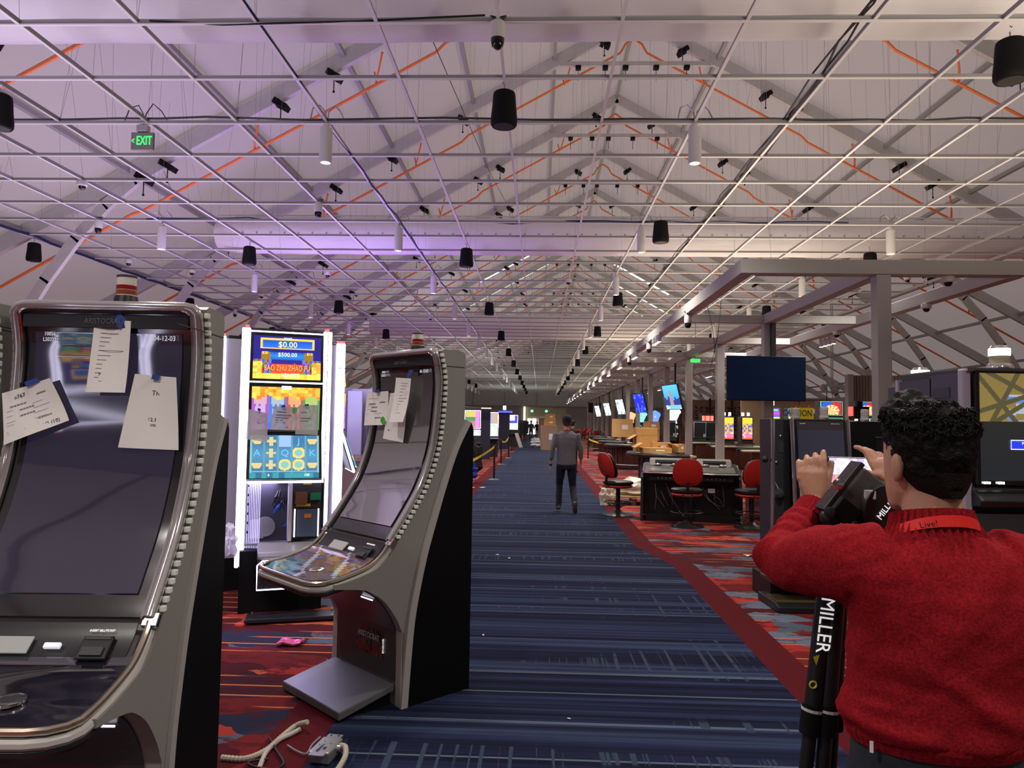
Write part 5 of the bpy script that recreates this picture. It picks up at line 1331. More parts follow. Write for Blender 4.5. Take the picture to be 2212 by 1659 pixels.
# ------------------------------------------------------------------ right side machines and walls
RG = 'lit slot machines beyond the gaming tables'
for i, (x, y, l) in enumerate(((8.15, 32.0, 'yellow lit slot machine beyond the third canopy post, left of the pair'), (8.95, 32.0, 'yellow lit slot machine, right of the pair beyond the tables'))):
    video_slot(l, (x, y, 0), math.radians(4), .52, 2.02, [(1.05, 1.98, SUNNY)], group=RG, frame_mt=M_black, topper=lambda o, h: (beacon2(o, h, -.12, 1.5), beacon2(o, h, .12, 1.5)))
video_slot('slot machine with a violet and green top screen and dark lower screen', (9.75, 31.0, 0), math.radians(4), .62, 2.42, [(1.95, 2.38, PURP), (.98, 1.88, lambda u, v: (.03, .04, .05) if v < .55 else (.05, .06, .07))], group=RG, frame_mt=mat('red_frame', (.4, .03, .03), .4, emit=(1, .15, .15), es=.4), topper=lambda o, h: beacon2(o, h, 0, 3.0))
video_slot('slot machine with a small violet and green screen right of the television post', (10.2, 30.0, 0), math.radians(4), .36, 2.38, [(1.95, 2.34, PURP)], group=RG, frame_mt=mat('green_frame', (.1, .5, .3), .4, emit=(.15, .8, .45), es=.7), deck=False)
def wheel(u, v):
    dx, dy = (u - .5) * 1.25, v - .30
    r = math.hypot(dx, dy)
    if r < .12: return (.9, .55, .1)
    if r < .48: return ((.95, .55, .08), (.85, .2, .05), (.9, .85, .7))[int((math.atan2(dy, dx) + PI) * 4.5) % 3]
    return (.03, .10, .6) if u < .5 else (.55, .03, .05)
GF = mat('bright_green_frame', (.1, .6, .35), .4, emit=(.2, .9, .5), es=.9)
for i, (x, l) in enumerate(((9.6, 'prize wheel slot machine with green lit frames'), (10.75, 'second prize wheel slot machine half behind the canopy post'))):
    video_slot(l, (x, 24.5, 0), 0, .74, 2.5, [(2.05, 2.46, wheel), (1.30, 1.92, lambda u, v: (.05, .07, .08) if hsh(int(u * 4), int(v * 4)) < .8 else (.5, .35, .1))], group=RG, frame_mt=GF, nx=30)
dk2 = thing('slot_machine', 'dark rear of a slot machine between the two prize wheels', 'slot machine', (10.15, 23.5, 0), 0, RG)
MB().box((0, .2, 1.15), (.46, .4, 2.3)).box((0, .2, 2.36), (.16, .16, .22)).build('cabinet', M_blackmatte, dk2); MB().box((-.26, .2, 2.15), (.04, .3, .3)).build('red_light', mat('red_strip', (.5, .05, .05), .4, emit=(1, .12, .12), es=1), dk2)
for x in (-.18, .2): MB().box((x, -.01, 1.88), (.09, .02, .05)).build('bulb', M_ledw, dk2)
# glowing toppers far away
def glow_topper(label, x, y, z, cols, w2, h, seed):
    o = thing('slot_machine', label, 'slot machine', (x, y, 0), 0, 'far slot machines with glowing toppers')
    MB().box((0, .3, z / 2), (w2 * .9, .5, z)).build('cabinet', M_black, o)
    art('screen', lambda u, v: V((-w2 * .35 + w2 * .7 * u, .045, z * .55 + z * .38 * v)), 6, 8, lambda u, v: (.02, .02, .02) if hsh(int(u * 6), int(v * 8), seed) < .75 else (.5, .45, .4), art_mat('dim_game', .8), o)
    pts = [(0, h)] + [(.30 * w2 * (1.1 - .2 * (k % 2)) * (1 + .5 * math.sin(k * .9)) + .08, h - h * k / 6) for k in range(1, 7)]
    poly = pts + [(-a, b2) for a, b2 in reversed(pts[1:])]
    MB().prism(poly, lambda a, b2: V((a, .18, z + b2)), lambda a, b2: V((a, .30, z + b2))).build('topper', mat('glow_%d' % seed, cols, .4, emit=cols, es=2.0), o)
    MB().lathe([(.10 * w2, 0), (.12 * w2, .02), (.1 * w2, .04)], (0, .17, z + h * .55), axis=(0, -1, 0), n=14).build('emblem', mat('emblem_%d' % seed, (.9, .8, .6), .4, emit=((1, .85, .5) if seed == 0 else (.5, .3, .9)), es=1.0), o)
glow_topper('far slot machine with a bright white tree shaped topper', 7.25, 40.0, 1.70, (1, 1, .95), .72, .92, 0)
glow_topper('far slot machine with a green and white round topper', 6.35, 46.0, 1.75, (.15, .9, .5), .62, .72, 1)
glow_topper('far slot machine with a blue topper behind the posts', 6.75, 43.0, 1.6, (.08, .2, 1.0), .5, .85, 2)
glow_topper('far slot machine with a red and orange topper behind the posts', 5.85, 47.0, 1.7, (1, .30, .15), .45, .7, 3)
video_slot('far slot machine with a red and blue striped screen', (9.3, 41.0, 0), 0, .75, 2.25, [(1.2, 2.15, lambda u, v: (.8, .10, .06) if int(u * 5) % 2 else ((.2, .25, .8) if .3 < v < .7 else (.8, .3, .2)))], group=RG, frame_mt=M_black)
for i, (x, y) in enumerate(((7.9, 36.5), (8.6, 37.0), (9.2, 36.5), (6.6, 37.5))):
    video_slot('dark unlit slot machine in the far right row, %s from the aisle' % ORD[(1, 2, 3, 0)[i]], (x, y, 0), 0, .62, 1.85, [(1.05, 1.75, lambda u, v: (.01, .01, .012) if hsh(int(u * 5), int(v * 5)) < .85 else (.3, .28, .25))], .6, group='dark slot machines in the far right row', frame_mt=M_whiteplastic)
# perforated screens
M_perf = mat('brown_screen_panel', (.20, .13, .08), .5)
for i, (x, w2) in enumerate(((9.9, 1.3), (11.25, 1.3), (12.6, 1.3), (8.2, 1.0))):
    o = thing('wall_%d' % (i + 10), None, None, (x, 46.0 - (.5 if i == 3 else 0), 0)); tag(o, kind='structure')
    MB().box((0, .05, 1.6), (w2, .03, 3.2)).build('panel', M_perf, o)
    for s in (-1, 1): MB().box((s * w2 / 2, 0, 1.65), (.08, .12, 3.3)).build('frame', M_wood, o)
    lf = MB().prism([(0, .16), (.05, .05), (.03, -.06), (0, -.10), (-.05, -.02)], lambda a, b2: V((a, .0, b2)), lambda a, b2: V((a, .034, b2))); f0 = None
    for r in range(9):
        for c in range(4):
            if r < 3 and hsh(r, c, i) < .5: continue
            if f0 is None: f0 = lf.build('leaf_cutout', M_black, o); q = f0
            else: q = f0.copy(); COL.objects.link(q); q.parent = o
            q.location = (-w2 * .36 + w2 * .24 * c, 0, .95 + .22 * r); q.rotation_euler = (0, (r + c) * 1.3, 0)
# beige wall with the rewards sign, slatted wall with the cashier sign
M_tan = mat('tan_wall', (.40, .31, .18), .8, var=.10, vscale=1.5); M_slat = mat('brown_slat', (.19, .135, .10), .6)
wr1 = thing('wall_5', None, None); tag(wr1, kind='structure')
panel(9.8, 14.2, 0, 2.95, 36.0, .2, M_tan, par=wr1); panel(9.7, 14.2, 2.95, 3.02, 35.9, .35, M_wallgrey, 'ledge', wr1)
sg = thing('wall_sign', 'red and white live rewards sign hung on the tan wall', 'sign', (12.95, 35.6, 2.40))
text('lettering', 'Live!', .50, mat('red_sign', (.6, .03, .03), .4, emit=(1, .04, .04), es=.35), frame_m((-.35, 0, .05), (1, 0, .06), (0, 0, 1)), sg, .03, sx=.75)
text('lettering', 'REWARDS', .26, mat('white_sign', (.8, .8, .8), .4, emit=(1, 1, 1), es=.35), frame_m((.42, 0, -.02), (1, 0, .06), (0, 0, 1)), sg, .02, sx=.62)
MB().cyl((-.5, .05, .25), (-.5, .05, .9), .015, n=6).cyl((.8, .05, .1), (.8, .05, 1.3), .02, n=6).box((.1, .08, -.05), (1.7, .04, .04)).build('hanger', M_black, sg)
ws = thing('wall_6', None, None); tag(ws, kind='structure')
panel(11.4, 15.5, 0, 3.55, 27.6, .15, mat('dark_slat_back', (.06, .045, .035), .7), par=ws)
sl = MB().box((0, 0, 1.2), (.085, .05, 2.3)); s0 = None
for i in range(38):
    if s0 is None: s0 = sl.build('slat', M_slat, ws); q = s0
    else: q = s0.copy(); COL.objects.link(q); q.parent = ws
    q.location = (11.45 + .107 * i, 27.56, 1.22)
panel(11.35, 11.55, 0, 3.6, 27.4, .3, M_wallgrey, 'post', ws)
panel(12.3, 15.0, .9, 2.05, 27.45, .06, mat('lit_cage_window', (.8, .7, .4), .5, emit=(1, .85, .42), es=.9), 'cashier_window', ws)
for i in range(9): panel(12.3 + .33 * i, 12.36 + .33 * i, .9, 2.08, 27.38, .05, M_black, 'cage_bar', ws)
panel(12.3, 15.0, 1.72, 1.78, 27.38, .05, M_black, 'cage_bar', ws)
cg = thing('wall_sign', 'white glowing cashier letters on the slatted brown wall', 'sign', (12.85, 27.35, 2.95))
text('lettering', 'CASHIER', .62, mat('white_glow_letters', (.9, .9, .9), .4, emit=(1, 1, 1), es=1.8), frame_m((.35, 0, 0), (1, 0, 0), (0, 0, 1)), cg, .03, sx=.58)
rk = thing('light_rail', 'grey shelf with glass globes hung before the tan wall', 'light rail', (11.2, 30.0, 3.05))
MB().box((0, 0, 0), (2.3, .2, .06)).cyl((.55, 0, 0), (.55, 0, 5.75), .02, n=6).cyl((.62, 0, 0), (.62, 0, 5.75), .02, n=6).cyl((.6, 0, 0), (.6, 0, -.6), .015, n=6).build('shelf', M_canopy, rk)
for x in (.25, .75): MB().sphere((x, 0, .18), .15, 12, 8).build('globe', mat('glass_globe', (.5, .5, .45), .1, trans=.5), rk, smooth=True)
# ------------------------------------------------------------------ near right machines
# large machine behind the man in red
lw = thing('slot_machine', 'large dark slot machine with a gold patterned screen behind the man in red', 'slot machine', (2.40, 4.22, 0), math.radians(4))
M_lwside = mat('violet_grey_side', (.075, .07, .10), .4)
MB().box((.36, .36, 1.0), (.70, .62, 2.0)).build('cabinet', M_dark, lw, bevel=.01)
MB().box((-.004, .17, 1.30), (.014, .27, 1.34)).box((-.004, .485, 1.28), (.014, .33, 1.34)).build('side_panel', M_lwside, lw)
MB().box((-.013, .20, 1.86), (.006, .15, .06)).build('vent_plate', mat('vent_plate', (.05, .048, .07), .4), lw)
MB().box((.005, .02, 1.30), (.05, .05, 1.38)).build('corner_trim', mat('pale_violet_trim', (.42, .40, .48), .35), lw, bevel=.01)
MB().box((-.008, .66, 1.28), (.03, .03, 1.36)).build('rear_trim', MATS['pale_violet_trim'], lw)
MB().box((.36, .0, 1.985), (.72, .04, .02)).build('top_trim', M_chrome, lw)
def lwpic_refl(u, v):
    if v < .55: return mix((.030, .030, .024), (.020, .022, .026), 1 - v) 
    # gold pattern, dark crossing lines, blue patches; hall reflections painted into the picture
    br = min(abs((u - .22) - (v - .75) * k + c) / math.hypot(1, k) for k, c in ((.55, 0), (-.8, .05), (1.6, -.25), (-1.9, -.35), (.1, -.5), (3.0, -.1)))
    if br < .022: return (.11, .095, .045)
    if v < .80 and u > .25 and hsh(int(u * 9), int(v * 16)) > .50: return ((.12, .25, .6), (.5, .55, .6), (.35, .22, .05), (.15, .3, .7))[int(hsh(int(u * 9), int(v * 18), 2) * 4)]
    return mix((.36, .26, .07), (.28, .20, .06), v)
scr = MB().box((.37, -.012, 1.66), (.66, .03, .64)).build('screen', M_bezel, lw)
art('picture', lambda u, v: V((.06 + .62 * u, -.030, 1.365 + .60 * v)), 150, 146, lwpic_refl, art_mat('gold_game_refl', .9, .1), scr)
pop = MB().box((.35, -.034, 1.565), (.24, .004, .050)).build('popup', mat('blue_popup', (.02, .04, .5), .3, emit=(.02, .05, .75), es=1.0), scr)
MB().path([V((.23, -.037, 1.54)), V((.47, -.037, 1.54)), V((.47, -.037, 1.59)), V((.23, -.037, 1.59))], .0025, 5, closed=True).build('popup_border', M_whitetxt, pop)
text('lettering', 'Pending Status', .020, M_whitetxt, frame_m((.35, -.038, 1.573), (1, 0, 0), (0, 0, 1)), pop, .0005)
text('lettering', 'Machine Open', .012, M_whitetxt, frame_m((.35, -.038, 1.552), (1, 0, 0), (0, 0, 1)), pop, .0005)
for x in (.09, .17, .42): MB().box((x, -.036, 1.352), (.035, .006, .012)).build('button_light', M_ledw, lw)
dk3 = MB().prism([(0, 1.215), (-.08, 1.22), (-.10, 1.255), (0, 1.335)], lambda a, b2: V((.02, a, b2)), lambda a, b2: V((.72, a, b2))).build('button_deck', M_black, lw, bevel=.01)
MB().box((.36, -.045, 1.318), (.70, .012, .006)).build('chrome_line', M_chrome, dk3)
pn = MB().box((.40, -.108, 1.262), (.095, .006, .036)).build('maker_plate', M_blackmatte, dk3)
text('lettering', 'LIGHT &\nWONDER', .016, M_txtw, frame_m((.40, -.113, 1.263), (1, 0, 0), (0, 0, 1)), pn, .0005)
MB().box((.36, -.01, .88), (.70, .05, .60)).build('lower_door', M_dark, lw)
art('belly_picture', lambda u, v: V((.15 + .50 * u, -.042, .22 + .32 * v)), 20, 14, blob(((.95, .70, .05), (.9, .3, .05), (.1, .3, .8), (.95, .85, .4)), 7), art_mat('fire_picture', 2.2), lw)
MB().box((.36, -.06, .12), (.72, .12, .05)).build('kick_plate', M_steel, lw)
def jar_beacon(o, x, y, z, s=1.0, lit=True):
    b2 = MB().lathe([(.072 * s, 0), (.072 * s, .012 * s), (.060 * s, .03 * s)], (x, y, z), n=22).build('beacon', M_chrome, o, smooth=True)
    MB().lathe([(.052 * s, .03 * s), (.052 * s, .075 * s)], (x, y, z), n=22).build('lens', mat('beacon_amber_glass', (.45, .40, .28), .12), b2, smooth=True)
    MB().lathe([(.056 * s, .078 * s), (.056 * s, .118 * s)], (x, y, z), n=22).build('lamp', mat('beacon_white', (.9, .9, .9), .3, emit=(1, 1, 1), es=2.2), b2, smooth=True)
    MB().lathe([(.056 * s, .118 * s), (.045 * s, .135 * s), (.01, .14 * s)], (x, y, z), n=22).build('cap', M_chrome, b2, smooth=True)
jar_beacon(lw, .27, .10, 2.0)
lw2 = thing('slot_machine', 'dark slot machine behind the gold screen machine with a white beacon', 'slot machine', (2.66, 5.05, 0), math.radians(4))
MB().box((.30, .3, .98), (.6, .55, 1.96)).build('cabinet', M_lwside, lw2, bevel=.01); MB().box((.3, -.0, 1.3), (.5, .02, 1.1)).build('back_door', M_dark, lw2)
b3 = MB().lathe([(.06, 0), (.06, .05)], (.06, .25, 1.96), n=20).build('beacon', MATS['beacon_white'], lw2, smooth=True)
MB().lathe([(.062, .05), (.062, .056)], (.06, .25, 1.96), n=20).build('band', M_steel, b3); MB().lathe([(.06, .056), (.06, .10)], (.06, .25, 1.96), n=20).build('lamp', MATS['beacon_white'], b3, smooth=True)
MB().lathe([(.06, .10), (.045, .12), (.01, .125)], (.06, .25, 1.96), n=20).build('cap', M_chrome, b3, smooth=True)

# lever machine
lv = thing('slot_machine', 'dark lever slot machine with chrome edges and grey screen left of the man', 'slot machine', (2.36, 7.05, 0), math.radians(3)); lv.scale = (1, 1, 1.035)
MB().box((.28, .30, .98), (.60, .50, 1.36)).build('cabinet', M_black, lv, bevel=.008)
MB().box((-.075, .22, .94), (.14, .30, 1.44)).build('side_panel', mat('charcoal_side', (.035, .035, .04), .4), lv, bevel=.006)
for x, z in ((-.05, 1.50), (-.09, 1.26)): MB().sphere((x, .068, z), .014, 10, 6).build('lock', M_chrome, lv, smooth=True)
MB().box((-.045, .068, 1.40), (.06, .004, .10)).build('panel_outline', M_dark, lv)
ax = MB().lathe([(.05, 0), (.05, .02), (.034, .03), (.03, .05), (.012, .055)], (-.07, .07, .97), n=20, axis=(0, -1, 0)).build('lever_hub', M_dark, lv, smooth=True)
MB().cyl((-.07, .03, .97), (-.22, .0, 1.27), .008, n=8).build('lever_arm', M_chrome, ax, smooth=True); MB().sphere((-.225, .0, 1.285), .030, 14, 10).build('lever_knob', M_black, ax, smooth=True)
for i, x in enumerate((-.15, .03, .56)):
    MB().path([V((x - (.05 if i == 0 else 0) * t, -.0 - .09 * math.sin(t * 1.6), 1.66 - 1.26 * t)) for t in [k / 14 for k in range(15)]], .020 if i != 2 else .024, 8).build('chrome_edge', M_chrome, lv, smooth=True)
MB().sheet([[V((x, -.005 - .09 * math.sin(t * 1.6), 1.655 - 1.26 * t)) for x in (.05, .54)] for t in [k / 12 for k in range(13)]], .02).build('bezel', M_bezel, lv, smooth=True)
def lvpic(u, v):
    if v > .93: return (.03, .02, .025)
    if v > .42: return mix((.030, .028, .045), (.035, .032, .05), u)
    if v > .20: return (.17, .155, .14) if not (abs(u - .3) < .02 or abs(u - .62) < .02) else (.4, .38, .35)
    return (.04, .035, .04)
art('screen', lambda u, v: V((.075 + .44 * u, -.012 - .09 * math.sin((1 - v) * .75 * 1.6), .71 + .93 * v)), 24, 36, lvpic, art_mat('grey_reels', .8, .06), lv)
text('lettering', '03-04-01', .022, M_txtw, frame_m((.44, -.014, 1.615), (1, 0, 0), (0, 0, 1)), lv, .0005)
text('lettering', 'Asset 203071\nBase 203070', .010, M_txtw, frame_m((.13, -.014, 1.615), (1, 0, 0), (0, 0, 1)), lv, .0005)
MB().box((-.09, .066, .36), (.05, .004, .012)).box((-.09, .066, .33), (.05, .004, .012)).box((-.09, .066, .30), (.05, .004, .018)).build('sticker', M_paper, lv)
MB().prism([(.1, .21), (-.28, .21), (-.34, .245), (.1, .245)], lambda a, b2: V((-.24, a, b2)), lambda a, b2: V((.6, a, b2))).build('wood_shelf', mat('dark_shelf_wood', (.06, .035, .025), .3), lv, bevel=.006)
MB().box((.2, .25, .105), (.75, .5, .21)).build('base', M_black, lv)
fb = MB().prism([(-.42, 0), (-.42, .05), (-.34, .075), (.1, .075), (.1, 0)], lambda a, b2: V((-.26, a, b2)), lambda a, b2: V((.5, a, b2))).build('foot_rest', M_black, lv, bevel=.005)
MB().box((.02, -.18, .079), (.5, .28, .008)).build('brass_plate', mat('brass_plate', (.45, .36, .16), .3, .8), fb)
# black cabinets next to it with clear beacons on top, caution tape
bk = thing('slot_machine', 'plain black slot machine cabinet between the lever machine and the man', 'slot machine', (3.30, 7.25, 0), math.radians(3))
MB().box((.0, .25, .8525), (.52, .5, 1.705)).build('cabinet', M_blackmatte, bk, bevel=.006); MB().box((.05, -.004, 1.30), (.18, .01, .50)).build('recess', M_black, bk)
MB().box((.05, -.012, 1.555), (.20, .008, .008)).build('strip', M_steel, bk); MB().box((-.15, -.01, 1.28), (.03, .006, .012)).build('light', M_ledw, bk)
bk2 = thing('slot_machine', 'tall black slot machine cabinet directly behind the head of the man', 'slot machine', (3.86, 7.25, 0), math.radians(3))
MB().box((.0, .25, .825), (.56, .5, 1.65)).build('cabinet', M_blackmatte, bk2, bevel=.006); MB().box((-.1, -.004, 1.25), (.2, .01, .5)).build('door', M_black, bk2)
cl = mat('clear_beacon', (.70, .68, .66), .12, trans=.4, ior=1.25)
for i, (px, Y, l) in enumerate(((1719, 8.3, 'clear ribbed beacon beside the yellow caution board'), (1780, 7.4, 'clear ribbed beacon in the middle above the lever machine'), (1868, 7.6, 'clear ribbed beacon in front of the nearest canopy post'))):
    p = at(px, 905, Y); o = thing('beacon_lamp', l, 'beacon', (p.x, Y, (1.745, 1.74, 1.725)[i]), 0, 'clear beacons on the black cabinets')
    k = .9
    MB().lathe([(.05 * k, -.01), (.05 * k, .012), (.042 * k, .018), (.045 * k, .03), (.040 * k, .034), (.045 * k, .05), (.040 * k, .054), (.045 * k, .07), (.042 * k, .10), (.03 * k, .108)], n=20).build('lens', cl, o, smooth=True)
    MB().cyl((0, 0, 0), (0, 0, .07), .012, n=8).build('bulb', M_whiteplastic, o); MB().lathe([(.05 * k, -.02), (.05 * k, -.005)], n=20).build('base', M_chrome, o)
    st2 = MB().box((0, .25, (1.63) / 2 - .0), (.46, .44, 1.62))
    if i == 0:
        c3 = thing('slot_machine', 'low black slot machine cabinet carrying the %s clear beacon' % ('left' if i == 0 else 'right'), 'slot machine', (p.x + .05, Y - .05, 0))
        MB().box((0, .12, .8625), (.24, .40, 1.725)).build('cabinet', M_blackmatte, c3, bevel=.006); MB().box((0, -.085, 1.2), (.2, .01, .5)).build('screen', M_glassdark, c3)
p = at(1735, 894, 8.6)
cb = thing('caution_board', 'yellow caution board with black letters above the lever machine', 'sign', (p.x, 8.62, 1.735))
MB().box((0, .02, .065), (.26, .03, .13)).build('board', mat('caution_yellow', (.75, .58, .02), .5), cb)
text('lettering', 'CAUTION', .105, M_ink, frame_m((-.06, .002, .065), (1, 0, 0), (0, 0, 1)), cb, .001, sx=.72)
c4 = thing('slot_machine', 'black slot machine cabinet under the yellow caution board', 'slot machine', (p.x + .1, 8.75, 0))
MB().box((0, .05, .8675), (.8, .4, 1.735)).build('cabinet', M_blackmatte, c4, bevel=.006); MB().box((0, -.155, 1.2), (.6, .01, .5)).build('screen', M_glassdark, c4)
pp = at(1810, 902, 8.2)
yb = thing('yellow_board', 'thin yellow board edge lying across the cabinet tops', 'board', (pp.x, 8.2, 1.70)); MB().box((0, 0, .012), (.34, .12, .022)).build('board', mat('yellow_wood', (.72, .48, .12), .5), yb)
c5 = thing('slot_machine', 'black slot machine cabinet below the thin yellow board', 'slot machine', (pp.x, 8.1, 0)); MB().box((0, .1, .85), (.46, .4, 1.70)).build('cabinet', M_blackmatte, c5, bevel=.006); MB().box((0, -.105, 1.2), (.36, .01, .5)).build('screen', M_glassdark, c5)
tg = thing('paper_tag', 'white paper tag lying on the red carpet left of the man', 'tag', onz(1622, 1201, 0), .4)
MB().sheet([[V((-.09 + .06 * a, -.04 + .04 * b2, .004 + .015 * math.sin(a * 1.2 + b2))) for a in range(4)] for b2 in range(3)], .002).build('tag', M_paper, tg)

# ------------------------------------------------------------------ people
def ring(c, ax, u, ru, rv, n=16, ph=0.0, rip=0.0, nr=0):
    ax = V(ax).normalized(); u = V(u); u = (u - ax * u.dot(ax)).normalized(); v = ax.cross(u)
    out = []
    for i in range(n):
        t = 2 * PI * i / n + ph; k = 1 + rip * math.cos(nr * t)
        out.append(V(c) + u * (ru * k * math.cos(t)) + v * (rv * k * math.sin(t)))
    return out
def tube(mb, st, n=14, u=(1, 0, 0)):
    """st: (centre, ru, rv) along a limb"""
    pts = [V(s[0]) for s in st]; rings = []
    for i, s in enumerate(st):
        a = pts[min(i + 1, len(pts) - 1)] - pts[max(i - 1, 0)]
        rings.append(ring(s[0], a, u, s[1], s[2] if len(s) > 2 else s[1], n))
    e0 = pts[0] - (pts[1] - pts[0]).normalized() * st[0][1] * .5; e1 = pts[-1] + (pts[-1] - pts[-2]).normalized() * st[-1][1] * .5
    rings = [[e0.lerp(p, .45) for p in rings[0]]] + rings + [[e1.lerp(p, .45) for p in rings[-1]]]
    return mb.loft(rings)
def fuse(mb, name, material, parent, vox, smooth_it=4, disp=None):
    o = mb.build(name, material, parent, smooth=True)
    r = o.modifiers.new('fuse', 'REMESH'); r.mode = 'VOXEL'; r.voxel_size = vox; r.use_smooth_shade = True
    s = o.modifiers.new('soften', 'SMOOTH'); s.iterations = smooth_it; s.factor = .5
    for (scale, strength) in (disp or []):
        tx = bpy.data.textures.new('folds', 'CLOUDS'); tx.noise_scale = scale; tx.noise_depth = 2
        d = o.modifiers.new('folds', 'DISPLACE'); d.texture = tx; d.strength = strength; d.texture_coords = 'LOCAL'
    return o
M_skin = mat('skin', (.50, .26, .17), .5, bump=.08, bscale=220, var=.08, vscale=25)
def knit(name, col):
    mt = bpy.data.materials.new(name); nt, b, tc = nodes(mt); o = tc.outputs['Object']
    n = noise(nt, o, 180, 3); n2 = noise(nt, o, 9, 3)
    c = mixc(nt, 1.0, col, ramp(nt, n, [(.3, (.65, .65, .65)), (.7, (1.3, 1.3, 1.3))]), 'MULTIPLY')
    nt.links.new(c, b.inputs['Base Color']); b.inputs['Roughness'].default_value = .95; b.inputs['Specular IOR Level'].default_value = .1
    b.inputs['Sheen Weight'].default_value = .25; b.inputs['Sheen Tint'].default_value = (*[min(1, x * 2) for x in col], 1)
    bp = nt.nodes.new('ShaderNodeBump'); bp.inputs['Strength'].default_value = .35; bp.inputs['Distance'].default_value = .004
    nt.links.new(n, bp.inputs['Height']); nt.links.new(bp.outputs['Normal'], b.inputs['Normal'])
    return mt
M_sweater = knit('red_knit_wool', (.26, .010, .016))
M_jeans = mat('dark_trousers', (.018, .022, .034), .85, var=.2, vscale=40)
# --- man in the red sweater, seen from behind, filming with a phone
man = thing('person', 'person in a red knit sweater seen from behind, filming with a raised phone', 'person', (.84, 1.60, 0))
def Wp(px, py, Y): return at(px, py, Y) - V((.84, 1.60, 0))
bodyb = MB()
HC = V((-.005, .02, 1.58))                                                     # middle of the head
# head: skull, face forward (+y) and slightly left
def head(mb, c, s=1.0, yaw=0.0):
    Rz = Matrix.Rotation(yaw, 3, 'Z')
    st = [(-.115, .030, .030, .055), (-.100, .048, .052, .040), (-.07, .060, .074, .022), (-.035, .068, .086, .010), (0, .074, .094, .002), (.04, .077, .098, -.004), (.075, .073, .094, -.006), (.10, .060, .078, -.006), (.118, .035, .048, -.006), (.124, .01, .012, -.006)]
    rg = []
    for z, rx, ry, cy in st:
        rg.append([V(c) + Rz @ V((s * rx * math.cos(t), s * (cy + ry * math.sin(t)), s * z)) for t in [2 * PI * i / 20 for i in range(20)]])
    mb.loft(rg)
    mb.sphere(V(c) + Rz @ V((0, s * .098, -s * .012)), .014 * s, 8, 6, (.8, 1.2, 1.3))      # nose
    for sx2 in (-1, 1):
        mb.sphere(V(c) + Rz @ V((sx2 * .078 * s, -.006 * s, -.014 * s)), .026 * s, 10, 8, (.42, .72, 1.25))  # ears
    return Rz
Rz = head(bodyb, HC, .99, math.radians(14))
NB = V((.0, .0, 1.455))
tube(bodyb, [(V((.0, -.01, 1.36)), .075, .07), (V((.0, -.005, 1.43)), .060, .060), (V((.0, .01, 1.50)), .058, .060), (V((0, .02, 1.55)), .055, .06)], 16)
# hands with five fingers each
def hand(mb, wrist, palm_dir, across, normal, curl, sc2=1.0, thumb=None, spread=0.10):
    pd = V(palm_dir).normalized(); ac = V(across).normalized(); nr = V(normal).normalized()
    w0 = V(wrist)
    tube(mb, [(w0 - pd * .03, .025 * sc2, .019 * sc2), (w0 + pd * .015, .027 * sc2, .018 * sc2), (w0 + pd * .045, .038 * sc2, .016 * sc2), (w0 + pd * .085 * sc2, .041 * sc2, .014 * sc2)], 12, ac)
    for k, (o_, ln) in enumerate(((-.034, .060), (-.012, .074), (.011, .080), (.033, .074))):
        b0 = w0 + pd * .080 * sc2 + ac * o_ * sc2; d = (pd + ac * o_ * spread * 10 * .3).normalized(); p = b0; st = [(b0 - d * .015, .0090 * sc2)]
        ang = 0
        for j, f in enumerate((.52, .28, .20)):
            ang += curl[k][j]; dd = (d * math.cos(ang) + nr * math.sin(ang)).normalized(); p = p + dd * ln * f * sc2; st.append((p, (.0086 - .0008 * j) * sc2))
        tube(mb, [(q, r) for q, r in st], 8, ac)
    if thumb:
        tube(mb, [(V(a), r * sc2) for a, r in thumb], 8, ac)
LW_ = Wp(1757, 1088, 1.98)                         # left wrist
PHC = V((.045, .50, 1.515))                        # phone centre, local
lp = (Wp(1752, 1010, 2.01) - LW_).normalized()
hand(bodyb, LW_, V((0, .10, 1)), V((1, .0, 0)), V((.35, 1, 0)), [(.35, 1.0, .8), (.2, .95, .8), (.08, .95, .8), (.0, .55, .5)], .98,
     [(LW_ + V((.025, .01, .03)), .014), (LW_ + V((.045, .02, .062)), .012), (LW_ + V((.056, .03, .092)), .0105), (LW_ + V((.060, .03, .112)), .009)])
RW_ = Wp(1925, 1062, 1.98)
hand(bodyb, RW_, V((-.10, .25, 1)), V((-1, .0, 0)), V((-.7, .9, .2)), [(.9, .9, .5), (.8, .9, .5), (.6, .8, .5), (.45, .7, .5)], .95,
     [(RW_ + V((-.015, -.005, .03)), .014), (RW_ + V((-.035, -.005, .045)), .012), (RW_ + V((-.060, .0, .048)), .011), (RW_ + V((-.075, .005, .044)), .009)])
LE = Wp(1688, 1215, 1.80); RE = V((.34, .14, 1.20))
LS = V((-.165, .0, 1.365)); RS = V((.185, .0, 1.355))
tube(bodyb, [(LS, .05), (LE, .042), (LW_, .026)], 12); tube(bodyb, [(RS, .05), (RE, .042), (RW_, .026)], 12)
tube(bodyb, [(V((0, 0, .95)), .13, .10), (V((0, 0, 1.15)), .15, .10), (V((0, -.01, 1.35)), .15, .09), (V((0, -.01, 1.40)), .07, .07)], 16)
body = fuse(bodyb, 'body', M_skin, man, .0042, 1)
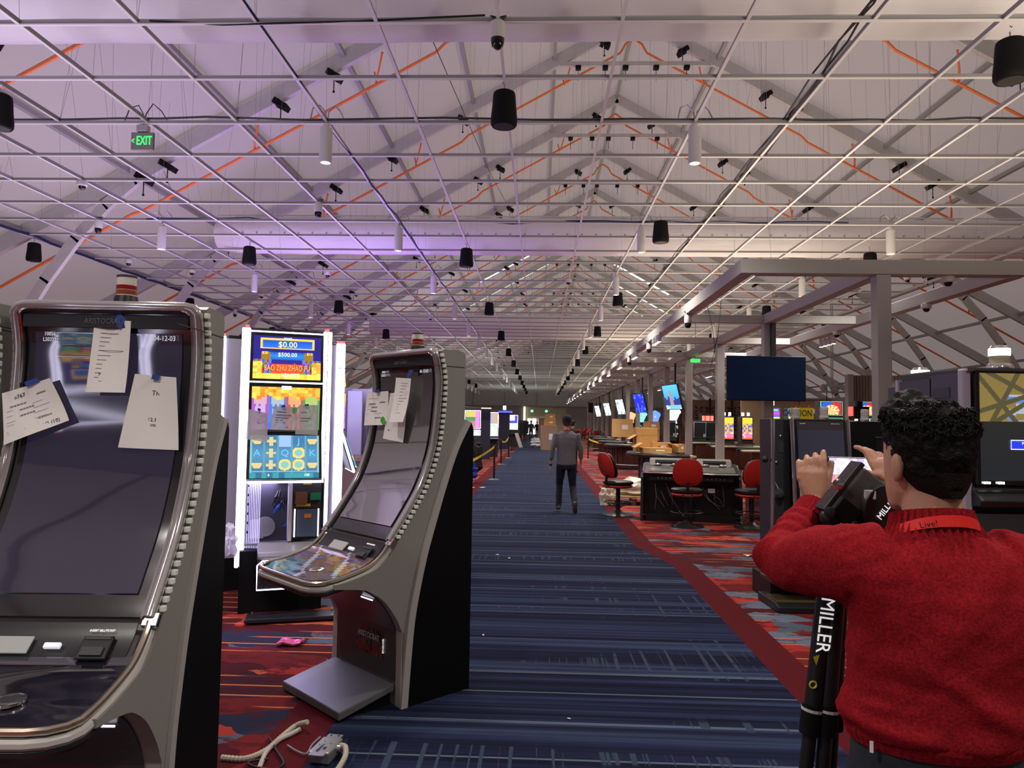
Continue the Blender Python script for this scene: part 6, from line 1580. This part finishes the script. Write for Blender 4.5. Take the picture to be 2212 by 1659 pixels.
# sweater
sw = MB()
rows_s = [(1.02, .180, .132, .0), (1.03, .186, .137, .0), (1.05, .190, .139, .0), (1.09, .190, .135, -.002), (1.14, .184, .128, -.006), (1.20, .186, .126, -.012), (1.26, .192, .124, -.016), (1.31, .197, .118, -.018), (1.35, .196, .108, -.016), (1.385, .172, .094, -.012), (1.41, .125, .082, -.006), (1.43, .092, .076, .0)]
def row_at(z):
    for (z0, a0, b0, y0), (z1, a1, b1, y1) in zip(rows_s, rows_s[1:]):
        if z <= z1: t = (z - z0) / (z1 - z0); return (a0 + (a1 - a0) * t, b0 + (b1 - b0) * t, y0 + (y1 - y0) * t)
    return rows_s[-1][1:]
rings = []
for i in range(46):
    z = 1.02 + (1.43 - 1.02) * i / 45; rx, ry, y = row_at(z); rg = []
    for k in range(72):
        t = 2 * PI * k / 72; x = math.cos(t); fade = max(0, min(1, (1.24 - z) / .14)) * max(0, min(1, (z - 1.02) / .03))
        f = .011 * fade * max(0, math.sin(z * 46 + x * 3.6 + .6 * math.sin(x * 5))) ** 2 + .006 * max(0, math.sin(z * 24 - x * 6 + 2)) * max(0, min(1, (z - 1.15) / .1))
        rg.append(V((.005 - (.01 if z < 1.1 else 0) + (rx + f) * x, y + (ry + f) * math.sin(t), z)))
    rings.append(rg)
sw.loft(rings)
tube(sw, [(LS + V((.06, 0, .0)), .085, .088), (LS + V((-.01, .01, -.012)), .080, .088), (LS.lerp(LE, .35), .074, .080), (LS.lerp(LE, .7), .066, .070), (LE + V((.01, -.005, .0)), .060, .062), (LE + V((-.012, .02, .018)), .055, .056)] + [(LE.lerp(LW_, f) + V((-.010 * (1 - f), 0, 0)), (.058 - .022 * f) * (1 + .10 * math.sin(f * 42)), (.057 - .022 * f) * (1 + .10 * math.sin(f * 42))) for f in [.14 + .03 * q for q in range(21)]], 18)
tube(sw, [(RS + V((-.06, 0, 0)), .085, .088), (RS + V((.01, .01, -.01)), .080, .088), (RS.lerp(RE, .35), .072, .078), (RS.lerp(RE, .7), .064, .068), (RE, .058, .06), (RE.lerp(RW_, .3), .054, .05), (RE.lerp(RW_, .6), .046, .045), (RE.lerp(RW_, .80), .040, .038)], 18)
sweater = fuse(sw, 'sweater', M_sweater, man, .0065, 3, [(.13, .018), (.05, .006)])
# ribbed collar and cuffs
def ribbed(st, nr, name, rip=.035, n=None):
    mb = MB(); pts = [V(s[0]) for s in st]; rg = []; n = n or nr * 4
    for i, s in enumerate(st):
        a = pts[min(i + 1, len(pts) - 1)] - pts[max(i - 1, 0)]
        rg.append(ring(s[0], a, (1, 0, 0), s[1], s[2], n, 0, rip, nr))
    inner = [ring(s[0], pts[-1] - pts[0], (1, 0, 0), s[1] - .009, s[2] - .009, n) for s in reversed(st)]
    rg += inner
    mb.loft(rg, cap=False)
    return mb.build(name, M_sweater, man, smooth=False)
ribbed([(V((0, .002, 1.385)), .150, .098), (V((0, .002, 1.405)), .122, .088), (V((0, .004, 1.425)), .098, .080), (V((0, .008, 1.445)), .085, .076), (V((0, .012, 1.462)), .080, .074), (V((0, .014, 1.470)), .079, .073)], 38, 'collar', .045)
ca = LE.lerp(LW_, .70); cb2 = LE.lerp(LW_, .97)
ribbed([(ca, .044, .042), (ca.lerp(cb2, .3), .041, .038), (ca.lerp(cb2, .7), .038, .035), (cb2, .036, .033)], 26, 'cuff', .03)
ca = RE.lerp(RW_, .76); cb2 = RE.lerp(RW_, .97)
ribbed([(ca, .042, .04), (ca.lerp(cb2, .5), .039, .036), (cb2, .036, .033)], 26, 'cuff', .03)
ribbed([(V((-.005, 0, 1.0)), .172, .124), (V((-.005, 0, 1.02)), .180, .132), (V((-.005, 0, 1.035)), .182, .134)], 60, 'hem', .006)
MB().box((-.168, -.075, 1.012), (.007, .003, .022), Matrix.Rotation(-.5, 3, 'Z')).build('side_tag', M_paper, man)
# trousers and shoes
tr2 = MB()
tr2.loft([ring((-.005, 0, z), (0, 0, 1), (1, 0, 0), rx, ry, 24) for z, rx, ry in ((1.05, .165, .115), (.96, .170, .122), (.90, .175, .128), (.84, .172, .125), (.80, .15, .11))])
for s in (-1, 1):
    tube(tr2, [(V((s * .085, 0, .88)), .092, .105), (V((s * .09, .0, .70)), .088, .095), (V((s * .095, .01, .48)), .066, .072), (V((s * .10, .0, .28)), .060, .066), (V((s * .105, -.005, .08)), .055, .062)], 16)
    sh2 = MB(); sh2.loft([ring((s * .108, y, z), (0, 1, 0), (1, 0, 0), rx, rz2, 14) for y, rx, rz2, z in ((-.085, .026, .03, .04), (-.06, .038, .042, .045), (.0, .042, .048, .048), (.08, .046, .036, .037), (.14, .044, .028, .029), (.175, .025, .018, .022))]); sh2.build('shoe', M_black, man, smooth=True)
fuse(tr2, 'trousers', M_jeans, man, .010, 4, [(.10, .012)])
# hair
hm = MB()
hs = [(-.060, .040, .040, -.052), (-.048, .058, .058, -.034), (-.03, .072, .076, -.022), (.0, .080, .092, -.014), (.035, .087, .101, -.010), (.07, .090, .104, -.006), (.10, .083, .096, -.002), (.122, .060, .072, .002), (.134, .03, .035, .004)]
hs = [(z * .97, rx * .965, ry * .965, cy) for z, rx, ry, cy in hs]
hm.loft([[HC + Rz @ V((rx * math.cos(t), min(cy + ry * math.sin(t), .055 + .6 * max(0, z)) , z + (.0 if math.sin(t) < .2 else .03 * math.sin(t)))) for t in [2 * PI * i / 32 for i in range(32)]] for z, rx, ry, cy in hs])
M_hair = mat('black_curly_hair', (.004, .0034, .0032), .6, spec=.2, bump=.4, bscale=140)
hair = fuse(hm, 'hair', M_hair, man, .006, 2, [(.03, .012), (.012, .008)])
cur = MB(); rnd = random.Random(5)
for i in range(560):
    th = rnd.uniform(0, 2 * PI); z = rnd.uniform(.055, .122) if i > 200 else rnd.uniform(.08, .125)
    j = min(range(len(hs)), key=lambda k: abs(hs[k][0] - z)); zz, rx, ry, cy = hs[j]
    k = math.sqrt(max(.05, 1 - max(0, (z - .10) / .05) ** 2)) if z > .10 else 1
    p = V((rx * k * math.cos(th), cy + ry * k * math.sin(th), z))
    if p.y > .03 and z < .085: continue
    nrm = V((math.cos(th), math.sin(th), .5 + 4 * max(0, z - .06))).normalized(); tn = nrm.cross(V((rnd.uniform(-1, 1), rnd.uniform(-1, 1), rnd.uniform(-1, 1)))).normalized(); b3v = nrm.cross(tn)
    r = rnd.uniform(.0045, .0075); L2 = rnd.uniform(1.1, 1.9) * PI
    pts = [HC + Rz @ (p + nrm * (.000 + .007 * q / 6) + tn * (r * math.cos(L2 * q / 6)) + b3v * (r * math.sin(L2 * q / 6))) for q in range(7)]
    cur.path(pts, [.0016, .0019, .0019, .0018, .0015, .0012, .0008], 4)
tag(cur.build('curls', M_hair, hair, smooth=True, fix=False), kind='stuff')
# short shaved nape
np_ = MB(); np_.loft([[HC + Rz @ V(((rx) * math.cos(t), cy + ry * math.sin(t), z)) for t in [PI + PI * i / 20 for i in range(21)] + [2 * PI - PI * i / 20 for i in range(21)]] for z, rx, ry, cy in ((-.074, .028, .044, -.044), (-.062, .048, .057, -.032), (-.043, .064, .074, -.020), (-.02, .0745, .087, -.012))])
np_.build('nape_hair', mat('short_hair', (.012, .009, .0075), .7, spec=.2, bump=.5, bscale=300), man, smooth=True)
# lanyard
lan = [V((.085 * math.sin(a) * 1.0, -.082 * math.cos(a) + .010, 1.462 - .085 * (1 - math.cos(a)) * .5)) for a in [math.radians(d) for d in range(-150, 151, 15)]]
MB().sheet([[p * 1.0 + V((0, 0, .013)), V((p.x * 1.10, p.y * 1.06, p.z - .010))] for p in lan], .002).build('lanyard', mat('red_lanyard', (.75, .02, .015), .5), man, smooth=True)
text('lettering', 'Live!', .018, M_ink, frame_m((-.052, -.0785, 1.456), (1, -.45, .25), (0, -.2, 1)), man, .0004)
# phone in his hands
PH = Wp(1850, 1017, 2.06) + V((.84, 1.60, 0))
ph = thing('phone', 'black phone held sideways showing the bright casino hall', 'phone', PH, math.radians(-14))
MB().box((0, 0, 0), (.152, .009, .074)).build('case', M_black, ph, bevel=.004)
def phpic(u, v):
    if u > .93: return (.30, .25, .16)
    if v < .35: return mix((.75, .35, .25), (.55, .25, .55), hsh(int(u * 9), int(v * 6)))
    if u > .62 and v < .6: return ((.95, .55, .08), (.95, .30, .15), (.9, .85, .6))[int(hsh(int(u * 12), int(v * 8)) * 3)]
    return mix((.92, .88, .95), (.55, .45, .90), hsh(int(u * 14), int(v * 7)) ** 1.5)
art('screen', lambda u, v: V((-.070 + .140 * u, -.0052, -.034 + .068 * v)), 30, 15, phpic, art_mat('phone_picture', 1.3), ph)
# folded video tripod
TY = 1.86
def Tp(px, py, dy=0): return at(px, py, TY + dy)
tp0 = Tp(1845, 1110); tri = thing('tripod', 'folded black video tripod with yellow marks standing beside the person', 'tripod', (tp0.x - .30, TY, 0))
ob3 = V((tp0.x - .30, TY, 0)); T3 = lambda px, py, dy=0: Tp(px, py, dy) - ob3
M_tri = mat('black_tripod', (.014, .014, .015), .4); M_trig = mat('dark_grey_tripod', (.06, .06, .06), .45)
# legs: two visible tubes running down to the floor
def toz(a, b2, z): return a + (b2 - a) * ((z - a.z) / (b2.z - a.z))
for k, (a, b2, r, l) in enumerate((((1783, 1280), (1752, 1560), .021, 'a'), ((1806, 1280), (1785, 1560), .022, 'b'), ((1815, 1290), (1800, 1560), .019, 'c'))):
    A_ = T3(*a, .03 if k == 2 else 0); B_ = T3(*b2, .03 if k == 2 else 0); E_ = toz(A_, B_, .02); top_ = toz(A_, B_, 1.33); mid = toz(A_, B_, .93)
    lg = MB().cyl(mid, top_, r, n=14).build('leg', M_tri, tri, smooth=True)
    MB().cyl(E_, mid, r * .78, n=12).build('lower_leg', M_tri, lg, smooth=True); MB().cyl(toz(A_, B_, .90), toz(A_, B_, .97), r * 1.25, n=14).build('leg_clamp', M_blackmatte, lg, smooth=True)
    MB().cyl(toz(A_, B_, .955), toz(A_, B_, .962), r * 1.28, n=14).build('clamp_band', M_whiteplastic, lg)
    MB().sphere(E_ + V((0, 0, .0)), .022, 10, 6, (1, 1, .9)).build('rubber_foot', M_blackmatte, lg, smooth=True)
    if k == 0:
        dn = (E_ - A_).normalized(); cen = T3(1774, 1345) + V((0, -.023, 0))
        text('lettering', 'MILLER', .048, M_txtw, frame_m(cen, dn, V((1, 0, .1))), lg, .0004, sx=.9)
        g = T3(1756, 1413) + V((0, -.0225, 0)); MB().add([g + V((-.008, 0, 0)), g + V((.008, 0, .006)), g + V((0, 0, -.02))], [(0, 1, 2)]).build('yellow_mark', mat('tripod_yellow', (.7, .65, .03), .5), lg, fix=False)
        g = T3(1749, 1472) + V((0, -.0225, 0)); MB().path([g + V((.008 * math.cos(t), 0, .008 * math.sin(t))) for t in [2 * PI * i / 16 for i in range(16)]], .0025, 5, closed=True).build('yellow_ring', MATS['tripod_yellow'], lg)
sp = MB(); cs2 = T3(1830, 1135); sp.cyl(cs2 + V((-.02, 0, -.14)), cs2, .035, .04, n=16); sp.build('centre_column', M_tri, tri, smooth=True)
dc = T3(1887, 1090); MB().lathe([(.058, -.03), (.062, -.02), (.062, .03), (.055, .04), (.02, .042)], dc, n=28, axis=(.25, -.93, -.1)).build('drag_drum', M_tri, tri, smooth=True)
text('lettering', 'MILLER', .021, M_txtw, frame_m(dc + V((.012, -.042, -.004)), (.62, .15, .75), (-.75, 0, .62)), tri, .0005)
bx = T3(1838, 1070, -.005); RBx = Matrix.Rotation(math.radians(52), 3, 'Y') if False else Matrix.Rotation(math.radians(-52), 3, 'Y')
hd2 = MB().box(bx, (.135, .075, .062), RBx).build('head_block', M_trig, tri, bevel=.006)
MB().box(bx + RBx @ V((0, -.002, .036)), (.150, .060, .014), RBx).build('camera_plate', M_tri, hd2, bevel=.003)
MB().box(bx + RBx @ V((-.045, -.041, .0)), (.045, .006, .05), RBx).build('side_recess', M_blackmatte, hd2); MB().box(bx + V((.028, -.042, .006)), (.028, .008, .024)).build('white_lever', M_whiteplastic, hd2, bevel=.003)
for dxx, dzz in ((-.045, .03), (-.066, -.038)): MB().lathe([(.013, 0), (.013, .014), (.006, .016)], bx + V((dxx, -.036, dzz)), axis=(-.4, -1, 0), n=14).build('screw_knob', M_chrome if dzz > 0 else M_tri, hd2, smooth=True)
MB().sphere(bx + V((-.055, -.01, -.055)), .026, 12, 8).build('tilt_knob', M_tri, hd2, smooth=True)
# --- simple full figures
def figure(label, loc, rz, H, shirt, pants, hairc, legs, arms, cap=None, lanyard=False, shoes=None, name='person'):
    o = thing(name, label, 'person', loc, rz)
    k = H / 1.78
    P3 = lambda x, y, z: V((x * k, y * k, z * k))
    b2 = MB(); head(b2, P3(0, .01, 1.655), k * 1.0, 0)
    tube(b2, [(P3(0, -.01, 1.44), .06 * k, .058 * k), (P3(0, 0, 1.56), .052 * k, .055 * k)], 14)
    tube(b2, [(P3(0, 0, 1.0), .13 * k, .09 * k), (P3(0, 0, 1.2), .14 * k, .09 * k), (P3(0, -.01, 1.42), .15 * k, .08 * k)], 14)
    st = MB()
    st.loft([ring(P3(0, y, z), (0, 0, 1), (1, 0, 0), rx * k, ry * k, 22) for z, rx, ry, y in ((.86, .172, .125, 0), (.90, .178, .128, 0), (1.0, .172, .122, 0), (1.12, .172, .118, -.005), (1.25, .188, .120, -.012), (1.36, .200, .115, -.014), (1.43, .185, .095, -.012), (1.475, .12, .075, -.006), (1.50, .075, .065, 0))])
    for s, (el, wr) in zip((-1, 1), arms):
        sh_ = P3(s * .185, 0, 1.42); el = P3(*el); wr = P3(*wr)
        tube(b2, [(sh_, .045 * k), (el, .036 * k), (wr, .025 * k)], 10)
        d = (wr - el).normalized(); ac = V((0, 1, 0)); nr = V((-s, 0, 0))
        hand(b2, wr, d, ac if s < 0 else -ac, nr, [(.3, .4, .3)] * 4, k * .98, [(wr + d * .02 + ac * .02, .013), (wr + d * .05 + ac * .035, .011), (wr + d * .075 + ac * .034, .010)])
        tube(st, [(sh_ + V((-s * .05, 0, 0)), .075 * k), (sh_, .072 * k), (sh_.lerp(el, .5), .062 * k), (el, .052 * k), (el.lerp(wr, .45), .046 * k), (el.lerp(wr, .62), .042 * k)], 14)
    fuse(b2, 'body', M_skin, o, .009, 2)
    fuse(st, 'shirt', shirt, o, .012, 4, [(.14, .02)])
    tr_ = MB()
    tr_.loft([ring(P3(0, 0, z), (0, 0, 1), (1, 0, 0), rx * k, ry * k, 20) for z, rx, ry in ((.98, .158, .112), (.92, .166, .120), (.84, .168, .122), (.78, .14, .105))])
    for s, (hip, kn, an, toe) in zip((-1, 1), legs):
        tube(tr_, [(P3(*hip), .090 * k, .10 * k), (P3(*hip).lerp(P3(*kn), .5), .082 * k, .09 * k), (P3(*kn), .064 * k, .068 * k), (P3(*kn).lerp(P3(*an), .5), .060 * k, .064 * k), (P3(*an), .052 * k, .058 * k)], 14)
        a = P3(*an); t = P3(*toe); d = (t - a); side_ = V((1, 0, 0)); upv = side_.cross(d).normalized()
        if upv.z < 0: upv = -upv
        heel = a - d.normalized() * .07 * k
        shm = MB(); n_ = 14
        shm.loft([ring(heel.lerp(t, f) + V((0, 0, 0)), d, (1, 0, 0), rx * k, rz2 * k, n_) for f, rx, rz2 in ((0, .028, .03), (.08, .038, .042), (.3, .042, .046), (.6, .046, .036), (.85, .044, .028), (1, .022, .016))])
        shm.build('shoe', shoes or M_black, o, smooth=True)
    fuse(tr_, 'trousers', pants, o, .012, 4, [(.10, .016)])
    hc = P3(0, .01, 1.655)
    if cap:
        cm = MB(); cm.loft([[hc + V((rx * k * math.cos(t), (cy + ry * math.sin(t)) * k, z * k)) for t in [2 * PI * i / 24 for i in range(24)]] for z, rx, ry, cy in ((.0, .086, .106, -.006), (.05, .088, .108, -.006), (.09, .080, .098, -.006), (.12, .055, .07, -.006), (.132, .012, .015, -.006))])
        cm.loft([[hc + V((x * k, y * k, z * k)) for x, y, z in pts] for pts in ([(-.07, .085, .02), (.07, .085, .02), (.07, .085, .012), (-.07, .085, .012)], [(-.055, .165, .008), (.055, .165, .008), (.055, .165, .002), (-.055, .165, .002)])])
        cm.build('cap', cap, o, smooth=True)
        hr = MB(); hr.loft([[hc + V((rx * k * math.cos(t), (cy + ry * math.sin(t)) * k, z * k)) for t in [PI + PI * i / 16 for i in range(17)]] for z, rx, ry, cy in ((-.065, .06, .07, -.02), (-.03, .075, .09, -.012), (.01, .080, .1, -.008))], cap=False); hr.build('hair', hairc, o, smooth=True)
    else:
        hr = MB(); hr.loft([[hc + V((rx * k * math.cos(t), min((cy + ry * math.sin(t)), .06 + z * .4) * k, z * k)) for t in [2 * PI * i / 22 for i in range(22)]] for z, rx, ry, cy in ((-.06, .058, .06, -.035), (-.02, .08, .09, -.02), (.04, .086, .105, -.01), (.09, .078, .095, -.006), (.125, .04, .05, -.004))]); hr.build('hair', hairc, o, smooth=True)
    if lanyard: MB().path([P3(.08 * math.sin(a), -.075 * math.cos(a), 1.505 - .03 * (1 - math.cos(a))) for a in [math.radians(d) for d in range(-140, 141, 14)]], .010 * k, 6).build('lanyard', MATS['red_lanyard'], o, smooth=True)
    return o
M_shirt = knit('grey_marl_shirt', (.19, .19, .205)); M_denim = mat('dark_denim', (.010, .013, .026), .8, var=.3, vscale=40)
M_brownhair = mat('short_brown_hair', (.06, .035, .02), .7)
wm = figure('person in a grey shirt and dark cap walking away down the aisle', (.50, 13.55, 0), math.radians(3), 1.79, M_shirt, M_denim, M_brownhair,
       [((-.09, 0, .88), (-.115, .13, .50), (-.125, .10, .085), (-.13, .26, .045)), ((.09, 0, .88), (.125, .06, .47), (.14, -.24, .16), (.15, -.19, .01))],
       [((-.27, -.03, 1.13), (-.29, .03, .86)), ((.265, .02, 1.13), (.275, .10, .89))], cap=mat('black_cap', (.008, .009, .012), .8), lanyard=True, shoes=mat('brown_shoe', (.10, .075, .055), .6))
MB().lathe([(.031, -.012), (.034, 0), (.031, .012)], V((-.288, .025, .875)), n=16, axis=(-.05, .2, -1)).build('watch', M_black, wm, smooth=True)
M_darkcl = mat('dark_clothes', (.010, .011, .013), .9); M_darkhair = mat('dark_hair', (.01, .008, .007), .7)
st_leg = [((-.09, 0, .88), (-.10, .03, .48), (-.11, 0, .085), (-.11, .16, .045)), ((.09, 0, .88), (.10, .03, .48), (.11, 0, .085), (.11, .16, .045))]
st_arm = [((-.25, 0, 1.13), (-.25, .08, .88)), ((.25, 0, 1.13), (.25, .08, .88))]
figure('person in dark clothes half hidden beyond the shoulder of the walking person', (1.08, 24.0, 0), math.radians(-30), 1.74, mat('dark_green_shirt', (.022, .022, .016), .9), M_darkcl, M_darkhair, st_leg, st_arm)
figure('small distant person in black walking near the far doors', (-.78, 66.0, 0), 0, 1.8, M_darkcl, M_darkcl, M_darkhair, [((-.09, 0, .88), (-.10, .1, .48), (-.11, .1, .085), (-.11, .24, .045)), ((.09, 0, .88), (.10, .0, .48), (.11, -.2, .12), (.11, -.06, .045))], st_arm)
for i, (x, y) in enumerate(((-.3, 80), (.2, 78), (.55, 84))):
    figure('tiny person in a dark coat standing before the far doors, %s from the left' % ORD[i], (x, y, 0), .5 * i, 1.72, M_darkcl, M_darkcl, M_darkhair, st_leg, st_arm)
